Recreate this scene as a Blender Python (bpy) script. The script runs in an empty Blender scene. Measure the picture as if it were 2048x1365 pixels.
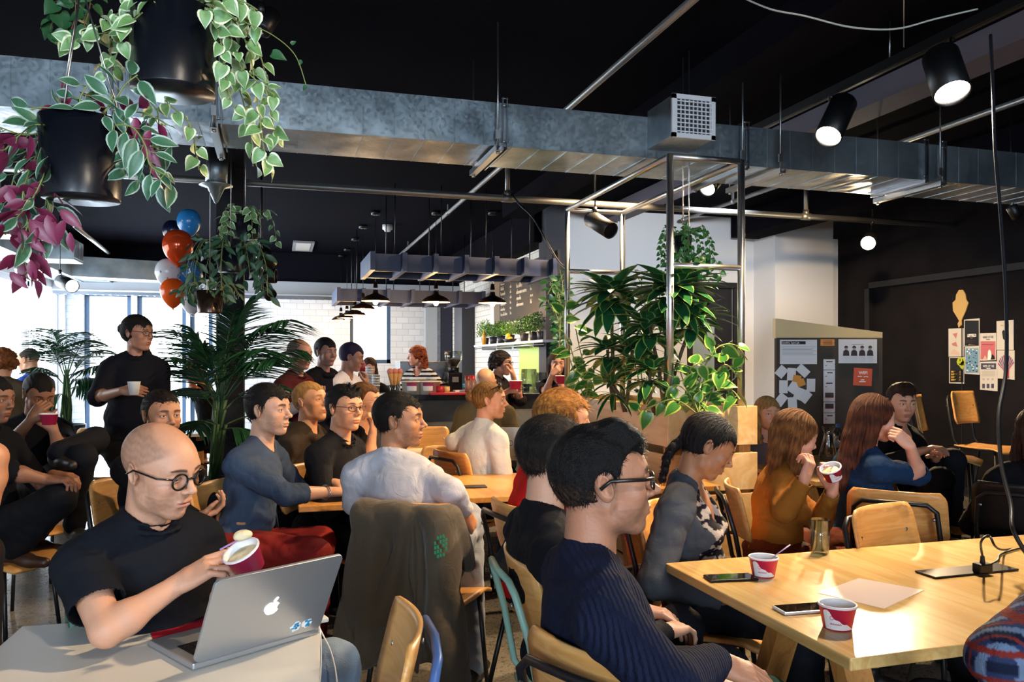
import bpy, bmesh, math, random
import numpy as np
from mathutils import Vector, Matrix
PI = math.pi
SC = bpy.context.scene
COL = SC.collection
# ------------------------------------------------------------------ camera
CAMZ, FPX, YAW = 1.42, 1591.0, math.radians(-16.5)
cam_data = bpy.data.cameras.new('camera'); cam = bpy.data.objects.new('camera', cam_data); COL.objects.link(cam)
cam.location = (0, 0, CAMZ); cam.rotation_euler = (PI/2, 0, YAW)
cam_data.sensor_width = 36.0; cam_data.lens = 36.0*FPX/2048.0
cam_data.shift_y = (725-682.5)/2048.0; cam_data.clip_start = 0.05; cam_data.clip_end = 200
SC.camera = cam
cam_data.dof.use_dof = False
FW = Vector((math.sin(-YAW), math.cos(YAW), 0)); RT = Vector((math.cos(YAW), -math.sin(-YAW), 0)); UP = Vector((0, 0, 1))
CEIL = 3.3
def ray(px, py): return FW + RT*((px-1024)/FPX) + UP*((725-py)/FPX)
def W(px, py, d): return Vector((0, 0, CAMZ)) + ray(px, py)*d          # the place that lies d metres deep at that pixel of the photo
def WZ(px, py, z):
    r = ray(px, py); return Vector((0, 0, CAMZ)) + r*((z-CAMZ)/r.z)
def WX(px, py, x):
    r = ray(px, py); return Vector((0, 0, CAMZ)) + r*(x/r.x)
def WY(px, py, y):
    r = ray(px, py); return Vector((0, 0, CAMZ)) + r*(y/r.y)
# ------------------------------------------------------------------ world, view, big lights
SC.view_settings.view_transform = 'Standard'; SC.view_settings.look = 'None'
SC.view_settings.exposure = 0.6; SC.view_settings.gamma = 1.0
try: SC.view_settings.use_curve_mapping = False
except Exception: pass
SC.cycles.use_denoising = True
SC.cycles.max_bounces = 7; SC.cycles.diffuse_bounces = 4; SC.cycles.glossy_bounces = 3; SC.cycles.transmission_bounces = 6
SC.cycles.caustics_reflective = False; SC.cycles.caustics_refractive = False; SC.cycles.sample_clamp_indirect = 6.5
wd = bpy.data.worlds.new('sky'); SC.world = wd; wd.use_nodes = True
bg = wd.node_tree.nodes['Background']; bg.inputs[0].default_value = (0.86, 0.93, 1.0, 1); bg.inputs[1].default_value = 6.5
def area(name, loc, target, sx, sy, power, col, spread=PI):
    l = bpy.data.lights.new(name, 'AREA'); l.shape = 'RECTANGLE'; l.size = sx; l.size_y = sy; l.energy = power; l.color = col; l.spread = spread
    o = bpy.data.objects.new(name, l); COL.objects.link(o); o.location = loc
    o.rotation_euler = (Vector(target)-Vector(loc)).to_track_quat('-Z', 'Y').to_euler(); return o
def spot(name, loc, target, power, col, ang=60, blend=.6, r=.05):
    l = bpy.data.lights.new(name, 'SPOT'); l.energy = power; l.color = col; l.spot_size = math.radians(ang); l.spot_blend = blend; l.shadow_soft_size = r
    o = bpy.data.objects.new(name, l); COL.objects.link(o); o.location = loc
    o.rotation_euler = (Vector(target)-Vector(loc)).to_track_quat('-Z', 'Y').to_euler(); return o
COOL = (0.62, 0.80, 1.0); WARM = (1.0, 0.66, 0.34)
# only track and star spots have heads; daylight lamps are added in window openings
SPOTW = (1.0, 0.70, 0.40); SPOTN = (1.0, 0.86, 0.70)
spot('track_spot', W(1905, 192, 3.44), (1.9, 1.6, .74), 200, SPOTN, 75)
spot('track_spot', W(1656, 280, 4.22), (1.9, 3.6, .9), 260, SPOTW, 80)
spot('star_spot', W(1735, 492, 7.92), (1.7, 2.6, .7), 800, SPOTW, 50, .5, .06)
spot('ceiling_spot', (2.3, 2.4, 3.1), (-.1, 3.6, .9), 300, SPOTW, 75)
spot('ceiling_spot', (2.6, 5.7, 3.1), (1.2, 5.4, .8), 380, SPOTW, 85)
spot('ceiling_spot', (4.3, 5.2, 3.05), (5.6, 7.3, .6), 420, SPOTW, 95)
spot('ceiling_spot', (.9, -.4, 3.1), (-.7, 2.0, .9), 80, SPOTN, 70)
spot('ceiling_spot', (3.3, 6.3, 3.1), (2.1, 8.4, 1.0), 260, SPOTW, 90)
spot('wall_fill', (4.2, 6.6, 3.1), (4.3, 9.1, 2.0), 120, (.86, .92, 1), 110)  # added lamp without a fixture, brightens the white cross wall
area('daylight_fill', (-3.39, 12.3, 1.55), (1.5, 12.8, 1.55), 4.6, 2.0, 150, (.80, .90, 1.0))  # lamp added in the left window opening to brighten the back bricks
area('daylight_fill', (-2.35, 14.98, 1.35), (-2.35, 5, .6), 2.2, 2.4, 130, COOL)
area('daylight_fill', (-1.9, -3.59, 1.75), (-.9, 3, 1.3), 1.3, 1.4, 135, COOL)  # cool lamps added at the unseen front windows, lift duct and foreground
area('daylight_fill', (1.4, -3.59, 1.75), (1.4, 3, 1.5), 1.1, 1.4, 85, COOL)
# ------------------------------------------------------------------ materials
_M = {}
def srgb(h):
    if isinstance(h, str):
        h = h.lstrip('#'); c = [int(h[i:i+2], 16)/255 for i in (0, 2, 4)]
    else: c = list(h)
    return tuple((x/12.92 if x <= .04045 else ((x+.055)/1.055)**2.4) for x in c)
def mat(name, col='#808080', rough=.6, metal=0., bump=None, var=None, vcol=False, emit=None, alpha=None, trans=None, spec=None, sheen=0, coat=0, sss=0, wrinkle=0):
    """bump=(scale,strength[,detail]) var=(scale,colour2[,stretch xyz])"""
    if name in _M: return _M[name]
    m = bpy.data.materials.new(name); m.use_nodes = True; _M[name] = m
    nt = m.node_tree; N = nt.nodes; L = nt.links; b = N['Principled BSDF']
    c = (*srgb(col), 1); b.inputs['Base Color'].default_value = c
    b.inputs['Roughness'].default_value = rough; b.inputs['Metallic'].default_value = metal
    if spec is not None: b.inputs['Specular IOR Level'].default_value = spec
    if sheen: b.inputs['Sheen Weight'].default_value = sheen
    if coat: b.inputs['Coat Weight'].default_value = coat; b.inputs['Coat Roughness'].default_value = .1
    if sss: b.inputs['Subsurface Weight'].default_value = sss; b.inputs['Subsurface Radius'].default_value = (.012, .004, .002); b.inputs['Subsurface Scale'].default_value = 1.0
    tc = N.new('ShaderNodeTexCoord')
    src = None
    if vcol:
        a = N.new('ShaderNodeAttribute'); a.attribute_name = 'Col'; src = a.outputs['Color']
    if var:
        mp = N.new('ShaderNodeMapping'); L.new(tc.outputs['Object'], mp.inputs[0])
        if len(var) > 2: mp.inputs['Scale'].default_value = var[2]
        nz = N.new('ShaderNodeTexNoise'); nz.inputs['Scale'].default_value = var[0]; nz.inputs['Detail'].default_value = 5; L.new(mp.outputs[0], nz.inputs['Vector'])
        cr = N.new('ShaderNodeValToRGB'); cr.color_ramp.elements[0].position = .35; cr.color_ramp.elements[1].position = .65
        cr.color_ramp.elements[0].color = c; cr.color_ramp.elements[1].color = (*srgb(var[1]), 1); L.new(nz.outputs[0], cr.inputs[0])
        if src is not None:
            mx = N.new('ShaderNodeMix'); mx.data_type = 'RGBA'; mx.blend_type = 'MULTIPLY'; mx.inputs[0].default_value = 1
            L.new(src, mx.inputs[6]); L.new(cr.outputs[0], mx.inputs[7]); src = mx.outputs[2]
        else: src = cr.outputs[0]
    if src is not None: L.new(src, b.inputs['Base Color'])
    if bump:
        nz2 = N.new('ShaderNodeTexNoise'); nz2.inputs['Scale'].default_value = bump[0]; nz2.inputs['Detail'].default_value = bump[2] if len(bump) > 2 else 4
        L.new(tc.outputs['Object'], nz2.inputs['Vector'])
        bp = N.new('ShaderNodeBump'); bp.inputs['Strength'].default_value = bump[1]; bp.inputs['Distance'].default_value = .01
        L.new(nz2.outputs[0], bp.inputs['Height']); L.new(bp.outputs[0], b.inputs['Normal'])
        if wrinkle:
            n3 = N.new('ShaderNodeTexNoise'); n3.inputs['Scale'].default_value = wrinkle; n3.inputs['Detail'].default_value = 2; n3.inputs['Distortion'].default_value = 1.6; L.new(tc.outputs['Object'], n3.inputs['Vector'])
            b3 = N.new('ShaderNodeBump'); b3.inputs['Strength'].default_value = .35; b3.inputs['Distance'].default_value = .02; L.new(n3.outputs[0], b3.inputs['Height']); L.new(b3.outputs[0], bp.inputs['Normal'])
    if emit: b.inputs['Emission Color'].default_value = (*srgb(emit[0]), 1); b.inputs['Emission Strength'].default_value = emit[1]
    if trans: b.inputs['Transmission Weight'].default_value = trans; b.inputs['IOR'].default_value = 1.45
    if alpha is not None: b.inputs['Alpha'].default_value = alpha
    return m
def wood(name, c1, c2, scale=6, stretch=(1, 14, 14), rough=.45, coat=0, planks=None):
    if name in _M: return _M[name]
    m = mat(name, c1, rough, coat=coat); nt = m.node_tree; N = nt.nodes; L = nt.links; b = N['Principled BSDF']
    tc = N.new('ShaderNodeTexCoord'); mp = N.new('ShaderNodeMapping'); mp.inputs['Scale'].default_value = stretch; L.new(tc.outputs['Object'], mp.inputs[0])
    nz = N.new('ShaderNodeTexNoise'); nz.inputs['Scale'].default_value = scale*.25; nz.inputs['Detail'].default_value = 3; nz.inputs['Distortion'].default_value = 1.2; L.new(mp.outputs[0], nz.inputs['Vector'])
    wv = N.new('ShaderNodeMath'); wv.operation = 'MULTIPLY'; wv.inputs[1].default_value = 9; L.new(nz.outputs[0], wv.inputs[0])
    fr = N.new('ShaderNodeMath'); fr.operation = 'PINGPONG'; fr.inputs[1].default_value = 1; L.new(wv.outputs[0], fr.inputs[0])
    n2 = N.new('ShaderNodeTexNoise'); n2.inputs['Scale'].default_value = scale*3; n2.inputs['Detail'].default_value = 4; L.new(mp.outputs[0], n2.inputs['Vector'])
    ad = N.new('ShaderNodeMath'); ad.operation = 'MULTIPLY_ADD'; ad.inputs[1].default_value = .45; L.new(n2.outputs[0], ad.inputs[0]); 
    mu = N.new('ShaderNodeMath'); mu.operation = 'MULTIPLY'; mu.inputs[1].default_value = .55; L.new(fr.outputs[0], mu.inputs[0]); L.new(mu.outputs[0], ad.inputs[2])
    cr = N.new('ShaderNodeValToRGB'); cr.color_ramp.elements[0].color = (*srgb(c1), 1); cr.color_ramp.elements[1].color = (*srgb(c2), 1)
    cr.color_ramp.elements[0].position = .15; cr.color_ramp.elements[1].position = .9
    L.new(ad.outputs[0], cr.inputs[0]); L.new(cr.outputs[0], b.inputs['Base Color'])
    return m
def thin_glass(name, tint='#ffffff', gloss=.06):
    if name in _M: return _M[name]
    m = bpy.data.materials.new(name); m.use_nodes = True; _M[name] = m; nt = m.node_tree; N = nt.nodes; L = nt.links; N.remove(N['Principled BSDF'])
    t = N.new('ShaderNodeBsdfTransparent'); t.inputs[0].default_value = (*srgb(tint), 1); g = N.new('ShaderNodeBsdfGlossy'); g.inputs['Roughness'].default_value = .02
    lw = N.new('ShaderNodeLayerWeight'); lw.inputs[0].default_value = .25; mr = N.new('ShaderNodeMapRange'); mr.inputs['To Min'].default_value = gloss; mr.inputs['To Max'].default_value = .6; L.new(lw.outputs['Fresnel'], mr.inputs[0])
    x = N.new('ShaderNodeMixShader'); L.new(mr.outputs[0], x.inputs[0]); L.new(t.outputs[0], x.inputs[1]); L.new(g.outputs[0], x.inputs[2]); L.new(x.outputs[0], N['Material Output'].inputs[0]); return m
def V(*a): return Vector(a)
# ------------------------------------------------------------------ mesh builder
class MB:
    def __init__(s): s.v = []; s.f = []; s.m = []; s.smooth = []
    def add(s, vs, fs, mi=0, sm=False):
        o = len(s.v); s.v += [tuple(x) for x in vs]; s.f += [tuple(i+o for i in f) for f in fs]; s.m += [mi]*len(fs); s.smooth += [sm]*len(fs); return s
    def box(s, c, size, R=None, mi=0):
        hx, hy, hz = size[0]/2, size[1]/2, size[2]/2; c = Vector(c)
        p = [Vector((x, y, z)) for x in (-hx, hx) for y in (-hy, hy) for z in (-hz, hz)]
        if R is not None: p = [R @ q for q in p]
        return s.add([q+c for q in p], [(0, 1, 3, 2), (4, 6, 7, 5), (0, 4, 5, 1), (2, 3, 7, 6), (0, 2, 6, 4), (1, 5, 7, 3)], mi)
    def bar(s, a, b, w, h=None, up=(0, 0, 1), mi=0):
        a = Vector(a); b = Vector(b); d = b-a; l = d.length; d.normalize(); h = h or w
        u = Vector(up); r = d.cross(u)
        if r.length < 1e-4: r = d.cross(Vector((1, 0, 0)))
        r.normalize(); u = r.cross(d)
        R = Matrix((r, d, u)).transposed()
        return s.box((a+b)/2, (w, l, h), R, mi)
    def prism(s, pts, n, th, mi=0):
        """flat polygon (3D points) with thickness th along -n"""
        n = Vector(n).normalized()*th; k = len(pts); a = [Vector(p) for p in pts]; b = [p-n for p in a]
        return s.add(a+b, [tuple(range(k)), tuple(range(2*k-1, k-1, -1))]+[(i, i+k, (i+1) % k+k, (i+1) % k) for i in range(k)], mi)
    def tube(s, pts, r, n=8, mi=0, caps=True, flat=1.0):
        pts = [Vector(p) for p in pts]; k = len(pts)
        rs = r if isinstance(r, (list, tuple)) else [r]*k
        t0 = (pts[1]-pts[0]).normalized(); u = t0.cross(Vector((0, 0, 1)))
        if u.length < 1e-3: u = t0.cross(Vector((1, 0, 0)))
        u.normalize(); vs = []
        for i in range(k):
            t = (pts[min(i+1, k-1)]-pts[max(i-1, 0)]); t = t.normalized() if t.length > 1e-9 else t0
            u = (u-t*u.dot(t)); u = u.normalized() if u.length > 1e-6 else t.orthogonal().normalized()
            w = t.cross(u)
            for j in range(n):
                a = 2*PI*j/n; vs.append(pts[i]+u*math.cos(a)*rs[i]+w*math.sin(a)*rs[i]*flat)
        fs = [(i*n+j, i*n+(j+1) % n, (i+1)*n+(j+1) % n, (i+1)*n+j) for i in range(k-1) for j in range(n)]
        if caps: fs += [tuple(range(n-1, -1, -1)), tuple(range((k-1)*n, k*n))]
        return s.add(vs, fs, mi, True)
    def lathe(s, prof, c=(0, 0, 0), n=24, R=None, mi=0, sx=1, sy=1):
        c = Vector(c); vs = []
        for (r, z) in prof:
            for j in range(n):
                a = 2*PI*j/n; p = Vector((r*math.cos(a)*sx, r*math.sin(a)*sy, z)); vs.append((R @ p if R is not None else p)+c)
        k = len(prof); fs = [(i*n+j, i*n+(j+1) % n, (i+1)*n+(j+1) % n, (i+1)*n+j) for i in range(k-1) for j in range(n)]
        return s.add(vs, fs, mi, True)
    def cyl(s, a, b, r, n=20, mi=0, r2=None):
        a = Vector(a); b = Vector(b); d = b-a; R = d.to_track_quat('Z', 'Y').to_matrix(); l = d.length; r2 = r if r2 is None else r2
        return s.lathe([(1e-5, 0), (r, 0), (r2, l), (1e-5, l)], a, n, R, mi)
    def ball(s, c, r, n=14, mi=0, R=None):
        rr = r if isinstance(r, (tuple, list)) else (r, r, r); c = Vector(c); vs = []; k = n//2+1
        for i in range(k):
            th = PI*i/(k-1)
            for j in range(n):
                a = 2*PI*j/n; p = Vector((rr[0]*math.sin(th)*math.cos(a), rr[1]*math.sin(th)*math.sin(a), rr[2]*math.cos(th))); vs.append((R @ p if R is not None else p)+c)
        return s.add(vs, [(i*n+j, (i+1)*n+j, (i+1)*n+(j+1) % n, i*n+(j+1) % n) for i in range(k-1) for j in range(n)], mi, True)
    def quad(s, a, b, c, d, mi=0): return s.add([a, b, c, d], [(0, 1, 2, 3)], mi)
    def build(s, name, mats, parent=None, bevel=0, org=None):
        me = bpy.data.meshes.new(name)
        if org is None and parent is None and s.v:
            a = np.array(s.v); org = ((a[:, 0].min()+a[:, 0].max())/2, (a[:, 1].min()+a[:, 1].max())/2, a[:, 2].min())
        base = Vector(org) if org is not None else (Vector(parent['_o']) if parent is not None and '_o' in parent else Vector((0, 0, 0)))
        me.from_pydata([tuple(Vector(q)-base) for q in s.v], [], s.f)
        for m in (mats if isinstance(mats, (list, tuple)) else [mats]): me.materials.append(m)
        me.polygons.foreach_set('material_index', s.m); me.polygons.foreach_set('use_smooth', s.smooth); me.update()
        o = bpy.data.objects.new(name, me); COL.objects.link(o)
        if parent is not None: o.parent = parent; po = Vector(parent['_o']) if '_o' in parent else Vector((0, 0, 0)); o.location = base-po
        else: o.location = base
        o['_o'] = tuple(base)
        if bevel:
            bv = o.modifiers.new('bevel', 'BEVEL'); bv.width = bevel; bv.segments = 2; bv.limit_method = 'ANGLE'; bv.angle_limit = math.radians(40)
        return o
def tag(o, label=None, cat=None, group=None, kind=None):
    if label: o['label'] = label
    if cat: o['category'] = cat
    if group: o['group'] = group
    if kind: o['kind'] = kind
    return o
def thing(name, loc, label, cat, group=None):
    o = bpy.data.objects.new(name, None); COL.objects.link(o); o.location = loc; o.empty_display_size = .1; o['_o'] = tuple(loc)
    return tag(o, label, cat, group)
def struct(o): o['kind'] = 'structure'; return o
def copy_tree(o, parent=None):
    c = o.copy(); COL.objects.link(c)
    if parent is not None: c.parent = parent
    for ch in list(o.children): copy_tree(ch, c)
    return c
def text_mesh(txt, size, origin, xdir, ydir, mi=0, mb=None, ext=.0006, align='LEFT', bold=0, sx=1.0):
    """lettering as flat mesh laid on a surface; returns MB"""
    cu = bpy.data.curves.new('t', 'FONT'); cu.body = txt; cu.size = size; cu.extrude = ext; cu.align_x = align; cu.offset = bold; cu.resolution_u = 3
    ob = bpy.data.objects.new('t', cu); COL.objects.link(ob); dg = bpy.context.evaluated_depsgraph_get(); me = ob.evaluated_get(dg).to_mesh()
    x = Vector(xdir).normalized(); y = Vector(ydir).normalized(); z = x.cross(y); o = Vector(origin)
    mb = mb or MB(); mb.add([o+x*v.co.x*sx+y*v.co.y+z*(v.co.z+ext) for v in me.vertices], [tuple(p.vertices) for p in me.polygons], mi)
    ob.evaluated_get(dg).to_mesh_clear(); bpy.data.objects.remove(ob); bpy.data.curves.remove(cu); return mb
# ------------------------------------------------------------------ signed distance shapes, meshed on a sparse grid
f32 = np.float32
def nrm(v): v = np.asarray(v, float); n = np.linalg.norm(v); return v/(n if n > 1e-9 else 1)
class SDF:
    """ordered list of shapes: smooth unions and smooth cuts"""
    def __init__(s): s.p = []
    def cap(s, a, b, r1, r2=None, k=.02, op='u', flat=None):
        s.p.append(('c', np.array(a, f32), np.array(b, f32), f32(r1), f32(r1 if r2 is None else r2), f32(k), op, None)); return s
    def ell(s, c, r, R=None, k=.02, op='u'):
        s.p.append(('e', np.array(c, f32), np.array(r if hasattr(r, '__len__') else (r, r, r), f32), None if R is None else np.array(R, f32), 0, f32(k), op, None)); return s
    def box(s, c, r, R=None, k=.01, rad=.01, op='u'):
        s.p.append(('b', np.array(c, f32), np.array(r, f32), None if R is None else np.array(R, f32), f32(rad), f32(k), op, None)); return s
    def plane(s, p, n, k=.004):      # keeps the side n points away from
        s.p.append(('h', np.array(p, f32), nrm(n).astype(f32), 0, 0, f32(k), 's', None)); return s
    def fn(s, f, lip=1.0): s.p.append(('f', f, None, 0, 0, f32(0), 'd', None)); return s
    @staticmethod
    def d1(p, P):
        t = p[0]
        if t == 'c':
            a, b, r1, r2 = p[1:5]; ba = b-a; l2 = max(float(ba@ba), 1e-12); h = np.clip(((P-a)@ba)/l2, 0, 1)
            q = P-a-h[..., None]*ba; return np.sqrt((q*q).sum(-1))-(r1+(r2-r1)*h)
        if t == 'e':
            c, r, R = p[1:4]; q = P-c
            if R is not None: q = q@R
            k0 = np.sqrt(((q/r)**2).sum(-1))+1e-6; k1 = np.sqrt(((q/(r*r))**2).sum(-1))+1e-6; return k0*(k0-1)/k1
        if t == 'b':
            c, r, R, rad = p[1:5]; q = P-c
            if R is not None: q = q@R
            q = np.abs(q)-r+rad; return np.sqrt((np.maximum(q, 0)**2).sum(-1))+np.minimum(q.max(-1), 0)-rad
        if t == 'h': return (P-p[1])@(-p[2])
    def ev(s, P, cd=None, sub=None, slack=0.):
        D = np.full(P.shape[:-1], 9., f32)
        for i, p in enumerate(s.p):
            if p[0] == 'f': D = p[1](P, D).astype(f32); continue
            k = p[5]; op = p[6]
            if cd is not None:
                if op == 'u': sel = cd[i][sub]-slack < cd[-1][sub]+slack+k
                else: sel = cd[i][sub] < 2*slack+k
                if not sel.any(): continue
                if sel.all(): sel = slice(None)
            else: sel = slice(None)
            d = s.d1(p, P[sel]); o = D[sel]
            if op == 'u':
                h = np.maximum(k-np.abs(o-d), 0)/max(k, 1e-6); D[sel] = np.minimum(o, d)-h*h*k*.25
            elif op == 's':
                h = np.maximum(k-np.abs(o+d), 0)/max(k, 1e-6); D[sel] = np.maximum(o, -d)+h*h*k*.25
        return D
    def bounds(s):
        lo = []; hi = []
        for p in s.p:
            if p[6] != 'u': continue
            if p[0] == 'c': r = max(p[3], p[4]); lo.append(np.minimum(p[1], p[2])-r); hi.append(np.maximum(p[1], p[2])+r)
            else: r = float(np.linalg.norm(p[2])) if p[0] == 'b' else float(p[2].max()); lo.append(p[1]-r); hi.append(p[1]+r)
        return np.min(lo, 0), np.max(hi, 0)
    def mesh(s, h, pad=.02):
        B = 8; lo, hi = s.bounds(); lo = lo-pad-2*h; hi = hi+pad+2*h
        nb = np.ceil((hi-lo)/(B*h)).astype(int); g = np.stack(np.meshgrid(*[np.arange(n) for n in nb], indexing='ij'), -1).reshape(-1, 3)
        C = (lo+(g+.5)*B*h).astype(f32); slack = .87*B*h
        cd = []; 
        for p in s.p: cd.append(None if p[0] == 'f' else s.d1(p, C))
        D = s.ev(C); cd.append(D); keep = np.abs(D) < slack*1.25+pad*.3
        g = g[keep]; cd = [None if c is None else c[keep] for c in cd]
        if len(g) == 0: return np.zeros((0, 3)), np.zeros((0, 4), int)
        off = np.stack(np.meshgrid(*[np.arange(B+1)]*3, indexing='ij'), -1).reshape(-1, 3)
        allid = []; allv = []; quads = []; N = nb*B+4
        def gid(c): return ((c[..., 0]+1)*N[1]+(c[..., 1]+1))*N[2]+(c[..., 2]+1)
        CH = 600
        for st in range(0, len(g), CH):
            gb = g[st:st+CH]; n = len(gb); P = (lo+(gb[:, None, :]*B+off[None])*h).astype(f32)
            F = s.ev(P, cd, slice(st, st+CH), slack).reshape(n, B+1, B+1, B+1); S = F < 0
            c8 = [S[:, i:i+B, j:j+B, k:k+B] for i in (0, 1) for j in (0, 1) for k in (0, 1)]; sm = sum(c.astype(np.int8) for c in c8)
            act = (sm > 0) & (sm < 8); idx = np.argwhere(act)
            if len(idx) == 0: continue
            b, i, j, k = idx.T; acc = np.zeros((len(idx), 3)); cnt = np.zeros(len(idx))
            for ax in range(3):
                for u in (0, 1):
                    for w in (0, 1):
                        o = [0, 0, 0]; oo = [q for q in range(3) if q != ax]; o[oo[0]] = u; o[oo[1]] = w; e = list(o); e[ax] = 1
                        f0 = F[b, i+o[0], j+o[1], k+o[2]]; f1 = F[b, i+e[0], j+e[1], k+e[2]]; m = (f0 < 0) != (f1 < 0)
                        t = np.where(m, f0/np.where(m, f0-f1, 1), 0); pt = np.zeros((len(idx), 3)); pt[:] = o; pt[:, ax] += t
                        acc += pt*m[:, None]; cnt += m
            loc = acc/cnt[:, None]; cell = gb[b]*B+np.stack([i, j, k], 1)
            allid.append(gid(cell)); allv.append(lo+(cell+loc)*h)
            for ax in range(3):
                a = [slice(0, B)]*3; c = list(a); c[ax] = slice(1, B+1); s0 = S[(slice(None), *a)]; s1 = S[(slice(None), *c)]
                e = np.argwhere(s0 != s1)
                if len(e) == 0: continue
                gp = gb[e[:, 0]]*B+e[:, 1:]; o1, o2 = [(ax+1) % 3, (ax+2) % 3]; d1 = np.zeros(3, int); d2 = np.zeros(3, int); d1[o1] = 1; d2[o2] = 1
                q = np.stack([gid(gp-d1-d2), gid(gp-d2), gid(gp), gid(gp-d1)], 1); fl = ~s0[tuple(e.T)]; q[fl] = q[fl][:, ::-1]; quads.append(q)
        ids = np.concatenate(allid); vs = np.concatenate(allv); od = np.argsort(ids); ids = ids[od]; vs = vs[od]; q = np.concatenate(quads)
        p = np.searchsorted(ids, q); p = np.clip(p, 0, len(ids)-1); ok = (ids[p] == q).all(1); return vs, p[ok]
def np_obj(name, vs, qs, mats, parent=None, org=None, cols=None, smooth=True, midx=None):
    base = np.array(org if org is not None else (parent['_o'] if parent is not None else (0, 0, 0)), float)
    me = bpy.data.meshes.new(name); n = len(vs); me.vertices.add(n); me.vertices.foreach_set('co', (vs-base).astype(f32).ravel())
    k = qs.shape[1]; me.loops.add(len(qs)*k); me.loops.foreach_set('vertex_index', qs.astype(np.int32).ravel())
    me.polygons.add(len(qs)); me.polygons.foreach_set('loop_start', np.arange(0, len(qs)*k, k, dtype=np.int32)); me.polygons.foreach_set('loop_total', np.full(len(qs), k, np.int32))
    me.polygons.foreach_set('use_smooth', np.full(len(qs), smooth))
    for m in (mats if isinstance(mats, (list, tuple)) else [mats]): me.materials.append(m)
    if midx is not None: me.polygons.foreach_set('material_index', midx.astype(np.int32))
    if cols is not None:
        a = me.color_attributes.new('Col', 'FLOAT_COLOR', 'POINT'); c = np.ones((n, 4), f32); c[:, :3] = cols; a.data.foreach_set('color', c.ravel())
    me.update(); me.validate(); o = bpy.data.objects.new(name, me); COL.objects.link(o); o['_o'] = tuple(base)
    if parent is not None: o.parent = parent; o.location = base-np.array(parent['_o'])
    else: o.location = base
    return o
def snoise(P, f, seed=0):
    """cheap smooth 3-D noise in -1..1 from warped sines"""
    x, y, z = P[..., 0]*f+seed*1.7, P[..., 1]*f+seed*.9, P[..., 2]*f-seed*1.3
    return (np.sin(x+1.3*np.sin(y*.8+z*.3))*np.cos(y*1.1+1.1*np.sin(z*.9+x*.4))+np.sin(z*1.2+1.2*np.sin(x*.7-y*.5)))*.5
# ------------------------------------------------------------------ people
def pdir(deg): a = math.radians(deg); return RT*math.cos(a)+FW*math.sin(a)     # 0 faces photo right, 90 away, -90 the camera
def frame(f, pitch=0, roll=0):
    f = Vector(f).normalized(); r = f.cross(UP).normalized()
    p = math.radians(pitch); f2 = f*math.cos(p)+UP*math.sin(p); u = r.cross(f2)
    if roll: q = Matrix.Rotation(math.radians(roll), 3, f2); r = q@r; u = q@u
    return np.array([r, f2, u], float).T      # columns right, forward, up
class Loc:
    """a local frame: origin, 3x3 axes, scale"""
    def __init__(s, o, R, k=1.0): s.o = np.array(o, float); s.R = R; s.k = k
    def __call__(s, x, y, z): return s.o+s.R@(np.array([x, y, z])*s.k)
    def inv(s, P): return (P-s.o)@s.R/s.k
    def w(s, S, kind, *a, **k):
        if kind == 'cap':
            a1, b1, r1, r2 = a; S.cap(s(*a1), s(*b1), r1*s.k, r2*s.k, **k)
        elif kind == 'ell':
            c, r = a[0], a[1]; R = s.R@a[2] if len(a) > 2 else s.R; S.ell(s(*c), np.array(r)*s.k, R, **k)
def rotx(d): a = math.radians(d); return np.array([[1, 0, 0], [0, math.cos(a), -math.sin(a)], [0, math.sin(a), math.cos(a)]])
def roty(d): a = math.radians(d); return np.array([[math.cos(a), 0, math.sin(a)], [0, 1, 0], [-math.sin(a), 0, math.cos(a)]])
def rotz(d): a = math.radians(d); return np.array([[math.cos(a), -math.sin(a), 0], [math.sin(a), math.cos(a), 0], [0, 0, 1]])
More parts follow.
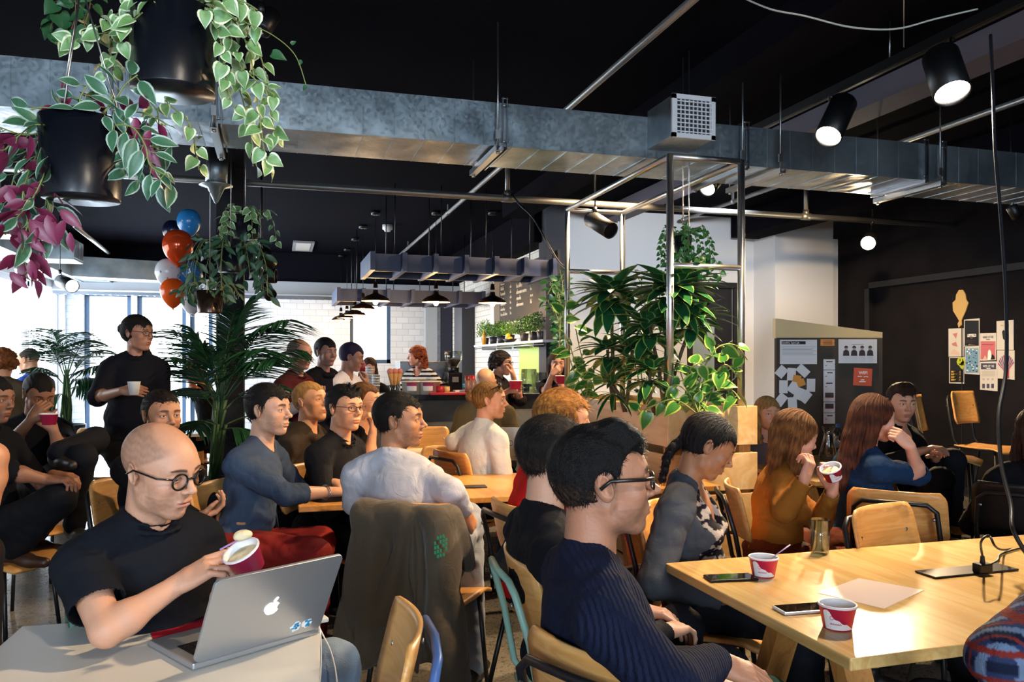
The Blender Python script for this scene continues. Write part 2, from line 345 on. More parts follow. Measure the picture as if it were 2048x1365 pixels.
def head_sdf(S, L, h):
    g = h.get; w = L.w; fem = g('fem', 0); jw = g('jaw', 1.0)*(1-.08*fem); nz = g('nose', 1.0)*(1-.15*fem)
    w(S, 'ell', (0, -.018, .034), (.0755, .096, .083), k=.02)
    w(S, 'ell', (0, .028, .028), (.062, .066, .062), k=.03)                    # forehead
    w(S, 'ell', (0, .030, -.022), (.057*jw, .058, .072), k=.025)                # face
    w(S, 'ell', (0, .046, -.078), (.030*jw, .034, .028), k=.025)                # chin mass
    w(S, 'cap', (0, .073, -.094), (0, .07, -.088), .013*jw, .015, k=.02)
    for q in (-1, 1):
        w(S, 'cap', (q*.050*jw, -.004, -.042), (q*.042*jw, .010, -.071), .015, .014, k=.022)
        w(S, 'cap', (q*.042*jw, .010, -.071), (q*.015, .060, -.096), .014, .012, k=.022)
        w(S, 'cap', (q*.040, .070, .026), (q*.014, .083, .022), .010-.003*fem, .009-.002*fem, k=.02)   # brow
        w(S, 'ell', (q*.043, .060, -.022), (.018, .018, .016), k=.025)         # cheekbone
        w(S, 'ell', (q*.031, .093, .008), (.018, .014, .0125), op='s', k=.016)   # socket
    w(S, 'cap', (0, .084, .018), (0, .108, -.018), .0072, .0085*nz, k=.010)    # nose
    w(S, 'ell', (0, .1095*(.9+.1*nz), -.0225), (.0112*nz, .0115*nz, .0092*nz), k=.006)
    for q in (-1, 1):
        w(S, 'ell', (q*.0125*nz, .097, -.0270), (.0072*nz, .0115, .0072), k=.006)
        w(S, 'ell', (q*.006, .107, -.0345), (.0036, .006, .003), op='s', k=.003)
    w(S, 'ell', (0, .075, -.056), (.027, .020, .022), k=.02)                   # muzzle
    lz = -.055; mo = g('mouth', 0)
    w(S, 'ell', (0, .0925, lz), (.0225, .0075, .0048+.001*fem), k=.005)
    w(S, 'ell', (0, .0902, lz-.0115-mo), (.0195, .0080, .0060+.001*fem), k=.005)
    w(S, 'ell', (0, .104, lz-.0055-mo/2), (.022, .012, .0012+mo/2), op='s', k=.003)
    w(S, 'ell', (0, .091, lz-.023-mo), (.014, .008, .004), op='s', k=.008)
    op = g('open', .0048)
    for q in (-1, 1):
        w(S, 'ell', (q*.031, .0745, .007), (.0165, .0152, .0142), k=.006)
        w(S, 'ell', (q*.031, .094, .0055), (.0132, .016, op), roty(q*4), op='s', k=.002)
        # ear
        e = roty(q*10)@rotx(12)
        if fem and g('hair') in ('long', 'loose', 'curly'): continue
        w(S, 'ell', (q*.080, -.012, .000), (.0075, .019, .031), rotz(-q*22)@e, k=.007)
        w(S, 'ell', (q*.0875, -.008, .004), (.0065, .0115, .021), rotz(-q*22)@e, op='s', k=.005)
        w(S, 'ell', (q*.079, .001, -.004), (.006, .005, .007), k=.005)
    nw = g('neck', 1.0)*(1-.14*fem)
    nb = h['nb']; a = L(0, -.028, -.055); S.cap(a, nb, .053*nw*L.k, .058*nw*L.k, k=.025)
    for q in (-1, 1): w(S, 'ell', (q*.036*jw, .044, -.048), (.020, .024, .026), k=.02)
def eyes(L, h):
    """eyeballs as coloured spheres"""
    vs = []; qs = []; cs = []; n = 20; lk = np.array(h.get('look', (0, 0)), float); ic = srgb(h.get('iris', '#3a2415'))
    for q in (-1, 1):
        k = n//2+1; th, ph = np.meshgrid(np.linspace(0, PI, k), np.arange(n)*2*PI/n, indexing='ij')
        d = np.stack([np.sin(th)*np.cos(ph), np.cos(th), np.sin(th)*np.sin(ph)], -1).reshape(-1, 3)
        g = np.array([lk[0], 1, lk[1]]); g /= np.linalg.norm(g)
        # aim sphere pole at gaze
        z = np.array([0, 1, 0]); v = np.cross(z, g); c = z@g; K = np.array([[0, -v[2], v[1]], [v[2], 0, -v[0]], [-v[1], v[0], 0]]); R = np.eye(3)+K+K@K/(1+c)
        col = np.tile(np.array([.62, .58, .54]), (len(d), 1)); a = th.ravel(); col[a < .56] = ic; col[a < .25] = (.004, .004, .004)
        loc = d@R.T*.0125+np.array([q*.031, .0748, .006]); o = len(vs)*k*n
        vs.append(L.o+(loc*L.k)@L.R.T); cs.append(col)
        i, j = np.meshgrid(np.arange(k-1), np.arange(n), indexing='ij'); i = i.ravel(); j = j.ravel()
        qs.append(np.stack([i*n+j, i*n+(j+1) % n, (i+1)*n+(j+1) % n, (i+1)*n+j], 1)+o)
    return np.concatenate(vs), np.concatenate(qs), np.concatenate(cs)
def sm(x, a, b): t = np.clip((x-a)/(b-a), 0, 1); return t*t*(3-2*t)
def paint_head(P, C, L, h):
    q = L.inv(P); x, y, z = q.T; ax = np.abs(x); near = (np.abs(z) < .2) & (ax < .12) & (np.abs(y) < .16)
    def mix(m, c): nonlocal C; m = np.clip(m*near, 0, 1)[:, None]; C = C*(1-m)+np.array(c)*m
    skin = np.array(srgb(h['skin'])); hair = np.array(srgb(h.get('browc', h.get('hairc', '#120c08')))); fem = h.get('fem', 0)
    n = snoise(q, 300)
    mix(.10*np.exp(-(((ax-.045)/.02)**2+((z+.025)/.018)**2))*(y > .03), skin*np.array([1.15, .62, .55]))
    lip = srgb(h['lip']) if 'lip' in h else skin*np.array([.85, .5, .48]); lz = -.055
    e = ((x/.0235)**2+((z-lz+.006)/.0125)**2); mix((.5+.4*fem)*sm(e, 1.15, .6)*(y > .08), lip)
    mo = h.get('mouth', 0); mix(.75*sm(((x/.021)**2+((z-lz+.0055+mo/2)/(.0016+mo/2))**2), 1.2, .5)*(y > .078)*(y < .1), skin*.18)
    bz = .0265+.004*np.cos((ax-.03)/.02*1.3); bt = (.0042-.0012*fem)*h.get('brow', 1)*(1-.45*sm(ax, .03, .052))
    mix((.88)*sm(np.abs(z-bz), bt*1.3, bt*.5)*sm(ax, .009, .015)*sm(ax, .054, .046)*(y > .05), hair)
    # lash line
    er = np.sqrt(((ax-.031)/.0145)**2+((z-.0058)/(h.get('open', .0048)*1.25))**2); mix(.75*sm(np.abs(er-1.02), .22, .05)*(z > .004)*(y > .07), hair*.5)
    if h.get('stubble'):
        m = sm(z, -.028-.02*sm(ax, .02, .06), -.05)*sm(y, -.01, .02)*sm(z, -.16, -.11); m *= 1-sm(e, 1.6, 1.0)*(y > .08)
        m = np.maximum(m, sm(np.abs(z+.043), .009, .003)*(ax < .026)*(y > .085)); m = np.maximum(m, sm(np.abs(y-.008), .013, .006)*sm(z, .03, .01)*(ax > .05)*(z > -.06))
        mix(h['stubble']*m*(.8+.3*n), hair)
    if h.get('buzz'):
        hl = .052+.0*y; m = sm(z+.35*(-(y-.0))-.0, .0, .02); m = sm(z-(.012+.62*np.maximum(y+.012, -.05)), -.004, .008)*sm(y, .082, .045)
        bald = h.get('bald', 0); m *= 1-bald*sm(((x/.055)**2+((y-.04)/.075)**2), 1.1, .6)*sm(z, .06, .09)
        mix(h['buzz']*m*(.85+.25*n), hair)
    return C
def hair_sdf(S, L, h):
    st = h.get('hair', 'short'); w = L.w; t = h.get('vol', .012); g = h.get
    def skull(top=t, side=None, back=None):
        side = t*.6 if side is None else side
        w(S, 'ell', (0, -.018, .034), (.0765+side, .097+t*.6, .083+top), k=.01)
        w(S, 'ell', (0, .026, .034), (.060+side, .060+t*.5, .056+top*.8), k=.02)
        w(S, 'ell', (0, -.046, .0), (.065+side*.7, .057+t*.6, .060), k=.02)
    if st in ('short', 'spiky', 'quiff', 'receding'):
        skull()
        if st == 'quiff': w(S, 'cap', (-.03, .062, .092), (.03, .062, .092), .022, .022, k=.03); w(S, 'cap', (-.02, .03, .112), (.02, .03, .112), .024, .024, k=.03)
        if st == 'spiky':
            rr = random.Random(h.get('seed', 3))
            for i in range(26): x = rr.uniform(-.05, .05); y = rr.uniform(-.07, .06); w(S, 'cap', (x, y, .10-.6*abs(x)-.4*max(0, -y)), (x*1.2, y+.025, .128-.6*abs(x)-.5*max(0, -y)+rr.uniform(-.004, .008)), .012, .004, k=.008)
        hz = g('hairline', .068)
        w(S, 'ell', (0, .125, hz-.092), (.072, .075, .094), op='s', k=.012)                      # face opening
        for q in (-1, 1):
            w(S, 'ell', (q*.062, .062, -.02), (.032, .058, .075), op='s', k=.010); w(S, 'ell', (q*.066, .082, .032), (.034, .050, .052), op='s', k=.010)
            w(S, 'ell', (q*.09, -.008, -.005), (.030, .026, .042), op='s', k=.008)              # ear opening
        w(S, 'ell', (0, -.01, -.125), (.10, .10, .088+g('nape', 0)), op='s', k=.02)                            # nape
        if st == 'receding': w(S, 'ell', (0, .07, .11), (.058, .08, .05), op='s', k=.02)
        w(S, 'ell', (0, -.018, .030), (.0735, .094, .080), op='s', k=.003)
    elif st == 'beanie':
        w(S, 'ell', (0, -.020, .045), (.088, .108, .090), k=.01); S.plane(L(0, .09, .038), -L.R@np.array([0, .22, 1.])*1, k=.006)
    elif st in ('long', 'bun', 'braid', 'pony', 'curly', 'bob', 'loose'):
        skull(t, t*.8)
        ox = g('part', .0)
        w(S, 'ell', (ox, .126, g('hairline', .070)-.100), (.062, .080, .100), op='s', k=.010)
        if st in ('bun', 'braid', 'pony'):
            for q in (-1, 1):
                w(S, 'ell', (q*.064, .070, -.015), (.032, .062, .080), op='s', k=.008)
                w(S, 'ell', (q*.092, -.006, -.010), (.028, .024, .036), op='s', k=.008)
            w(S, 'ell', (0, .0, -.13), (.10, .09, .085), op='s', k=.02)
        else:
            w(S, 'ell', (0, .01, -.14), (.055, .085, .09), op='s', k=.015)
            for q in (-1, 1): w(S, 'ell', (q*.058, .085, -.04), (.026, .052, .085), op='s', k=.008)
        w(S, 'ell', (0, -.018, .030), (.0735, .094, .080), op='s', k=.003)
    if st == 'bun':
        w(S, 'ell', (0, -.128, .030), (.036, .030, .036), k=.006)
        w(S, 'cap', (0, -.10, .035), (0, -.12, .03), .025, .025, k=.01)
    for path, r0, r1 in g('locks', []):
        for i in range(len(path)-1):
            a = r0+(r1-r0)*i/(len(path)-1); b = r0+(r1-r0)*(i+1)/(len(path)-1); w(S, 'cap', path[i], path[i+1], a, b, k=.012)
    if st == 'braid':
        p = np.array(g('braidpath')); 
        for i in range(len(p)-1):
            n = 3
            for j in range(n):
                t0 = j/n; c = p[i]*(1-t0)+p[i+1]*t0; sgn = 1 if (i*n+j) % 2 else -1; rr = .021*(1-.55*(i+t0)/len(p))
                w(S, 'ell', (c[0]+sgn*.007, c[1], c[2]), (rr*.95, rr, rr*1.25), roty(sgn*28), k=.004)
    if st == 'curly':
        rr = random.Random(g('seed', 5)); ln = g('length', .12)
        for i in range(g('ncurl', 90)):
            a = rr.uniform(PI*.12, PI*.88)+PI; el = rr.uniform(-1, .9)
            if rr.random() < .3: a = rr.choice([rr.uniform(PI*.95, PI*1.2), rr.uniform(-.2*PI, .05*PI)])
            rad = .083+t; x = math.cos(a)*rad; y = -.02+math.sin(a)*.1; z = -ln+(.1+ln)*(.5+el*.5)
            w(S, 'ell', (x*(1-.3*max(0, z/.12)), y*(1-.2*max(0, z/.12)), z), (.017, .017, .013), rotx(rr.uniform(-60, 60)), k=.010)
    sd = h.get('seed', 1); amp = h.get('rough', .0012 if st in ('short', 'quiff', 'spiky', 'receding') else .0022); o, R, kk = L.o, L.R, L.k
    def disp(P, D):
        q = (P-o)@R/kk; ang = np.arctan2(q[..., 0], -(q[..., 1]-.03)); 
        if st == 'curly': n = snoise(q, 190, sd)*1.6
        elif st == 'loose': n = np.sin(ang*34+q[..., 2]*30+4*snoise(q, 26, sd))*.9+np.sin(ang*90+4*snoise(q, 30, sd+2))*.5
        elif st in ('short', 'quiff', 'spiky', 'receding'): n = np.sin((q[..., 0]*230+4*snoise(q, 45, sd)))*.55+np.sin(q[..., 0]*620+q[..., 2]*160+3*snoise(q, 70, sd+1))*.45
        else: n = np.sin(ang*46+3*snoise(q, 22, sd))*.7+np.sin(ang*120+4*snoise(q, 30, sd+2))*.5
        if st in ('short', 'quiff', 'spiky', 'receding'): D = D+kk*.0075*sm(q[..., 2]+.3*q[..., 1], .03, -.065)
        return D+amp*kk*n
    S.fn(disp)
def strand_cards(L, h, src, count, ln, wd=.0011, seed=1):
    """loose tapered hairs over the hair surface (src = vertices of that surface)"""
    rr = np.random.RandomState(seed); vs = src[rr.randint(0, len(src), count)]; q = L.inv(vs); MBv = []; F = []
    c = np.array([0, -.02, .03]); n = q-c; n /= np.linalg.norm(n, axis=1)[:, None]
    down = np.array([0, -.25, -1.]) if h.get('hair') not in ('short', 'quiff', 'spiky', 'receding') else None
    if down is None:
        f = np.stack([q[:, 0]*2, np.where(q[:, 2] > .05, h.get('sweep', .6), -.25), np.where(q[:, 2] > .05, .15, -1.)], 1)
    else: f = np.tile(down, (count, 1))
    f = f+rr.normal(0, .28, f.shape); f = f-n*(f*n).sum(1)[:, None]*.85; f /= np.linalg.norm(f, axis=1)[:, None]; s = np.cross(n, f)
    l = ln*rr.uniform(.5, 1.2, count)[:, None]; lift = rr.uniform(.02, .2, count)[:, None]
    a = q-n*.001; b = a+f*l*.5+n*l*.5*lift; e = a+f*l+n*l*lift*.8
    pts = np.stack([a-s*wd, a+s*wd, b-s*wd*.7, b+s*wd*.7, e], 1).reshape(-1, 3); i = np.arange(count)[:, None]*5
    tri = np.concatenate([i+[0, 1, 3], i+[0, 3, 2], i+[2, 3, 4]]); return L.o+(pts*L.k)@L.R.T, tri
def ik(A, T, l1, l2, pole):
    A = np.array(A, float); T = np.array(T, float); d = T-A; D = np.linalg.norm(d); D2 = min(D, (l1+l2)*.998); d = d/max(D, 1e-6); T = A+d*D2
    a = (l1*l1-l2*l2+D2*D2)/(2*D2); hgt = math.sqrt(max(l1*l1-a*a, 0)); p = np.array(pole, float); p = p-d*(p@d); p = nrm(p); return A+d*a+p*hgt, T
def hand_sdf(S, wr, d, nrml, thumb, k=1.0, curl=.5, curls=None, spread=1.0, thc=.5):
    """wr wrist, d toward the fingers, nrml out of the back of the hand, thumb = unit side where the thumb sits"""
    d = nrm(d); nrml = nrml-d*(nrml@d)
    if np.linalg.norm(nrml) < .15: nrml = nrml+np.array([.31, .72, .2]); nrml = nrml-d*(nrml@d)
    nrml = nrm(nrml); side = nrm(np.cross(d, nrml)); side = side if side@thumb >= 0 else -side
    S.cap(wr, wr+d*.03*k, .0215*k, .022*k, k=.012)
    for j, o in enumerate((.024, .008, -.008, -.023)):
        S.cap(wr+d*.018*k+side*o*.7*k, wr+d*.082*k+side*o*k+nrml*(.003-.004*abs(j-1.2))*k, .0150*k, .0112*k, k=.010)
    S.ell(wr+d*.045*k-nrml*.004*k, (.033*k, .045*k, .013*k), np.array([side, d, nrml]).T, k=.01)
    S.ell(wr+d*.035*k+side*.022*k-nrml*.010*k, (.015*k, .028*k, .014*k), np.array([side, d, nrml]).T, k=.01)
    L3 = [(.042, .026, .020), (.047, .030, .022), (.044, .028, .021), (.034, .021, .019)]
    for j, o in enumerate((.026, .009, -.009, -.026)):
        cu = curls[j] if curls else curl*(1+.08*j); b = wr+d*.086*k+side*o*k; a = 0; p = b; spr = (1.5-j)*.055*spread
        for i, l in enumerate(L3[j]):
            a += cu*(1.0, 1.25, .8)[i]; v = nrm(d*math.cos(a)-nrml*math.sin(a)+side*spr*math.cos(a)); q = p+v*l*k; r = (.0094, .0085, .0076, .0064)
            S.cap(p, q, r[i]*k*(1-.06*(j == 3)-.03*j), r[i+1]*k*(1-.06*(j == 3)-.03*j), k=.004); p = q
    b = wr+d*.028*k+side*.026*k-nrml*.008*k; v1 = nrm(side*(.95-thc*.55)+d*.75-nrml*(.15+thc*.7)); p1 = b+v1*.040*k
    v2 = nrm(v1*.6+d*.6-nrml*thc*.6-side*thc*.15); p2 = p1+v2*.033*k; v3 = nrm(v2*.8+d*.5-nrml*thc*.2-side*thc*.25); p3 = p2+v3*.026*k
    S.cap(b, p1, .0145*k, .0115*k, k=.010); S.cap(p1, p2, .0110*k, .0098*k, k=.004); S.cap(p2, p3, .0098*k, .0070*k, k=.004)
    return wr+d*.095*k-nrml*.03*k
PERS = []
def person(name='person', head=None, face=0, hface=None, pitch=0, hroll=0, lean=5, tilt=0, k=1.0, sit=True, det=2, skin='#c08a68', h=None, top=None, legs=None, shoes='#141414',
           arms=None, label='', group=None, glasses=None, fat=0, hips=None, knees=None, ankles=None, neckf=.035, nl=.070, extra=None, pelv=None, shw=1.0, nolegs=False, gaze=None):
    """builds one person: body mesh on top, clothes and hair as its children"""
    h = dict(h or {}); h['skin'] = skin; fem = h.get('fem', 0); top = dict(top or {}); hface = face if hface is None else hface
    vox = {3: .0022, 2: .0032, 1: .0048, 0: .0065}[det]
    HR = frame(pdir(hface), pitch, hroll); L = Loc(head, HR, k)
    TR = frame(pdir(face), -lean, tilt); N = np.array(head, float)-HR[:, 2]*.095*k-np.array([0, 0, 1])*nl*k-np.array(pdir((face+hface)/2))*neckf*k
    h['nb'] = N-TR[:, 2]*.02*k; T = Loc(N, TR, k); r, f, u = TR.T; z = np.array([0, 0, 1.])
    sw = .166*(1-.1*fem)*shw
    PV = np.array(pelv, float) if pelv is not None else T(0, -.01, -.50)
    if pelv is None: PV[2] = PV[2] if not sit else min(max(PV[2], .50), .62)
    sp = nrm(N-PV); fr = np.array(pdir(face)); rr_ = nrm(np.cross(fr, sp)); ff = np.cross(sp, rr_); BR = np.array([rr_, ff, sp]).T; tl = np.linalg.norm(N-PV)/(.50*k)
    B = Loc(N, BR, k)
    def bp(x, y, zz): return B(x, y, zz*tl)
    base = np.array([PV[0], PV[1], 0.])
    # ---- joints
    sh = [T(q*sw, -.005, -.075) for q in (-1, 1)]; ul, fl = .285*k, .255*k; J = []
    arms = arms or ({}, {})
    for i, q in enumerate((-1, 1)):
        a = dict(arms[i] or {}); rest = PV+fr*.26*k+r*q*.11*k+z*.09*k if sit else PV+r*q*.24*k+fr*.05-z*.06*k
        wv = np.array(a.get('wrist', rest), float); pole = np.array(a.get('pole', -fr*.6-z*.7+r*q*.8), float)
        e, wv = ik(sh[i], wv, ul, fl, pole)
        if 'elbow' in a: e = np.array(a['elbow'], float)
        J.append((e, wv, a))
    hj = [PV+rr_*q*.088*k-z*.01 for q in (-1, 1)]
    if knees is None: knees = [hj[i]+(fr*.43+rr_*q*.07)*k+z*(.0 if sit else 0) for i, q in enumerate((-1, 1))] if sit else [hj[i]+fr*.02-z*(hj[i][2]-.50*k) for i in (0, 1)]
    if sit and knees is not None: knees = [np.array(q, float) for q in knees]
    if ankles is None: ankles = [np.array([q[0]-fr[0]*.03, q[1]-fr[1]*.03, .09]) for q in knees]
    ankles = [np.array(a, float) for a in ankles]; knees = [np.array(a, float) for a in knees]
    # ---- torso shape
    def torso(S, o=0., kk=.03, lo=-.52):
        S.ell(bp(0, .0, -.19), ((.146-.018*fem+fat*.3)*k+o, (.102+fat*.5)*k+o, .20*k*tl), BR, k=kk)
        S.cap(sh[0]+r*.045*k-u*.01*k, sh[1]-r*.045*k-u*.01*k, .050*k+o, k=kk)
        for q in (0, 1):
            S.cap(sh[q], sh[q]+(J[q][0]-sh[q])*.1, .050*k*(1-.1*fem)+o, k=kk*.7); S.cap(N+z*.005*k-f*.005, sh[q]*.75+N*.25+z*.018*k, .040*k*(1-.1*fem)+o, .037*k+o, k=kk)
        S.ell(bp(0, .012+fat*.5, -.36), ((.132-.018*fem+fat)*k+o, (.096+fat)*k+o, .15*k*tl), BR, k=kk)
        S.ell(PV+z*.01, ((.148+.010*fem+fat*.5)*k+o, (.106+fat*.4)*k+o, .105*k), BR, k=kk)
        if fem:
            for q in (-1, 1): S.ell(bp(q*.066, .078, -.205), (.048*k+o, .038*k+o, .052*k), BR, k=kk)
    # ---- skin
    S = SDF(); head_sdf(S, L, h)
    S.ell(bp(0, -.01, -.14), (.12*k, .085*k, .13*k), BR, k=.03); S.cap(N+r*-.07*k-z*.035*k, N+r*.07*k-z*.035*k, .034*k, k=.03)
    if top.get('neck') in ('v', 'deep', 'scoop', 'open'): 
        S.ell(bp(0, .0, -.19), ((.150-.02*fem)*k, (.100+fat*.5)*k, .18*k), BR, k=.03)
    vs, qs = S.mesh(vox*k, .004); parts = [(vs, qs)]
    sk = np.array(srgb(skin)); C = [paint_head(vs, np.tile(sk, (len(vs), 1)), L, h)]
    if det >= 1: ve, qe, ce = eyes(L, h); parts.append((ve, qe)); C.append(ce)
    # arms
    hinfo = []
    for i, q in enumerate((-1, 1)):
        e, wv, a = J[i]
        if a.get('skip'): hinfo.append(None); continue
        A = SDF(); A.cap(sh[i], e, .046*k*(1-.1*fem), .037*k*(1-.08*fem), k=.02)
        m = e*.72+wv*.28; A.cap(e, m, .036*k*(1-.08*fem), .038*k*(1-.1*fem), k=.015); A.cap(m, wv, .037*k*(1-.1*fem), .0245*k, k=.02)
        hd = nrm(np.array(a['dir'], float)) if 'dir' in a else nrm(wv-e); nm = np.array(a.get('back', z), float); thb = np.array(a.get('thumb', -r*q), float)
        hinfo.append(hand_sdf(A, wv+hd*.0, hd, nm, thb, k*(1-.08*fem), a.get('curl', .45), a.get('curls'), a.get('spread', 1), a.get('thc', .5)))
        v2, q2 = A.mesh({3: .0026, 2: .0034, 1: .0046, 0: .006}[det]*k, .004); parts.append((v2, q2)); c2 = np.tile(sk, (len(v2), 1)); C.append(c2)
    # legs under clothes join the body too
    A = SDF(); torso(A, -.012)
    if not nolegs:
        for i in (0, 1): A.cap(hj[i], knees[i], .075*k, .05*k, k=.03); A.cap(knees[i], ankles[i], .048*k, .033*k, k=.03)
    v2, q2 = A.mesh(.014, .0); parts.append((v2, q2)); C.append(np.tile(sk, (len(v2), 1)))
    off = 0; QS = []
    for v_, q_ in parts: QS.append(q_+off); off += len(v_)
    VS = np.concatenate([p[0] for p in parts]); CC = np.clip(np.concatenate(C), 0, 1)
    msk = mat('skin', '#ffffff', .52, vcol=True, bump=(140, .12, 2), sss=.06)
    body = np_obj(name, VS, np.concatenate(QS), msk, None, base, CC); tag(body, label, 'person', group)
    # ---- top garment
    def folds(S, amp, fr_=26, seed=0):
        def ff(P, D):
            q = (P-B.o)@B.R; w_ = .5+.5*np.exp(-((q[..., 2]+.40)/.13)**2)+.5*np.exp(-((np.abs(q[..., 0])-.15)/.05)**2)
            a = snoise(P*np.array([1, 1, 1.5]), fr_, seed); b_ = snoise(P*np.array([1.6, 1.6, .8]), fr_*1.8, seed+3); c_ = snoise(P, fr_*.45, seed+9)
            return D+amp*w_*((1-2.2*np.abs(a))*.7+(1-2.2*np.abs(b_))*.35+c_*.5)
        S.fn(ff)
    tc = top.get('col', '#222228'); th = top.get('th', .010); slv = top.get('sleeve', 'short'); loose = top.get('loose', 0)
    gv = {3: .0042, 2: .0052, 1: .0075, 0: .010}[det]; S = SDF(); torso(S, th+loose*.5, .028)
    if top.get('long'): S.cap(PV, PV-z*top['long'], .17*k+loose, .18*k+loose, k=.05)
    fr_l = {'short': (.62, 0), 'elbow': (1., .12), 'roll': (1., .42), 'long': (1., .97), 'none': (0, 0)}[slv]
    for i, q in enumerate((-1, 1)):
        e, wv, a = J[i]
        if slv == 'none': continue
        w0 = .048*k+th*.8+loose*.4; en = sh[i]+(e-sh[i])*fr_l[0]; S.cap(sh[i], en, w0, (.050 if fr_l[0] < 1 else .040)*k+th*.7+loose*.5, k=.014)
        if fr_l[0] < 1: S.plane(en, nrm(e-sh[i]), k=.006) if False else None
        if fr_l[1] > 0: e2 = e+(wv-e)*fr_l[1]; S.cap(e, e2, .040*k+th*.7+loose*.5, (.032 if fr_l[1] > .6 else .039)*k+th*.6, k=.010)
    nk = top.get('neck', 'crew'); nr = (.060 if nk != 'wide' else .085)*k*(1-.08*fem)
    if nk in ('collar', 'open', 'hood', 'suit'):
        rg = .070*k*(1-.08*fem); hh = .020*k if nk != 'hood' else .0; nn = 14; up = nrm(u*.8+z*.3)
        pr = [N+up*(hh+(.016 if nk != 'suit' else .008)*k*(-math.sin(2*PI*j/nn)*.9))+r*math.cos(2*PI*j/nn)*rg+f*(math.sin(2*PI*j/nn)*rg*1.02+.012) for j in range(nn)]
        for j in range(nn):
            if nk == 'open' and j in (3,): continue
            cf = 1-.5*max(0, math.sin(2*PI*(j+.5)/nn)); S.cap(pr[j]-up*.012*k, pr[(j+1) % nn]-up*.012*k, (.011*cf if nk != 'hood' else .026)*k, k=.006)
            if nk != 'hood': S.cap(pr[j]+up*.006*k, pr[(j+1) % nn]+up*.010*k, .0070*cf*k, k=.005)
    if nk == 'hood':
        for j in range(9): t_ = PI+PI*j/8; c = N-z*.015*k+r*math.cos(t_)*.105*k+f*(math.sin(t_)*.085*k+.01); S.cap(c, c+r*.01, .034*k, k=.03)
    S.cap(N-u*.02*k-f*.0, N+u*.15*k+f*.03*k, nr*.93, nr, op='s', k=.006)
    if nk in ('v', 'open', 'suit'): S.cap(N+f*.075*k-u*.0, N+f*.14*k-u*(.12 if nk == 'v' else .07 if nk == 'open' else .16)*k, .030*k, .006*k, op='s', k=.01)
    if nk in ('deep', 'scoop'): S.cap(N+f*.10*k+u*.02, N+f*.125*k-u*(.13 if nk == 'deep' else .05)*k, .062*k, .04*k, op='s', k=.012)
    if nk == 'wide': S.cap(N+f*.09*k+u*.02, N+f*.10*k-u*.02*k, .07*k, .06*k, op='s', k=.012)
    for c_, n_ in top.get('cuts', []): S.plane(c_, n_)
    folds(S, top.get('fold', .0035), top.get('ff', 24), len(PERS))
    vs, qs = S.mesh(gv*k, .01)
    # open the tube ends so the sleeves hang around the arm
    def slice_(vs, qs, c, n, rad):
        fc = vs[qs].mean(1); kill = (((fc-c)@n) > 0) & (np.linalg.norm(fc-c, axis=1) < rad); return qs[~kill]
    for i in (0, 1):
        e, wv, a = J[i]
        if slv == 'none': continue
        if fr_l[1] == 0: en = sh[i]+(e-sh[i])*(fr_l[0]+.03); n = nrm(e-sh[i])
        else: en = e+(wv-e)*(fr_l[1]+.02); n = nrm(wv-e)
        qs = slice_(vs, qs, en, n, .075*k)
    cfun = top.get('paint'); cols = np.tile(np.array(srgb(tc)), (len(vs), 1))
    if cfun: cols = cfun(B.inv(vs), cols, vs)
    mt = mat('cloth_'+top.get('kind', 'knit'), '#ffffff', top.get('rough', .85), vcol=True, bump=(top.get('bs', 350), top.get('bst', .35), 3), spec=.12, sheen=top.get('sheen', 0), wrinkle=top.get('wr', 10)) if top.get('mat') is None else top['mat']
    g = np_obj(top.get('name', 'shirt'), vs, qs, mt, body, None, cols)
    if det >= 2 or slv != 'long': sd = g.modifiers.new('thick', 'SOLIDIFY'); sd.thickness = .003; sd.offset = -1
    # ---- trousers, shoes
    if legs is not None and not nolegs:
        lc = legs.get('col', '#15151a'); S = SDF(); o = legs.get('o', .012)
        if legs.get('skirt'):
            S.ell(PV, (.17*k, .13*k, .12*k), BR, k=.03)
            for i in (0, 1): S.cap(hj[i], knees[i], .10*k, .10*k, k=.08)
        else:
            S.ell(PV-z*.0, (.155*k, .112*k, .11*k), BR, k=.03)
            for i in (0, 1):
                S.cap(hj[i], knees[i], .083*k+o, .060*k+o, k=.03); S.cap(knees[i], ankles[i]+z*.0, .058*k+o, .043*k+o*1.3, k=.03)
        folds(S, .004, 28, len(PERS)+7); vs, qs = S.mesh(max(gv*1.3, .006)*k, .01)
        ml = mat('cloth_'+legs.get('kind', 'trouser'), '#ffffff', .85, vcol=True, bump=(300, .3, 3), spec=.2)
        np_obj('trousers' if not legs.get('skirt') else 'skirt', vs, qs, ml, body, None, np.tile(np.array(srgb(lc)), (len(vs), 1)))
        if shoes:
            for i, q in enumerate((-1, 1)):
                S = SDF(); a = ankles[i]; sf = np.array(legs.get('shoef', fr), float); sf = nrm(sf*np.array([1, 1, 0])); c = np.array([a[0], a[1], a[2]-.045]); dz = max(a[2]-.09, 0)
                S.cap(c-sf*.03+z*.02, a+z*.01, .036, .040, k=.02); S.cap(c-sf*.045+z*.0, c+sf*.06-z*.005, .036, .034, k=.03); S.cap(c+sf*.06-z*.010, c+sf*.16-z*.013, .034, .026, k=.03)
                S.plane(c-z*.044, -z, k=.004); vs, qs = S.mesh(.008, .0)
                if len(qs): np_obj('shoe', vs, qs, mat('shoe_'+shoes, shoes, .45), body)
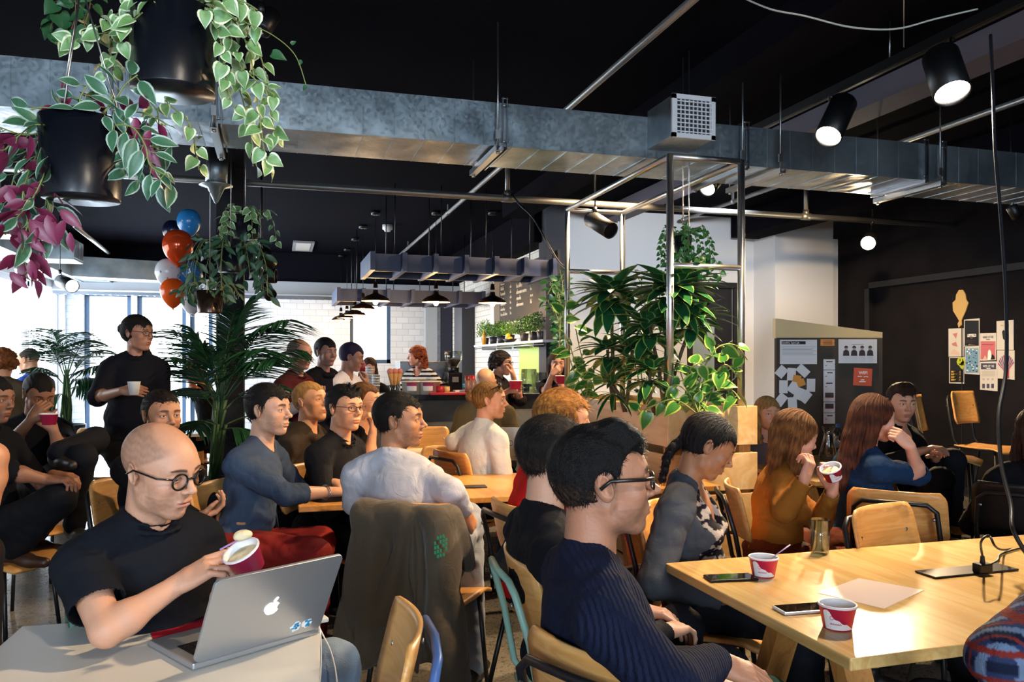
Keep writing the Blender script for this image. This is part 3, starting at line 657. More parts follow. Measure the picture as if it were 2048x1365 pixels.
    # ---- hair
    if h.get('hair') and h['hair'] != 'bald':
        S = SDF(); hair_sdf(S, L, h); vs, qs = S.mesh({3: .0023, 2: .003, 1: .0042, 0: .006}[det]*k, .006)
        hc = h.get('hairc', '#0d0a09'); base_c = np.array(srgb(hc)); q = L.inv(vs); n = snoise(q*np.array([1, 1, .25]), 260)*.5+.5; n2 = snoise(q, 90, 4)*.5+.5
        c2 = np.array(srgb(h['hairc2'])) if 'hairc2' in h else base_c*1.9; cc = base_c*(1-n[:, None]*.6)+c2*n[:, None]*.6
        if h.get('fade'): fm = (h['fade']*sm(q[:, 2]+.35*q[:, 1], .0, -.085))[:, None]; cc = cc*(1-fm)+sk*.35*fm
        nm = 'knit_hat' if h['hair'] == 'beanie' else 'hair'
        mh = mat('hair' if nm == 'hair' else 'hat', '#ffffff', .55 if nm == 'hair' else .9, vcol=True, bump=(420, .5, 3), spec=.22)
        if det >= 2 and nm == 'hair':
            tri_n = {3: 5200, 2: 2200}[det]; pv, pt = strand_cards(L, h, vs, tri_n, h.get('strand', .03), .0009 if det == 3 else .0013, 3)
            me_q = np.concatenate([qs[:, [0, 1, 2]], qs[:, [0, 2, 3]], pt+len(vs)]); allv = np.concatenate([vs, pv])
            rrn = np.random.RandomState(2).rand(tri_n).repeat(5)[:, None]; pc = base_c*(1-rrn*.7)+c2*rrn*.7
            np_obj(nm, allv, me_q, mh, body, None, np.clip(np.concatenate([cc, pc]), 0, 1))
        else: np_obj(nm, vs, qs, mh, body, None, np.clip(cc, 0, 1))
    if glasses:
        gc = glasses.get('col', '#101010'); mb = MB(); rx, rz = glasses.get('size', (.024, .018)); th_ = glasses.get('th', .0018); yy = .103; zz = .004; sq = glasses.get('sq', 2.6)
        for q in (-1, 1):
            c = (q*.033, yy, zz); ring = []
            for j in range(25):
                a = 2*PI*j/24; ca, sa = math.cos(a), math.sin(a); e_ = 2/sq
                x = math.copysign(abs(ca)**e_, ca)*rx; zq = math.copysign(abs(sa)**e_, sa)*rz; ring.append(Vector(L(c[0]+x, c[1]-abs(c[0]+x)*.12, c[2]+zq)))
            mb.tube(ring, th_, 6, 0, False)
            mb.tube([Vector(L(*p)) for p in [(q*(.033+rx), yy-.007, zz+rz*.45), (q*.082, .072, zz+.010), (q*.0885, .0, zz+.012), (q*.087, -.022, zz-.004)]], glasses.get('arm', th_), 6, 0)
        mb.tube([Vector(L(*p)) for p in [(-.033+rx, yy-.001, zz+.004), (0, yy+.003, zz+.007), (.033-rx, yy-.001, zz+.004)]], th_, 6, 0)
        go = mb.build('glasses', mat('frame_'+gc, gc, .3), body)
        for q in (-1, 1):
            ml = MB(); pts = []
            for j in range(20):
                a = 2*PI*j/20; ca, sa = math.cos(a), math.sin(a); e_ = 2/sq
                x = math.copysign(abs(ca)**e_, ca)*rx; zq = math.copysign(abs(sa)**e_, sa)*rz; pts.append(Vector(L(q*.033+x, yy-abs(q*.033+x)*.12, zz+zq)))
            ml.add(pts, [tuple(range(20))]); lo = ml.build('lens', thin_glass('lens'), go)
    info = dict(body=body, L=L, T=T, B=B, N=N, PV=PV, sh=sh, J=J, fr=fr, r=r, hands=hinfo, knees=knees, ankles=ankles, k=k)
    PERS.append(info); return info
# ------------------------------------------------------------------ room shell
LX, RX, BY, FY = -3.4, 7.03, 15.0, -3.6
def floor_mat():
    m = mat('floor_concrete', '#5d6066', .22, bump=(30, .06, 3)); nt = m.node_tree; N = nt.nodes; L = nt.links; b = N['Principled BSDF']
    tc = N.new('ShaderNodeTexCoord'); n1 = N.new('ShaderNodeTexNoise'); n1.inputs['Scale'].default_value = 1.3; n1.inputs['Detail'].default_value = 6; L.new(tc.outputs['Object'], n1.inputs['Vector'])
    n2 = N.new('ShaderNodeTexNoise'); n2.inputs['Scale'].default_value = 85; n2.inputs['Detail'].default_value = 3; L.new(tc.outputs['Object'], n2.inputs['Vector'])
    c1 = N.new('ShaderNodeValToRGB'); c1.color_ramp.elements[0].color = (*srgb('#55524c'), 1); c1.color_ramp.elements[1].color = (*srgb('#8c867a'), 1); c1.color_ramp.elements[0].position = .3; c1.color_ramp.elements[1].position = .7
    c2 = N.new('ShaderNodeValToRGB'); c2.color_ramp.elements[0].color = (.35, .35, .35, 1); c2.color_ramp.elements[1].color = (1, 1, 1, 1); c2.color_ramp.elements[0].position = .36; c2.color_ramp.elements[1].position = .5
    L.new(n1.outputs[0], c1.inputs[0]); L.new(n2.outputs[0], c2.inputs[0]); mx = N.new('ShaderNodeMix'); mx.data_type = 'RGBA'; mx.blend_type = 'MULTIPLY'; mx.inputs[0].default_value = .8
    L.new(c1.outputs[0], mx.inputs[6]); L.new(c2.outputs[0], mx.inputs[7]); L.new(mx.outputs[2], b.inputs['Base Color']); return m
M_white = mat('wall_white', '#cfd0d2', .7, bump=(8, .1)); M_black = mat('ceiling_black', '#0b0b13', .95, bump=(60, .3), spec=.03); M_dark = mat('wall_charcoal', '#19171b', .9, bump=(220, .6), var=(3, '#201e21'), spec=.1)
def brick_mat(name, col, mortar, sc=4.0):
    m = mat(name, col, .75); nt = m.node_tree; N = nt.nodes; L = nt.links; b = N['Principled BSDF']
    tc = N.new('ShaderNodeTexCoord'); sp = N.new('ShaderNodeSeparateXYZ'); cb = N.new('ShaderNodeCombineXYZ'); L.new(tc.outputs['Object'], sp.inputs[0]); ad = N.new('ShaderNodeMath'); ad.operation = 'ADD'
    L.new(sp.outputs['X'], ad.inputs[0]); L.new(sp.outputs['Y'], ad.inputs[1]); L.new(ad.outputs[0], cb.inputs['X']); L.new(sp.outputs['Z'], cb.inputs['Y'])
    br = N.new('ShaderNodeTexBrick'); br.inputs['Scale'].default_value = sc; br.inputs['Color1'].default_value = (*srgb(col), 1); br.inputs['Color2'].default_value = (*[x*.86 for x in srgb(col)], 1); br.inputs['Mortar'].default_value = (*srgb(mortar), 1); br.inputs['Mortar Size'].default_value = .015
    L.new(cb.outputs[0], br.inputs['Vector']); L.new(br.outputs['Color'], b.inputs['Base Color']); bp = N.new('ShaderNodeBump'); bp.inputs['Strength'].default_value = .5; L.new(br.outputs['Fac'], bp.inputs['Height']); bp.invert = True; L.new(bp.outputs[0], b.inputs['Normal']); return m
M_brick = brick_mat('painted_brick', '#e4e9ee', '#c4ccd4', 2.2); M_tile = brick_mat('white_tile', '#e6e3da', '#a9a59c', 3.0)
def sbox(name, lo, hi, m, bevel=0):
    b = MB(); lo = Vector(lo); hi = Vector(hi); b.box((lo+hi)/2, hi-lo); return struct(b.build(name, m, bevel=bevel))
struct(MB().box(((LX+RX)/2, 6, -.05), (RX-LX+1, BY-FY+1.4, .1)).build('floor', floor_mat()))
struct(MB().box(((LX+RX)/2, 6, CEIL+.1), (RX-LX+1, BY-FY+1.4, .2)).build('ceiling', M_black))
def wall_open(name, axis, pos, a0, a1, holes, m, th=.2, top=CEIL):
    """wall with rectangular holes [(u0,u1,z0,z1)]"""
    b = MB(); us = sorted({a0, a1, *[h[0] for h in holes], *[h[1] for h in holes]})
    for u0, u1 in zip(us[:-1], us[1:]):
        hs = sorted([h for h in holes if h[0] <= u0+1e-6 and h[1] >= u1-1e-6], key=lambda h: h[2]); z = 0
        for h in hs+[(0, 0, top, top)]:
            if h[2] > z+1e-6:
                if axis == 'y': b.box(((u0+u1)/2, pos, (z+h[2])/2), (u1-u0, th, h[2]-z))
                else: b.box((pos, (u0+u1)/2, (z+h[2])/2), (th, u1-u0, h[2]-z))
            z = h[3]
    return struct(b.build(name, m))
# back wall with windows (holes found from where the panes stand)
def bx_(px): return WY(px, 700, BY).x
BW = [(bx_(168), bx_(262), .05, 2.62), (bx_(274), bx_(372), .05, 2.62), (bx_(700), bx_(782), 1.40, 2.62), (bx_(915), bx_(946), .9, 2.62), (bx_(380), bx_(425), .05, 2.62), (bx_(470), bx_(490), .3, 2.5)]
wall_open('wall_back', 'y', BY+.1, LX-.2, 3.3, BW, M_brick)
LW = [(6.2, 9.4, 1.15, 2.35), (9.9, 14.7, .5, 2.6)]
wall_open('wall_left', 'x', LX-.1, FY, BY, LW, M_white)
FWN = [(-2.6, -1.2, 1.0, 2.5), (.8, 2.0, 1.0, 2.5)]
wall_open('wall_front', 'y', FY-.1, LX-.2, RX+.2, FWN, M_white)
M_frame = mat('window_frame_blue', '#3d5672', .5)
M_glass = thin_glass('window_glass', gloss=.02)
wn = 0
def window(axis, pos, h, mull=(), m=M_frame, w=.07):
    global wn; wn += 1; b = MB(); u0, u1, z0, z1 = h
    def bar(a, c, za, zb):
        if axis == 'y': b.box(((a+c)/2, pos, (za+zb)/2), (c-a, .08, zb-za))
        else: b.box((pos, (a+c)/2, (za+zb)/2), (.08, c-a, zb-za))
    bar(u0, u0+w, z0, z1); bar(u1-w, u1, z0, z1); bar(u0, u1, z0, z0+w); bar(u0, u1, z1-w, z1)
    for q in mull: bar(q-w/2, q+w/2, z0, z1)
    o = struct(b.build('window_%d' % wn, m)); g = MB()
    if axis == 'y': g.box(((u0+u1)/2, pos+.01, (z0+z1)/2), (u1-u0-.02, .008, z1-z0-.02))
    else: g.box((pos, (u0+u1)/2, (z0+z1)/2), (.008, u1-u0-.02, z1-z0-.02))
    g.build('pane', M_glass, o)
    l = bpy.data.lights.new('daylight_portal', 'AREA'); l.shape = 'RECTANGLE'; l.size = u1-u0; l.size_y = z1-z0; l.cycles.is_portal = True
    po = bpy.data.objects.new('daylight_portal', l); COL.objects.link(po)
    if axis == 'y': po.location = ((u0+u1)/2, pos+(.12 if pos > 0 else -.12), (z0+z1)/2); po.rotation_euler = (-PI/2 if pos > 0 else PI/2, 0, 0)
    else: po.location = (pos-.12, (u0+u1)/2, (z0+z1)/2); po.rotation_euler = (PI/2, 0, -PI/2)
for h in BW: window('y', BY+.1, h)
for h in LW: window('x', LX-.1, h, [h[0]+(h[1]-h[0])*k/3 for k in (1, 2)], mat('window_frame_white', '#c9ccd2', .5))
for h in FWN: window('y', FY-.1, h, [(h[0]+h[1])/2], mat('window_frame_white', '#c9ccd2', .5))
# right wall with its sunken panel
sbox('wall_right', (RX, FY, 0), (RX+.2, BY, CEIL), M_dark)
yr = [WX(1745, 570, RX).y, 2.2]
b = MB()
b.box((RX-.03, (yr[0]+yr[1])/2, WX(1745, 575, RX).z+.02), (.06, yr[0]-yr[1], .07)); b.box((RX-.03, yr[0]+.03, 1.15), (.06, .08, 2.35)); b.box((RX-.03, yr[1], 1.15), (.06, .08, 2.35))
struct(b.build('trim_1', mat('trim_black', '#0e0d11', .6)))
struct(MB().box((RX-.012, 5.0, .045), (.024, 7.0, .09)).build('baseboard_right', mat('trim_black', '#0e0d11', .6)))
for k, px in enumerate((1925,)): 
    y = WX(px, 800, RX).y; struct(MB().box((RX-.004, y, 1.1), (.008, .012, 2.2)).build('trim_%d' % (k+2), mat('trim_black', '#0e0d11', .6)))
# white cross wall with the dark door, white pier, bar side wall
WYY = 9.1; wx0 = 3.2
dx0, dx1 = WY(1383, 700, WYY).x, WY(1466, 700, WYY).x; dz = WY(1425, 575, WYY).z
wall_open('wall_cross', 'y', WYY+.08, wx0, 6.1, [(dx0, dx1, 0, dz)], M_white, .16)
b = MB(); b.box(((dx0+dx1)/2, WYY+.05, dz/2), (dx1-dx0, .05, dz)); dr = struct(b.build('door_1', mat('door_dark', '#16171f', .5)))
g0, g1 = WY(1386, 700, WYY).x, WY(1430, 700, WYY).x; b = MB(); b.box(((g0+g1)/2, WYY+.02, 1.2), (g1-g0, .012, 1.7)); b.build('pane', mat('door_glass', '#8fa0a8', .15), dr)
b = MB(); b.box((dx1-.12, WYY+.02, 1.25), (.10, .02, .28)); b.box((dx1-.08, WYY-.01, 1.0), (.02, .05, .14)); b.build('handle', mat('steel', '#a8a8ac', .3, 1), dr)
b = MB()
for x in (dx0-.03, dx1+.03): b.box((x, WYY-.01, dz/2), (.07, .03, dz))
b.box(((dx0+dx1)/2, WYY-.01, dz+.03), (dx1-dx0+.13, .03, .07)); struct(b.build('trim_4', mat('trim_black', '#0e0d11', .6)))
sbox('wall_pier', (6.0, 8.63, 0), (6.86, 9.3, CEIL), M_white)
sbox('wall_pier_side', (6.86, 8.75, 0), (RX, 9.3, WX(1670, 480, RX).z), M_white)
sbox('wall_bar', (wx0, WYY+.16, 0), (wx0+.15, BY, CEIL), M_tile)
sbox('wall_column', (wx0-.15, WYY-.22, 0), (wx0+.14, WYY+.05, CEIL), mat('column_dark', '#22242e', .7, bump=(20, .2)))
sbox('wall_bulkhead', (LX, 14.2, 2.78), (wx0, BY, CEIL), mat('bulkhead', '#0e0f18', .9, spec=.1))
sbox('trim_5', (LX, 14.12, 2.58), (wx0, BY-.02, 2.80), mat('beam_white', '#a9b0ba', .6))
# dark soffit beam beside the bar, ceiling beams
M_beam = mat('beam_black', '#0c0b12', .95, spec=.05)
for k, (x0, x1, z0) in enumerate(((2.55, 2.85, 3.12), (3.82, 4.07, 3.15), (5.6, 6.0, 3.02))):
    sbox('trim_%d' % (6+k), (x0, -2.0, z0), (x1, 9.0, CEIL), M_beam if k != 1 else mat('beam_grey', '#5f5b68', .7))
sbox('trim_9', (wx0-.25, WYY-.05, 2.86), (wx0+.02, BY, CEIL), M_beam)
# outdoors: pale paved yard so that the windows look onto something
struct(MB().box((0, 40, -.4), (90, 48, .1)).build('floor_yard', mat('yard', '#b9bcc0', .9)))
# ------------------------------------------------------------------ ducts, pipes, lamps overhead
def galv():
    m = mat('galvanised', '#8d979d', .34, .85); nt = m.node_tree; N = nt.nodes; L = nt.links; b = N['Principled BSDF']
    tc = N.new('ShaderNodeTexCoord'); n1 = N.new('ShaderNodeTexVoronoi'); n1.inputs['Scale'].default_value = 60; L.new(tc.outputs['Object'], n1.inputs['Vector'])
    n2 = N.new('ShaderNodeTexNoise'); n2.inputs['Scale'].default_value = 3.0; n2.inputs['Detail'].default_value = 4; L.new(tc.outputs['Object'], n2.inputs['Vector'])
    c = N.new('ShaderNodeValToRGB'); c.color_ramp.elements[0].color = (*srgb('#7d8990'), 1); c.color_ramp.elements[1].color = (*srgb('#a8b3b8'), 1); c.color_ramp.elements[0].position = .35; c.color_ramp.elements[1].position = .65
    L.new(n2.outputs[0], c.inputs[0]); L.new(c.outputs[0], b.inputs['Base Color']); r = N.new('ShaderNodeMapRange'); r.inputs['To Min'].default_value = .28; r.inputs['To Max'].default_value = .46
    L.new(n1.outputs['Color'], r.inputs[0]); L.new(r.outputs[0], b.inputs['Roughness'])
    n3 = N.new('ShaderNodeTexNoise'); n3.inputs['Scale'].default_value = 2.2; n3.inputs['Detail'].default_value = 2; L.new(tc.outputs['Object'], n3.inputs['Vector']); bp = N.new('ShaderNodeBump'); bp.inputs['Strength'].default_value = .25; bp.inputs['Distance'].default_value = .08
    L.new(n3.outputs[0], bp.inputs['Height']); L.new(bp.outputs[0], b.inputs['Normal']); return m
M_galv = galv(); M_steel = mat('steel', '#a8a8ac', .3, 1); M_pipe = mat('pipe_galv', '#9a9a98', .42, .8, bump=(80, .1)); M_rod = mat('rod_zinc', '#b8b8b8', .35, 1); M_blackmetal = mat('black_metal', '#0c0c0e', .4)
DY0, DY1, DZ0, DZ1 = 4.28, 4.76, 2.63, 2.87
du = thing('air_duct', (1.5, (DY0+DY1)/2, DZ0), 'long galvanised rectangular air duct hanging across the whole room', 'duct')
b = MB(); xs = list(np.arange(LX+.05, RX-.02, .165)); rr = random.Random(4)
# skin with shallow cross-breaks between seams
for a, c in zip(xs[:-1], xs[1:]):
    m = (a+c)/2; e = .0014*rr.uniform(.4, 1.4)
    b.add([(a, DY0, DZ0), (c, DY0, DZ0), (c, DY0, DZ1), (a, DY0, DZ1), (m, DY0-e, (DZ0+DZ1)/2)], [(0, 1, 4), (1, 2, 4), (2, 3, 4), (3, 0, 4)])
    b.add([(a, DY0, DZ0), (c, DY0, DZ0), (c, DY1, DZ0), (a, DY1, DZ0), (m, (DY0+DY1)/2, DZ0-e*1.5)], [(1, 0, 4), (2, 1, 4), (3, 2, 4), (0, 3, 4)])
    b.box((a, DY0-.001, (DZ0+DZ1)/2), (.003, .004, DZ1-DZ0)); b.box((a, (DY0+DY1)/2, DZ0-.001), (.003, DY1-DY0, .004))
b.box(((xs[0]+xs[-1])/2, (DY0+DY1)/2+.002, (DZ0+DZ1)/2+.002), (xs[-1]-xs[0], DY1-DY0-.004, DZ1-DZ0-.004))
b.bar((xs[0], DY0-.002, DZ0), (xs[-1], DY0-.002, DZ0), .006, .006); b.build('duct_body', M_galv, du)
for px in (438, 1008, 1490, 1884, 230, 1848):
    x = WY(px, 250, DY0).x; f = MB()
    for s in (-.012, .012):
        f.box((x+s, DY0-.012, (DZ0+DZ1)/2), (.006, .026, DZ1-DZ0+.05)); f.box((x+s, (DY0+DY1)/2, DZ0-.012), (.006, DY1-DY0, .026)); f.box((x+s, (DY0+DY1)/2, DZ1+.012), (.006, DY1-DY0, .026))
    for z in (DZ0+.02, DZ1-.02, DZ1+.02): f.cyl((x-.02, DY0-.018, z), (x+.02, DY0-.018, z), .005, 8)
    f.build('flange', M_steel, du)
for px, wh in ((433, 'behind the top left hanging pots'), (995, 'nearest the photo centre'), (1480, 'just right of the square outlet box'), (1555, 'between the steel frame and the track spotlight'), (1872, 'nearest the right edge')):
    x = WY(px, 250, DY0).x-.01; h = thing('duct_hanger', (x, (DY0+DY1)/2, DZ0-.06), 'zinc trapeze hanger under the long duct, '+wh, 'hanger', 'trapeze hangers under the long duct')
    f = MB(); f.box((x, (DY0+DY1)/2, DZ0-.045), (.04, DY1-DY0+.14, .004)); f.box((x-.018, (DY0+DY1)/2, DZ0-.030), (.004, DY1-DY0+.14, .03)); f.box((x+.018, (DY0+DY1)/2, DZ0-.030), (.004, DY1-DY0+.14, .03)); f.build('channel', M_rod, h)
    for y in (DY0-.045, DY1+.045):
        f = MB(); f.cyl((x, y, DZ0-.06), (x, y, CEIL), .005, 8); f.cyl((x, y, DZ0-.06), (x, y, DZ0-.048), .011, 6); f.box((x, y, DZ0+.05), (.025, .012, .05)); f.build('threaded_rod', M_rod, h)
# supply outlet box
ob = thing('supply_outlet', (2.235, 4.1, 2.68), 'square galvanised outlet box with white louvre grille on the long duct', 'vent')
b = MB(); Y0 = 3.98; b.box((2.235, (Y0+DY0)/2+.0, 2.79), (.265, DY0-Y0-.004, .225)); b.build('outlet_box', M_galv, ob)
b = MB(); M_wht = mat('white_enamel', '#dcdde0', .4)
for s in (-1, 1): b.box((2.235+s*.122, Y0-.006, 2.79), (.026, .014, .24)); b.box((2.235, Y0-.006, 2.79+s*.108), (.27, .014, .026))
gr = b.build('grille', M_wht, ob); b = MB(); b.box((2.235, Y0+.001, 2.79), (.22, .002, .19)); b.build('grille_back', mat('grille_dark', '#26262c', .8), gr)
b = MB()
for k in range(9): b.box((2.235-.104+.026*k, Y0-.004, 2.79), (.005, .008, .19))
for k in range(8): b.box((2.235, Y0-.006, 2.79-.084+.024*k), (.22, .008, .006))
b.build('louvre', M_wht, gr)
# pipes
p = thing('sprinkler_pipe', (1.5, 6.9, 2.88), 'thick grey pipe running across the room behind the duct', 'pipe'); b = MB(); b.tube([(LX, 6.9, 2.9), (WY(1925, 455, 6.9).x, 6.9, 2.9)], .030, 12)
xe = WY(1925, 455, 6.9).x; b.cyl((xe-.02, 6.9, 2.9), (xe+.03, 6.9, 2.9), .034, 12); b.build('pipe_run', M_pipe, p)
for px in (1015, 1612, 215):
    x = WY(px, 400, 6.9).x; b = MB(); b.tube([(x, 6.9, 2.9), (x, 6.9, CEIL)], .022, 10); b.cyl((x, 6.9, 2.91), (x, 6.9, 2.97), .03, 10); b.cyl((x-.05, 6.9, 2.9), (x+.05, 6.9, 2.9), .037, 12); b.build('drop_pipe', M_pipe, p)
for nm, x, y0, y1, z, r, lab in (('conduit_pipe', 1.96, -1.5, 14.1, 3.2, .022, 'slim grey pipe on the ceiling running toward the bar'), ('conduit_pipe', 4.85, -1.0, 8.9, 3.2, .022, 'slim grey pipe on the ceiling at the right, beyond the spotlights')):
    b = MB(); b.tube([(x, y0, z), (x, y1, z)], r, 10)
    for k in range(5): y = y0+(y1-y0)*(k+.6)/5.2; b.box((x, y, (z+CEIL)/2), (.015, .03, CEIL-z)); b.cyl((x, y-.02, z), (x, y+.02, z), r+.006, 10)
    tag(b.build(nm, M_pipe), lab, 'pipe')
# lighting track with spotlights
M_disc = mat('lamp_glow_white', '#ffffff', .5, emit=('#fff4e6', 14)); M_warm = mat('bulb_glow', '#ffffff', .5, emit=('#ffc27a', 30))
b = MB(); b.box((3.23, 2.2, 3.06), (.045, 6.4, .05)); b.box((3.23, 2.2, 3.034), (.018, 6.4, .004)); tk = tag(b.build('lighting_track', M_blackmetal), 'long black lighting track near the ceiling at the right', 'track light')
for y in (.5, 3.6): b = MB(); b.cyl((3.23, y, 3.08), (3.23, y, CEIL), .004, 6); b.build('suspension_rod', M_rod, tk)
def spotlamp(p0, p1, r, label, mount=None, group=None, disc=M_disc, ring=True):
    """p0 back end, p1 glowing end"""
    p0 = Vector(p0); p1 = Vector(p1); d = (p1-p0).normalized(); t = thing('spotlight', ((p0+p1)/2)[:], label, 'spotlight', group)
    b = MB(); R = d.to_track_quat('Z', 'Y').to_matrix(); l = (p1-p0).length
    b.lathe([(1e-4, 0), (r*.86, 0), (r, r*.14), (r, l), (r*.93, l+.001), (r*.90, l-.015)], p0, 24, R); b.build('lamp_body', M_blackmetal, t)
    b = MB(); b.lathe([(1e-4, l-.018), (r*.90, l-.018)], p0, 24, R); b.build('lamp_face', disc, t)
    if True:
        mt = Vector(mount) if mount is not None else p0+Vector((0, 0, .12)); b = MB(); b.cyl(mt-Vector((0, 0, .05)), mt, .018, 10); b.cyl(mt, (mt.x, mt.y, 3.085 if abs(mt.x-3.2) < .35 and mt.y < 5 else CEIL), .006, 6); b.tube([mt-Vector((0, 0, .03)), (mt+p0*.5+p1*.5)/2+Vector((0, 0, .0)), (p0*.6+p1*.4)], .006, 6); b.build('bracket', M_blackmetal, t)
    return t
def wdir(a, bb): return a+(bb-a)
spotlamp(W(1880, 110, 3.62), W(1905, 187, 3.50), .078, 'large black track spotlight glowing white, nearest the top right corner', WX(1903, 60, 3.23))
spotlamp(W(1688, 205, 4.42), W(1656, 274, 4.28), .072, 'black track spotlight glowing white in front of the duct', WX(1662, 186, 3.23))
spotlamp(W(1428, 362, 6.0), W(1414, 378, 5.9), .062, 'small spotlight glowing white below the duct behind the steel frame', W(1425, 340, 6.0))
spotlamp(W(1180, 436, 6.2), W(1222, 462, 6.0), .065, 'unlit black spotlight by the dark column above the planter', W(1190, 415, 6.15), disc=M_blackmetal)
spotlamp(W(1742, 478, 8.2), W(1736, 487, 8.05), .075, 'bright warm spotlight with a star glare high on the dark wall', W(1745, 440, 8.3), disc=mat('lamp_glow_star', '#ffffff', .5, emit=('#ffe9c0', 120)))
spotlamp(W(522, 62, 3.4), W(545, 28, 3.45), .04, 'slim black spotlight partly hidden by the leafy hanging pot', disc=M_blackmetal)
spotlamp(W(44, 538, 8.6), W(71, 549, 8.4), .08, 'black spotlight glowing white below the ducts, nearest the left wall', W(40, 515, 8.6))
spotlamp(W(122, 562, 9.6), W(145, 573, 9.4), .08, 'black spotlight glowing white below the stepped duct outlets', W(120, 540, 9.6))
spotlamp(W(522, 500, 7.0), W(540, 532, 7.1), .07, 'topmost of the unlit black spotlights beside the column', W(522, 478, 7.0), disc=M_blackmetal)
spotlamp(W(520, 552, 7.2), W(552, 553, 7.2), .065, 'middle one of the unlit black spotlights beside the column', W(522, 520, 7.2), disc=M_blackmetal)
spotlamp(W(524, 570, 7.6), W(542, 592, 7.5), .06, 'lowest of the unlit black spotlights beside the column', W(524, 545, 7.6), disc=M_blackmetal)
spotlamp(W(2022, 412, 6.0), W(2036, 436, 6.0), .04, 'small unlit spotlight at the right edge below the duct', disc=M_blackmetal)
# loose cables
def cable(pts, r, col, name, label, cat='cable', n=6):
    P = [Vector(p) for p in pts]; out = []
    for i in range(len(P)-1):
        p0 = P[max(i-1, 0)]; p1 = P[i]; p2 = P[i+1]; p3 = P[min(i+2, len(P)-1)]
        for k in range(n):
            t = k/n; out.append(.5*((2*p1)+(p2-p0)*t+(2*p0-5*p1+4*p2-p3)*t*t+(3*p1-p0-3*p2+p3)*t**3))
    out.append(P[-1]); b = MB(); b.tube(out, r, 6); return tag(b.build(name, mat('cable_'+col, col, .5)), label, cat)
cable([W(1470, -12, 3.5), W(1540, 18, 3.4), W(1610, 32, 3.35), W(1700, 54, 3.3), W(1790, 58, 3.3), W(1870, 38, 3.3), W(1955, 18, 3.3)], .004, '#a9a9a4', 'ceiling_wire', 'thin slack grey wire looping below the ceiling, top right')
tag(MB().cyl(W(1808, -10, 3.6), W(1808, 94, 3.9), .003, 6).build('suspension_rod', M_rod), 'thin vertical rod above the lighting track', 'rod')
cable([W(1981, 70, 3.3), W(1986, 180, 3.2), W(1990, 300, 3.1), W(2002, 440, 3.0), W(2012, 600, 2.9), W(2012, 740, 2.8), W(1998, 830, 2.7), W(2003, 930, 2.6), W(2022, 1010, 2.5), W(2026, 1060, 2.42), W(2060, 1120, 2.4)], .0065, '#17171b', 'power_cable', 'thick black power cable hanging from the ceiling at the right')
cable([W(1024, 389, 7.18), W(1040, 410, 7.0), W(1066, 436, 6.8), W(1095, 486, 6.5), W(1118, 524, 6.3), W(1137, 540, 6.1)], .008, '#1a1a1d', 'slack_cable', 'black cable sagging from the pipe to the steel frame')
# left duct run with stepped outlets
dl = thing('branch_duct', (-3.0, 10, 2.7), 'galvanised duct run with stepped side outlets along the left wall', 'duct')
b = MB(); b.box((-3.12, 9.4, 2.83), (.42, 9.0, .27)); b.build('duct_body', M_galv, dl)
for px, y_, d in ((66, 440, 7.9), (148, 480, 9.9), (214, 520, 12.4), (-40, 400, 6.3)):
    e = W(px, y_, d); b = MB(); b.box(((e.x-3.0)/2, e.y+.25, 2.83), (e.x+3.0, .5, .26)); b.box((e.x-.4, e.y+.0, 2.83), (.02, .56, .30)); o = b.build('outlet', M_galv, dl); b = MB()
    for k in range(7): b.box((e.x+.004, e.y+.05+.065*k, 2.83), (.008, .02, .2))
    b.build('grille', M_steel, o)
b = MB(); b.bar((-3.0, 13.4, 2.85), (-1.2, 13.9, 2.85), .5, .3); b.build('elbow_duct', M_galv, dl)
tag(MB().tube([W(150, 452, 8.0), W(218, 507, 12.2)], .025, 8).build('conduit_pipe', M_pipe), 'slim bright pipe above the stepped duct outlets, upper left', 'pipe')
# cable tray along the back wall
b = MB()
for z, y in ((2.52, 13.95), (2.52, 14.1)): b.box((-.1, y, z), (6.5, .012, .05))
for k in range(60): b.box((-3.3+.108*k, 14.02, 2.50), (.02, .16, .012))
tag(b.build('cable_tray', mat('tray_metal', '#6e7680', .4, .7)), 'perforated metal cable tray along the top of the back windows', 'cable tray')
cdt = thing('round_duct', W(440, 330, 5.6)[:], 'short round galvanised duct with cone diffuser above the column plants', 'duct')
b = MB(); c0 = W(436, 300, 5.7); c1 = W(432, 372, 5.7); b.cyl(c0+Vector((0, 0, .0)), c1, .075, 20); b.build('duct_body', M_galv, cdt)
b = MB(); b.lathe([(1e-4, -.13), (.012, -.12), (.06, -.015), (.115, 0), (.115, .008), (.06, .008)], c1, 24); b.build('diffuser', M_galv, cdt)
# recessed ceiling light, detector
c = WZ(606, 495, 3.27); b = MB(); b.box((c.x, c.y, 3.285), (.32, 1.0, .03)); o = tag(b.build('ceiling_light', mat('light_housing', '#8f8d90', .5)), 'rectangular pale ceiling light above the bar queue', 'ceiling light')
b = MB(); b.box((c.x, c.y-.05, 3.268), (.22, .8, .006)); b.build('diffuser', mat('diffuser_off', '#c9c4bc', .5), o)
c = WZ(775, 456, 3.26); tag(MB().lathe([(1e-4, -.05), (.04, -.05), (.05, -.03), (.07, -.02), (.07, .04), (1e-4, .04)], c, 16).build('smoke_detector', M_wht), 'white round smoke detector on the dark ceiling', 'smoke detector')
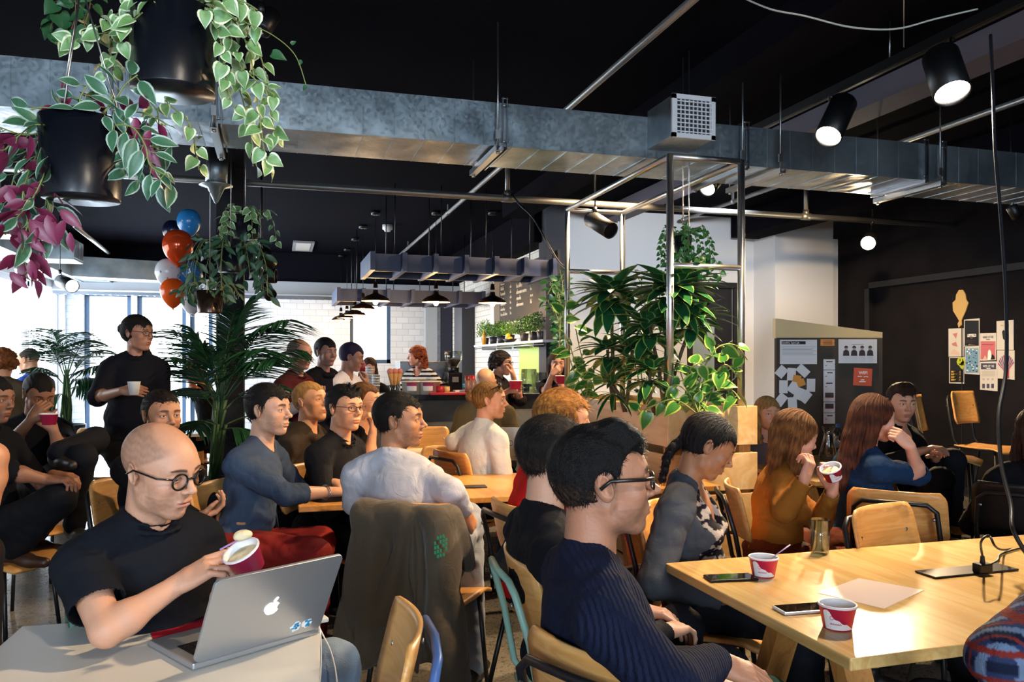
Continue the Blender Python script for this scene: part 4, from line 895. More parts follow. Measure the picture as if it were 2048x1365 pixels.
# big pendants over the bar
M_shade = mat('pendant_shade', '#2a1a14', .35, .6); M_shin = mat('pendant_inside', '#ffdca8', .5)
def pendant(px, py, d, sc, label, group=None):
    c = W(px, py, d); t = thing('pendant_lamp', c[:], label, 'pendant lamp', group)
    b = MB(); b.lathe([(.03, .14), (.036, .10), (.06, .085), (.11, .068), (.155, .038), (.176, .010), (.178, 0)], c, 28) if sc == 1 else b.lathe([(r*sc, z*sc) for r, z in [(.03, .14), (.036, .10), (.06, .085), (.11, .068), (.155, .038), (.176, .010), (.178, 0)]], c, 28)
    b.lathe([(.001, .24*sc), (.022*sc, .24*sc), (.03*sc, .17*sc)], c, 14); b.build('lamp_shade', M_shade, t)
    b = MB(); b.lathe([(.174*sc, .002), (.171*sc, .012*sc), (.150*sc, .034*sc), (.105*sc, .062*sc), (.03*sc, .078*sc)], c, 28); b.build('shade_lining', M_shin, t)
    b = MB(); b.ball(c+Vector((0, 0, -.0*sc)), (.035*sc, .035*sc, .045*sc)); b.build('bulb', M_warm, t)
    b = MB(); b.cyl(c+Vector((0, 0, .23*sc)), (c.x, c.y, CEIL-.02), .0035, 6); b.cyl((c.x, c.y, CEIL-.045), (c.x, c.y, CEIL), .055, 14, r2=.06); b.build('cord', M_blackmetal, t)
    l = bpy.data.lights.new('pendant_glow', 'POINT'); l.energy = 14*sc; l.color = (1, .62, .28); l.shadow_soft_size = .04; lo = bpy.data.objects.new('pendant_glow', l); COL.objects.link(lo); lo.location = c-Vector((0, 0, .07*sc)); return t
pendant(751, 603, 9.9, 1, 'dome pendant with a bare glowing bulb, leftmost of the three large ones over the bar')
pendant(872, 605, 9.9, 1, 'dome pendant with a bare glowing bulb, middle of the three large ones over the bar')
pendant(985, 607, 9.9, 1, 'dome pendant with a bare glowing bulb, in front of the chalk menu')
pendant(726, 619, 10.9, .92, 'copper dome pendant, nearest of the receding row left of the bar lamps')
pendant(710, 631, 12.0, .92, 'copper dome pendant, second nearest of the receding row left of the bar lamps')
pendant(694, 637, 13.1, .92, 'copper dome pendant, third of the receding row left of the bar lamps')
pendant(682, 641, 13.9, .92, 'copper dome pendant, farthest of the receding row left of the bar lamps')
# blue timber frames hung over the bar
M_blue = mat('blue_grey_timber', '#333b58', .5)
def hung_frame(y0, y1, x0, x1, z0, z1, n, label):
    t = thing('timber_rack', ((x0+x1)/2, (y0+y1)/2, z0), label, 'timber rack'); b = MB(); b.box(((x0+x1)/2, y0, (z0+z1)/2), (x1-x0, .05, z1-z0)); b.box(((x0+x1)/2, y1, (z0+z1)/2), (x1-x0, .05, z1-z0)); b.build('rail', M_blue, t)
    for k in range(n): b = MB(); b.box((x0+(x1-x0)*k/(n-1), (y0+y1)/2, (z0+z1)/2), (.05, y1-y0+.3, z1-z0+.01)); b.build('crosspiece', M_blue, t)
    for k in range(4):
        for yy in (y0, y1): b = MB(); b.cyl((x0+(x1-x0)*(k+.5)/4, yy, z1), (x0+(x1-x0)*(k+.5)/4, yy, CEIL), .006, 6); b.build('suspension_rod', M_blackmetal, t)
a = W(735, 532, 8.6); e = W(1135, 545, 8.6)
hung_frame(a.y-.35, a.y+.35, a.x, 2.92, 2.37, 2.55, 7, 'blue-grey timber frame hanging over the bar, the nearer and larger one')
a = W(672, 592, 11.6)
hung_frame(a.y-.4, a.y+.4, a.x, 2.92, 2.28, 2.46, 7, 'blue-grey timber frame hanging behind the pendant lamps')
# ------------------------------------------------------------------ bar
BYF = 8.3; M_conc = mat('bar_concrete', '#5e5c58', .6, bump=(25, .3), var=(4, '#726f69'))
bar = thing('bar_counter', (1.7, 8.6, 0), 'long grey bar counter with a dark top below the pendant lamps', 'counter')
x0, x1 = W(572, 780, 8.4).x, 3.0
MB().box(((x0+x1)/2, 8.65, .51), (x1-x0, .6, 1.02)).build('counter_front', M_conc, bar)
MB().box(((x0+x1)/2, 8.62, 1.05), (x1-x0+.1, .76, .06)).build('counter_top', mat('bar_top', '#17181f', .25), bar, bevel=.004)
BT = 1.08
b = MB(); b.box((1.5, 14.5, .5), (2.4, .5, 1.0)); tag(b.build('back_cabinet', mat('cabinet_dark', '#20222b', .5)), 'dark low cabinet behind the bar below the back window', 'cabinet')
# chalk menu on side wall
XC = wx0-.02
p00 = WX(1001, 646, XC); p10 = WX(1118, 624, XC); ztop = 2.74
cb = thing('chalkboard', (XC, (p00.y+p10.y)/2, p00.z), 'large brown chalk menu board on the wall at the bar', 'chalkboard')
MB().box((XC, (p00.y+p10.y)/2, (p00.z+ztop)/2), (.03, abs(p00.y-p10.y), ztop-p00.z)).build('board', mat('chalkboard', '#4a443e', .9), cb)
M_chalk = mat('chalk', '#f2efe4', .9); yy0 = p00.y-.08; rc_ = random.Random(6)
def scrawl(y, z, n, h):      # illegible chalk handwriting, as in the photo
    b = MB(); x = 0
    def st_(y0, z0, y1, z1): b.bar((XC-.0165, y0, z0), (XC-.0165, y1, z1), .003, .009, up=(1, 0, 0))
    for i in range(n):
        w = rc_.uniform(.022, .04); up_ = h*rc_.choice((.55, .6, 1.0)); st_(y-x, z, y-x-.004, z+up_); st_(y-x-.004, z+up_*.55, y-x-w*.8, z+h*rc_.uniform(.3, .6)); st_(y-x-w*.8, z+h*.5, y-x-w*.9, z); x += w+(.03 if rc_.random() < .12 else .004)
    b.build('chalk_line', M_chalk, cb)
for k, n in enumerate((5, 4, 5, 6, 5, 7, 6, 8)): scrawl(yy0, ztop-.12-.075*k, n, .055); scrawl(yy0-.48, ztop-.12-.075*k, 2, .05)
for k, n in enumerate((7, 8, 7, 12, 6, 9)): scrawl(yy0-.80, ztop-.13-.085*k, n, .065); scrawl(yy0-1.42, ztop-.13-.085*k, 2, .055)
MB().box((XC-.03, p00.y+.15, 2.3), (.12, .22, 1.0)).build('post', M_white, None); bpy.data.objects['post'].name = 'wall_bar_post'; struct(bpy.data.objects['wall_bar_post'])
# herb shelf
s0 = WX(968, 692, XC-.1); s1 = WX(1112, 690, XC-.1); SZ = s0.z-.0
sh = thing('herb_shelf', (XC-.14, (s0.y+s1.y)/2, SZ), 'white wall shelf with a metal rail carrying potted herbs', 'shelf')
MB().box((XC-.13, (s0.y+s1.y)/2, SZ-.01), (.26, s0.y-s1.y, .03)).build('shelf_board', mat('shelf_white', '#c9cbd0', .5), sh)
b = MB(); b.tube([(XC-.24, s0.y, SZ-.05), (XC-.24, s1.y, SZ-.05)], .008, 8)
for k in range(4): y = s0.y+(s1.y-s0.y)*(k+.5)/4; b.box((XC-.13, y, SZ-.05), (.22, .01, .05))
b.build('rail', M_steel, sh)
M_herb = [mat('herb_a', '#4f7d2e', .6), mat('herb_b', '#6fa03c', .6), mat('herb_c', '#2f5a24', .6)]; M_pot = mat('pot_dark', '#1c2230', .5)
rh = random.Random(11)
def herb(c, h, w, m, lab, pot=M_pot, n=420, grp=None):
    t = thing('potted_herb', c[:], lab, 'potted plant', grp); c = Vector(c); b = MB(); b.lathe([(1e-4, 0), (.045, 0), (.06, .11), (.053, .11), (.05, .09), (1e-4, .09)], c, 14); b.build('pot', pot, t)
    b = MB()
    for i in range(n):
        a = rh.uniform(0, 2*PI); r = w*math.sqrt(rh.random()); z = .09+h*rh.uniform(.15, 1)*(1-.35*(r/w)**2); p = c+Vector((r*math.cos(a), r*math.sin(a), z)); d = Vector((rh.uniform(-1, 1), rh.uniform(-1, 1), rh.uniform(-.2, 1))).normalized()*rh.uniform(.024, .046); s = d.cross(Vector((rh.uniform(-1, 1), rh.uniform(-1, 1), rh.uniform(-1, 1)))).normalized()*.010
        b.add([p, p+d*.5+s, p+d, p+d*.5-s], [(0, 1, 2, 3)])
    for i in range(16): a = rh.uniform(0, 2*PI); b.tube([c+Vector((0, 0, .08)), c+Vector((w*.6*math.cos(a), w*.6*math.sin(a), .09+h*.7))], .0015, 4)
    b.build('foliage', m, t)
L_ = s0.y-s1.y
for k, (t_, h, mm, lab) in enumerate(((.06, .30, 1, 'tall loose potted herb at the far end of the herb shelf'), (.2, .22, 0, 'bushy green potted herb second from the far end of the shelf'), (.33, .24, 0, 'potted herb between the juice bottle end and the fruit bowl'), (.47, .22, 1, 'pale green potted herb just behind the bowl of lemons'), (.66, .24, 2, 'dense green potted herb just past the bowl of lemons'), (.78, .26, 0, 'full round potted herb near the near end of the shelf'), (.87, .26, 2, 'tall dark green potted herb at the near end of the shelf'))):
    herb(Vector((XC-.13, s0.y-L_*t_, SZ+.006)), h, .13, M_herb[mm], lab)
c = Vector((XC-.2, s0.y-L_*.53, SZ+.006)); fb = tag(MB().lathe([(1e-4, 0), (.05, 0), (.10, .05), (.095, .05), (.045, .008), (1e-4, .008)], c, 18).build('fruit_bowl', M_blackmetal), 'dark bowl holding lemons on the herb shelf', 'bowl')
for k, (dx, dy, dz) in enumerate(((0, -.04, .05), (.0, .045, .05), (-.02, 0, .095))):
    b = MB(); b.ball(c+Vector((dx, dy, dz)), (.032, .042, .032), 12); tag(b.build('lemon', mat('lemon', '#f0c83a', .5)), ('farther', 'nearer', 'topmost')[k]+' yellow lemon in the dark bowl on the herb shelf', 'lemon', 'lemons in the shelf bowl')
c = Vector((XC-.2, s0.y-L_*.12, SZ+.006)); tag(MB().lathe([(1e-4, 0), (.03, 0), (.03, .15), (.012, .19), (.012, .21), (1e-4, .21)], c, 12).build('juice_bottle', mat('juice', '#e0a030', .4)), 'orange bottle on the herb shelf', 'bottle')
# splash panel, glass jugs
b = MB(); q0 = WX(1040, 760, XC); q1 = WX(1090, 760, XC); b.box((XC, (q0.y+q1.y)/2, 1.32), (.02, q0.y-q1.y, .62)); tag(b.build('green_panel', mat('lime_panel', '#b9cf3a', .4)), 'lime green panel against the tiles behind the bar', 'panel')
M_clear = thin_glass('clear_glass', '#f2f6f8', .10); M_water = thin_glass('water', '#dfe8ea', .10)
def glass(c, r=.035, h=.12, r0=None, lab='', water=.6, grp=None, name='drinking_glass'):
    c = Vector(c); r0 = r0 or r*.78; o = MB().lathe([(1e-4, 0), (r0, 0), (r, h), (r*.93, h), (r0*.90, .012), (1e-4, .012)], c, 24).build(name, M_clear); tag(o, lab, 'glass', grp)
    if water: rw = r0*.89+(r*.93-r0*.89)*water; MB().lathe([(1e-4, .013), (r0*.88, .013), (rw-.001, h*water), (1e-4, h*water)], c, 24).build('water', M_water, o)
    return o
glass(W(1053, 784, 8.85)*Vector((1, 1, 0))+Vector((0, 0, BT)), .042, .10, lab='small clear tumbler standing on the bar near the green panel')
glass(W(1058, 780, 9.4)*Vector((1, 1, 0))+Vector((0, 0, BT)), .09, .26, .11, lab='large upturned glass jug left of the other jug before the green panel', water=0, name='glass_jug')
glass(W(1086, 780, 9.4)*Vector((1, 1, 0))+Vector((0, 0, BT)), .075, .22, .09, lab='large upturned glass jug nearest the right end of the bar', water=0, name='glass_jug')
b = MB(); b.box((2.5, 9.4, 1.05), (1.3, .5, .06)); b.box((2.5, 9.4, .51), (1.3, .5, 1.02)); tag(b.build('back_worktop', mat('worktop_pale', '#aeb05e', .4)), 'pale green worktop behind the bar carrying glass jugs', 'counter')
# things on the bar
def at_bar(px, d=8.5): q = W(px, 780, d); return Vector((q.x, q.y, BT))
M_paper = mat('paper_white', '#e9e7e6', .6); M_pink = mat('cup_pink', '#d22a52', .45); M_red = mat('tray_red', '#b8202c', .4)
def cupstack(c, n, label):
    t = thing('cup_stack', c[:], label, 'stack of cups')
    for k in range(n): z = c.z+.028*k; b = MB(); b.lathe([(1e-4, 0), (.03, 0), (.042, .09), (.045, .09), (.045, .097), (.040, .095), (.028, .004)], (c.x, c.y, z), 16); b.build('cup', M_paper, t)
cupstack(at_bar(739), 8, 'taller stack of white paper cups on the bar'); cupstack(at_bar(752, 8.42), 5, 'shorter stack of white paper cups on the bar')
def tub(c, label, front):
    t = thing('ice_cream_tub', c[:], label, 'tub'); b = MB(); b.lathe([(1e-4, 0), (.105, 0), (.122, .13), (.13, .13), (.13, .142), (.11, .138), (1e-4, .13)], c, 24); b.build('tub_body', mat('tub_cream', '#ddd3bf', .5), t)
    b = MB(); f = Vector((FW.x, FW.y, 0)); r_ = RT
    n = 8
    for i in range(n):
        a0 = -.45+.9*i/n; a1 = -.45+.9*(i+1)/n
        def pt(a, z, rr): return c+(r_*math.sin(a)-f*math.cos(a))*rr+Vector((0, 0, z))
        b.quad(pt(a0, .04, .113), pt(a1, .04, .113), pt(a1, .09, .118), pt(a0, .09, .118), 1); b.quad(pt(a0, .09, .118), pt(a1, .09, .118), pt(a1, .125, .123), pt(a0, .125, .123), 0)
    b.build('label', [mat('label_magenta', '#a02a5c', .5), M_paper], t)
tub(at_bar(826, 8.45), 'left of two cream tubs with pink labels on the bar', 1); tub(at_bar(858, 8.45), 'right of two cream tubs with pink labels on the bar', 1)
c = at_bar(790); t = thing('cone_holder', c[:], 'glass holder with ice cream cones beside the barista', 'cone holder'); b = MB(); b.lathe([(1e-4, 0), (.05, 0), (.06, .10), (.055, .10), (.045, .01), (1e-4, .01)], c, 18); b.build('holder', M_clear, t)
for k in range(3): b = MB(); q = c+Vector((.02*(k-1), .01*k, .02)); b.cyl(q, q+Vector((.03*(k-1), 0, .2)), .008, 12, r2=.032); b.ball(q+Vector((.032*(k-1), 0, .22)), .036, 12, 1); b.build('cone', [mat('cone', '#b98a54', .7), mat('scoop_pink', '#c97a6a', .6)], t)
for k, (px, hh) in enumerate(((880, .09), (884, .07))): tag(MB().lathe([(1e-4, 0), (.035, 0), (.045, hh), (.04, hh), (1e-4, .02)], at_bar(px, 8.4+.15*k), 16).build('cup', M_red), 'red paper cup beside the tubs on the bar, the %s one' % ('taller' if k == 0 else 'shorter'), 'cup')
tag(MB().lathe([(1e-4, 0), (.035, 0), (.038, .08), (1e-4, .08)], at_bar(893), 16).build('syrup_jar', mat('syrup', '#d9b06a', .4)), 'small jar of pale syrup on the bar by the red tray', 'jar')
b = MB(); c = at_bar(905, 8.4); b.box(c+Vector((0, 0, .012)), (.5, .3, .024)); tag(b.build('serving_tray', M_red, bevel=.005), 'red serving tray on the bar', 'tray')
b = MB(); c = at_bar(925, 8.45); 
b.box(c+Vector((0, 0, .034)), (.18, .12, .02)); tag(b.build('napkin_stack', M_paper), 'stack of white napkins on the red tray', 'napkins')
for k, (px, cap) in enumerate(((935, '#7a1c1c'), (945, '#b02020'))):
    c = at_bar(px, 8.35+.1*k); t = thing('sauce_bottle', c[:], 'slim brown shaker bottle with a red cap, %s of the pair by the bald man' % ('left' if k == 0 else 'right'), 'bottle'); MB().lathe([(1e-4, 0), (.028, 0), (.028, .15), (1e-4, .15)], c, 14).build('bottle_body', mat('bottle_brown', '#8a6250', .4), t); MB().lathe([(.029, .15), (.029, .20), (1e-4, .20)], c, 14).build('cap', mat('cap_'+cap, cap, .4), t)
# coffee grinder and machine
c = at_bar(907, 9.3); c.z = 1.02; t = thing('coffee_grinder', c[:], 'black coffee grinder with a clear bean hopper behind the bar', 'coffee grinder')
MB().box((c.x, c.y+.05, .5), (.35, .4, 1.03)).build('stand', mat('cabinet_dark', '#20222b', .5), t)
b = MB(); b.box(c+Vector((0, 0, .14)), (.17, .2, .28)); b.lathe([(1e-4, .28), (.07, .28), (.075, .34), (1e-4, .34)], c, 18); b.box(c+Vector((0, -.13, .03)), (.12, .1, .03)); b.build('grinder_body', mat('grinder_black', '#0b0b10', .2), t, bevel=.006)
b = MB(); b.lathe([(.04, .34), (.10, .44), (.105, .53), (.10, .53), (.095, .445), (.036, .345)], c, 20); b.build('hopper', M_clear, t); b = MB(); b.lathe([(1e-4, .35), (.04, .35), (.09, .43), (1e-4, .45)], c, 16); b.build('coffee_beans', mat('beans', '#2a140c', .6), t)
b = MB(); b.box(c+Vector((0, -.105, .2)), (.07, .03, .06)); b.build('chute', M_steel, t)
c = at_bar(852, 9.7); c.z = 0; t = thing('coffee_machine', c[:], 'steel coffee machine behind the barista with cups on top', 'coffee machine'); MB().box(c+Vector((0, 0, .51)), (.9, .5, 1.02)).build('stand', mat('cabinet_dark', '#20222b', .5), t); MB().box(c+Vector((0, 0, 1.24)), (.7, .42, .38)).build('machine_body', mat('machine_steel', '#77797c', .3, .8), t, bevel=.01)
c = W(968, 770, 10.0); c.z = 0; t = thing('back_bench', c[:], 'dark bench with a blue edge behind the sauce bottles', 'bench'); MB().box(c+Vector((.1, 0, .5)), (.9, .5, 1.0)).build('bench_body', mat('cabinet_dark', '#20222b', .5), t); MB().box(c+Vector((.1, 0, 1.13)), (.9, .5, .03)).build('blue_top', mat('blue_edge', '#2f7fd0', .4, emit=('#2f7fd0', .0)), t)
b = MB(); c = W(959, 740, 10.0); b.lathe([(1e-4, 0), (.04, 0), (.045, .04), (.04, .10), (.02, .13), (1e-4, .135)], (c.x, c.y, 1.145), 14); tag(b.build('salt_jar', mat('tub_cream', '#ddd3bf', .5)), 'small cream jar on the blue-edged bench', 'jar')
# dark cabinets at the back right of the bar, shelf brackets
b = MB(); a0 = W(948, 700, 13.0); a1 = W(988, 700, 13.0); b.box(((a0.x+a1.x)/2-.12, 13.3, 1.75), (a1.x-a0.x, .6, 1.7)); t = tag(b.build('tall_cabinet', mat('cabinet_dark', '#20222b', .5)), 'tall dark cabinet between the window and the chalk menu', 'cabinet')
b = MB(); a0 = W(892, 700, 14.6); a1 = W(914, 700, 14.6); b.box(((a0.x+a1.x)/2, 14.8, 1.3), (a1.x-a0.x, .1, 2.6)); tag(b.build('dark_panel', mat('panel_dark', '#191d33', .6)), 'dark blue panel left of the narrow window behind the grinder', 'panel')
b = MB(); a0 = W(865, 700, 14.8); b.box((a0.x, 14.8, 1.3), (.22, .16, 2.6)); tag(b.build('brick_pier', mat('pier_grey', '#a5adb5', .7)), 'pale grey pier on the white brick wall behind the barista', 'pier')
for k, (px, py) in enumerate(((1075-0, 0),)): pass
# ------------------------------------------------------------------ the people
BLK = '#15161c'
def hnd(px, py, d, **k): k['wrist'] = W(px, py, d); return k
def stripes(q, c, P):
    b = (np.sin(q[:, 2]*2*PI/.052+.4) > -.1); c[b] = srgb('#e9e6e0'); c[~b] = srgb('#16161f'); return c
TR = dict(col='#16171d')
# 1 laptop man
P1 = person(head=W(322, 940, 2.04), nl=.055, face=-32, hface=-22, pitch=-14, hroll=4, lean=4, det=3, skin='#cf9a7c', k=1.0,
    h=dict(hair='bald', buzz=.42, bald=.75, hairc='#2a201a', stubble=.28, jaw=1.03, look=(.1, -.35), open=.0036, nose=1.05, lip='#a8584e'),
    top=dict(col='#171a21', neck='collar', sleeve='short', loose=.012, th=.012, kind='polo', bs=500), legs=dict(col='#7f93ad', kind='denim'), glasses=dict(col='#0c0c0d', size=(.0215, .0205), th=.0026, arm=.0024, sq=2.0),
    arms=(dict(wrist=W(440, 1195, 2.04), pole=-UP*1.0-FW*.2+RT*.3, dir=RT*.75+UP*.65, back=FW*.8-UP*.4+RT*.3, thumb=UP*.8-RT*.5, curls=[.45, .52, .6, .7], thc=.6),
          dict(wrist=W(352, 1172, 1.93), elbow=W(214, 1262, 1.82), dir=RT*.9+UP*.55+FW*.15, back=UP*.8-FW*.5, thumb=FW*.8+UP*.5, curls=[.38, .5, .75, .85], thc=.7)),
    pelv=W(330, 1420, 2.15)*Vector((1, 1, 0))+Vector((0, 0, .56)), knees=[W(560, 1400, 2.3), W(664, 1338, 2.1)], ankles=[W(600, 1500, 2.3)*Vector((1, 1, 0))+Vector((0, 0, .09)), W(650, 1500, 2.0)*Vector((1, 1, 0))+Vector((0, 0, .09))],
    label='man in a black short-sleeved shirt and round glasses eating at the white table')
# 2 bearded man behind
P2 = person(head=W(324, 832, 3.75), face=-20, hface=-42, pitch=-2, lean=8, det=2, skin='#b57d5c',
    h=dict(hair='short', hairc='#120d0b', hairline=.085, stubble=.75, vol=.008, brow=1.3), top=dict(col='#15151b', neck='crew', sleeve='long', loose=.02, kind='fleece'), legs=dict(TR),
    arms=(hnd(478, 1082, 3.45, dir=RT*.8+UP*.3, back=UP, thumb=-FW, curl=.5), hnd(462, 1090, 3.2, dir=RT*.8+UP*.3+FW*.3, back=-UP+FW*.1, thumb=-FW, curl=.5)),
    label='bearded man with short dark hair in black, seated behind the man in round glasses')
# 3 standing woman
P3 = person(head=W(276, 668, 5.15), face=-58, hface=-18, pitch=-2, lean=0, det=2, skin='#a5735a', sit=False, fat=.035, k=.97,
    h=dict(hair='bun', fem=1, hairc='#0e0b0c', vol=.014, locks=[([(-.05, .0, -.06), (-.07, .03, -.14), (-.10, .07, -.22), (-.11, .08, -.30)], .022, .012)]), top=dict(col='#101119', neck='collar', sleeve='elbow', loose=.03, kind='cotton'), legs=dict(col='#0e0e12', o=.035), glasses=dict(col='#101010', size=(.024, .016)),
    arms=(dict(wrist=W(322, 905, 5.2)), hnd(245, 782, 4.75, elbow=W(196, 795, 4.95), dir=RT, back=-FW+UP*.3, thumb=UP, curls=[.5, .5, .5, .5], thc=.8)),
    pelv=W(262, 880, 5.15), knees=[W(322, 1010, 5.2), W(300, 1010, 5.0)], ankles=[W(345, 1125, 5.2), W(330, 1130, 5.1)],
    label='tall person in a loose black shirt standing with a paper cup by the windows')
# 4 blue sweater
P4 = person(head=W(538, 822, 3.72), face=-8, hface=-16, pitch=0, lean=22, det=2, skin='#c9977b',
    h=dict(hair='short', hairc='#0d0b0c', vol=.016, stubble=.22, brow=1.35, nose=1.1, seed=4), top=dict(col='#3a475c', neck='crew', sleeve='roll', loose=.018, kind='marl', fold=.006), legs=dict(col='#7d1f1c', kind='chino'),
    arms=(hnd(668, 968, 3.95, dir=RT-FW*.1, back=UP, thumb=-FW, curls=[.8, .9, .95, 1]), hnd(655, 985, 3.68, elbow=W(572, 990, 3.5), dir=RT+FW*.1+UP*.06, back=UP-FW*.2, thumb=FW, curls=[.8, .9, 1, 1])),
    pelv=W(478, 1075, 3.62)*Vector((1, 1, 0))+Vector((0, 0, .58)), knees=[W(640, 1085, 3.8), W(628, 1110, 3.5)],
    label='dark-haired man in a blue marl sweater and red trousers leaning on the table')
# 5 hoodie
P5 = person(head=W(622, 805, 4.65), face=-14, hface=-26, pitch=9, lean=18, det=1, skin='#d9a07a', h=dict(hair='short', hairc='#8a5f32', hairc2='#d9a55c', vol=.010, open=.0036), top=dict(col='#3a3028', neck='hood', sleeve='long', loose=.02, kind='fleece'), legs=dict(TR),
    label='blond man in a brown hooded jacket looking up, behind the blue sweater')
# 6 black fleece
P6 = person(head=W(690, 818, 4.15), face=-20, hface=-38, pitch=1, lean=14, det=2, skin='#cf9673', h=dict(hair='spiky', hairc='#0b0a0c', vol=.014, nose=.9, seed=8), top=dict(col='#14151b', neck='collar', sleeve='long', loose=.02, kind='fleece'), legs=dict(TR), glasses=dict(col='#3a1710', size=(.024, .014)),
    arms=(dict(), hnd(735, 960, 4.0, dir=RT)), label='man with spiky black hair and rectangular glasses in a black zip fleece')
# 7 man with hand on chin
P7 = person(head=W(731, 806, 4.95), face=-10, hface=-12, pitch=4, lean=12, det=1, skin='#d9a17c', h=dict(hair='short', hairc='#3a2413', hairc2='#8a5a2e', vol=.016, seed=5), top=dict(col='#101015', neck='crew', sleeve='short', kind='cotton'), legs=dict(TR), glasses=dict(col='#8a8a8a', size=(.024, .018), th=.0012),
    arms=(dict(), dict(wrist=W(745, 868, 4.75), elbow=W(738, 915, 4.75), dir=UP+RT*.1, back=RT, thumb=-RT, curl=.8)), label='brown-haired man in thin glasses resting his chin on his hand')
# 8 grey shirt
P8 = person(head=W(800, 843, 3.45), face=72, hface=-6, pitch=2, lean=8, det=2, skin='#b07a58', h=dict(hair='short', hairc='#0c0a0b', vol=.016, stubble=.35, brow=1.3, seed=6, nape=-.008), top=dict(col='#b9bac4', neck='collar', sleeve='long', loose=.022, kind='shirt', fold=.0045, ff=27, wr=14), legs=dict(col='#8c94a3'),
    arms=(dict(wrist=W(762, 992, 3.75), elbow=W(712, 1005, 3.5), dir=FW+RT*.3), dict(wrist=W(930, 1022, 3.35), elbow=W(902, 985, 3.25), dir=RT*.3-UP*.6+FW*.3, back=RT-FW*.4+UP*.3, thumb=FW, curl=.6)),
    pelv=W(848, 1060, 3.27)*Vector((1, 1, 0))+Vector((0, 0, .57)), knees=[W(770, 1110, 3.85), W(935, 1040, 3.55)], ankles=[W(780, 1300, 3.8)*Vector((1, 1, 0))+Vector((0, 0, .09)), W(945, 1290, 3.5)*Vector((1, 1, 0))+Vector((0, 0, .09))], label='dark-haired man in a pale grey shirt seen from behind, a jacket on his chair')
# 9 bun man
P9 = person(head=W(980, 802, 5.1), face=38, hface=-4, pitch=-1, lean=12, det=2, skin='#d99a70', h=dict(hair='bun', hairc='#5c3a1c', hairc2='#c98f45', vol=.008, stubble=.2), top=dict(col='#e9e6da', neck='collar', sleeve='long', loose=.02, kind='shirt', fold=.0045, ff=26, wr=14), legs=dict(TR),
    arms=(dict(wrist=W(955, 893, 5.3), elbow=W(908, 885, 5.2), dir=RT), dict()), label='man with a blond bun and sunglasses on his head, in a white shirt')
_g = MB(); _L = P9['L']
for q in (-1, 1): _g.ball(_L(q*.033, .062, .098), (.027*1, .010, .022), 12, 0, Matrix(_L.R))
_g.tube([Vector(_L(*p)) for p in [(-.082, -.03, .05), (-.06, .055, .095), (.06, .055, .095), (.082, -.03, .05)]], .0025, 6)
_g.build('sunglasses', mat('frame_dark', '#0a0a0a', .2), P9['body'])
# 10 bald blazer
P10 = person(head=W(971, 768, 6.2), face=-88, hface=-85, pitch=-12, lean=6, det=1, skin='#d39a72', h=dict(hair='bald', buzz=.15, bald=1), top=dict(col='#8d7650', neck='suit', sleeve='long', loose=.025, kind='shirt'), legs=dict(TR),
    label='bald man in a tan blazer seated behind the man with the bun')
# 11 woman in dark blouse
P11 = person(head=W(1003, 727, 7.1), face=-25, hface=-22, pitch=-3, lean=2, det=1, skin='#b27f66', sit=False, k=.93, h=dict(hair='curly', fem=1, hairc='#1c1210', ncurl=70, length=.10), top=dict(col='#1c1518', neck='crew', sleeve='elbow', loose=.03, kind='cotton', long=.25), legs=dict(col='#101014'), glasses=dict(col='#22160f', size=(.024, .017)),
    arms=(dict(wrist=W(1026, 752, 6.9), elbow=W(1040, 800, 7.0), dir=UP-RT*.15, back=RT, thumb=-FW, curl=.6), hnd(1018, 782, 6.75, dir=RT+UP*.15, back=FW-UP*.3, thumb=UP, curl=.6)), label='curly-haired woman in glasses and a dark blouse standing at the bar')
# 12 woman eating
P12 = person(head=W(1114, 728, 7.5), face=-80, hface=-85, pitch=-4, lean=2, det=1, skin='#cf9a80', sit=False, k=.93, h=dict(hair='loose', fem=1, hairc='#3a2012', locks=[([(q*.07, -.02, -.02), (q*.08, -.01, -.13)], .03, .02) for q in (-1, 1)]), top=dict(col='#14141a', neck='scoop', sleeve='short', kind='cotton'), legs=dict(TR),
    arms=(dict(wrist=W(1124, 775, 7.2), dir=UP-RT*.3, back=-FW, thumb=UP, curl=.7), dict(wrist=W(1104, 750, 7.2), elbow=W(1092, 785, 7.3), dir=UP*.6+RT*.6, back=-FW, thumb=UP, curl=.9)), label='woman in black with a spoon at her mouth, standing by the steel post')
# 13 red sweater
P13 = person(head=W(1128, 846, 3.15), face=25, hface=10, pitch=0, lean=8, det=2, skin='#cf9474', h=dict(hair='short', hairc='#6b3f1a', hairc2='#d9923e', vol=.022, rough=.004, strand=.045, sweep=1.0, seed=9), top=dict(col='#c3201c', neck='crew', sleeve='long', loose=.02, kind='knit'), legs=dict(TR), pelv=W(1050, 1080, 3.15)*Vector((1, 1, 0))+Vector((0, 0, .56)),
    label='ginger-haired person in a red sweater behind the man in the suit')
# 14 suit
P14 = person(head=W(1112, 917, 2.28), face=12, hface=4, pitch=0, lean=6, det=3, skin='#c39378', h=dict(hair='short', hairc='#14100f', vol=.011, fade=.5, seed=12), top=dict(col='#121319', neck='suit', sleeve='long', loose=.02, kind='suit', fold=.005), legs=dict(TR), pelv=W(1130, 1260, 2.32)*Vector((1, 1, 0))+Vector((0, 0, .56)),
    label='man in a black suit jacket and white collar, just behind the navy sweater')
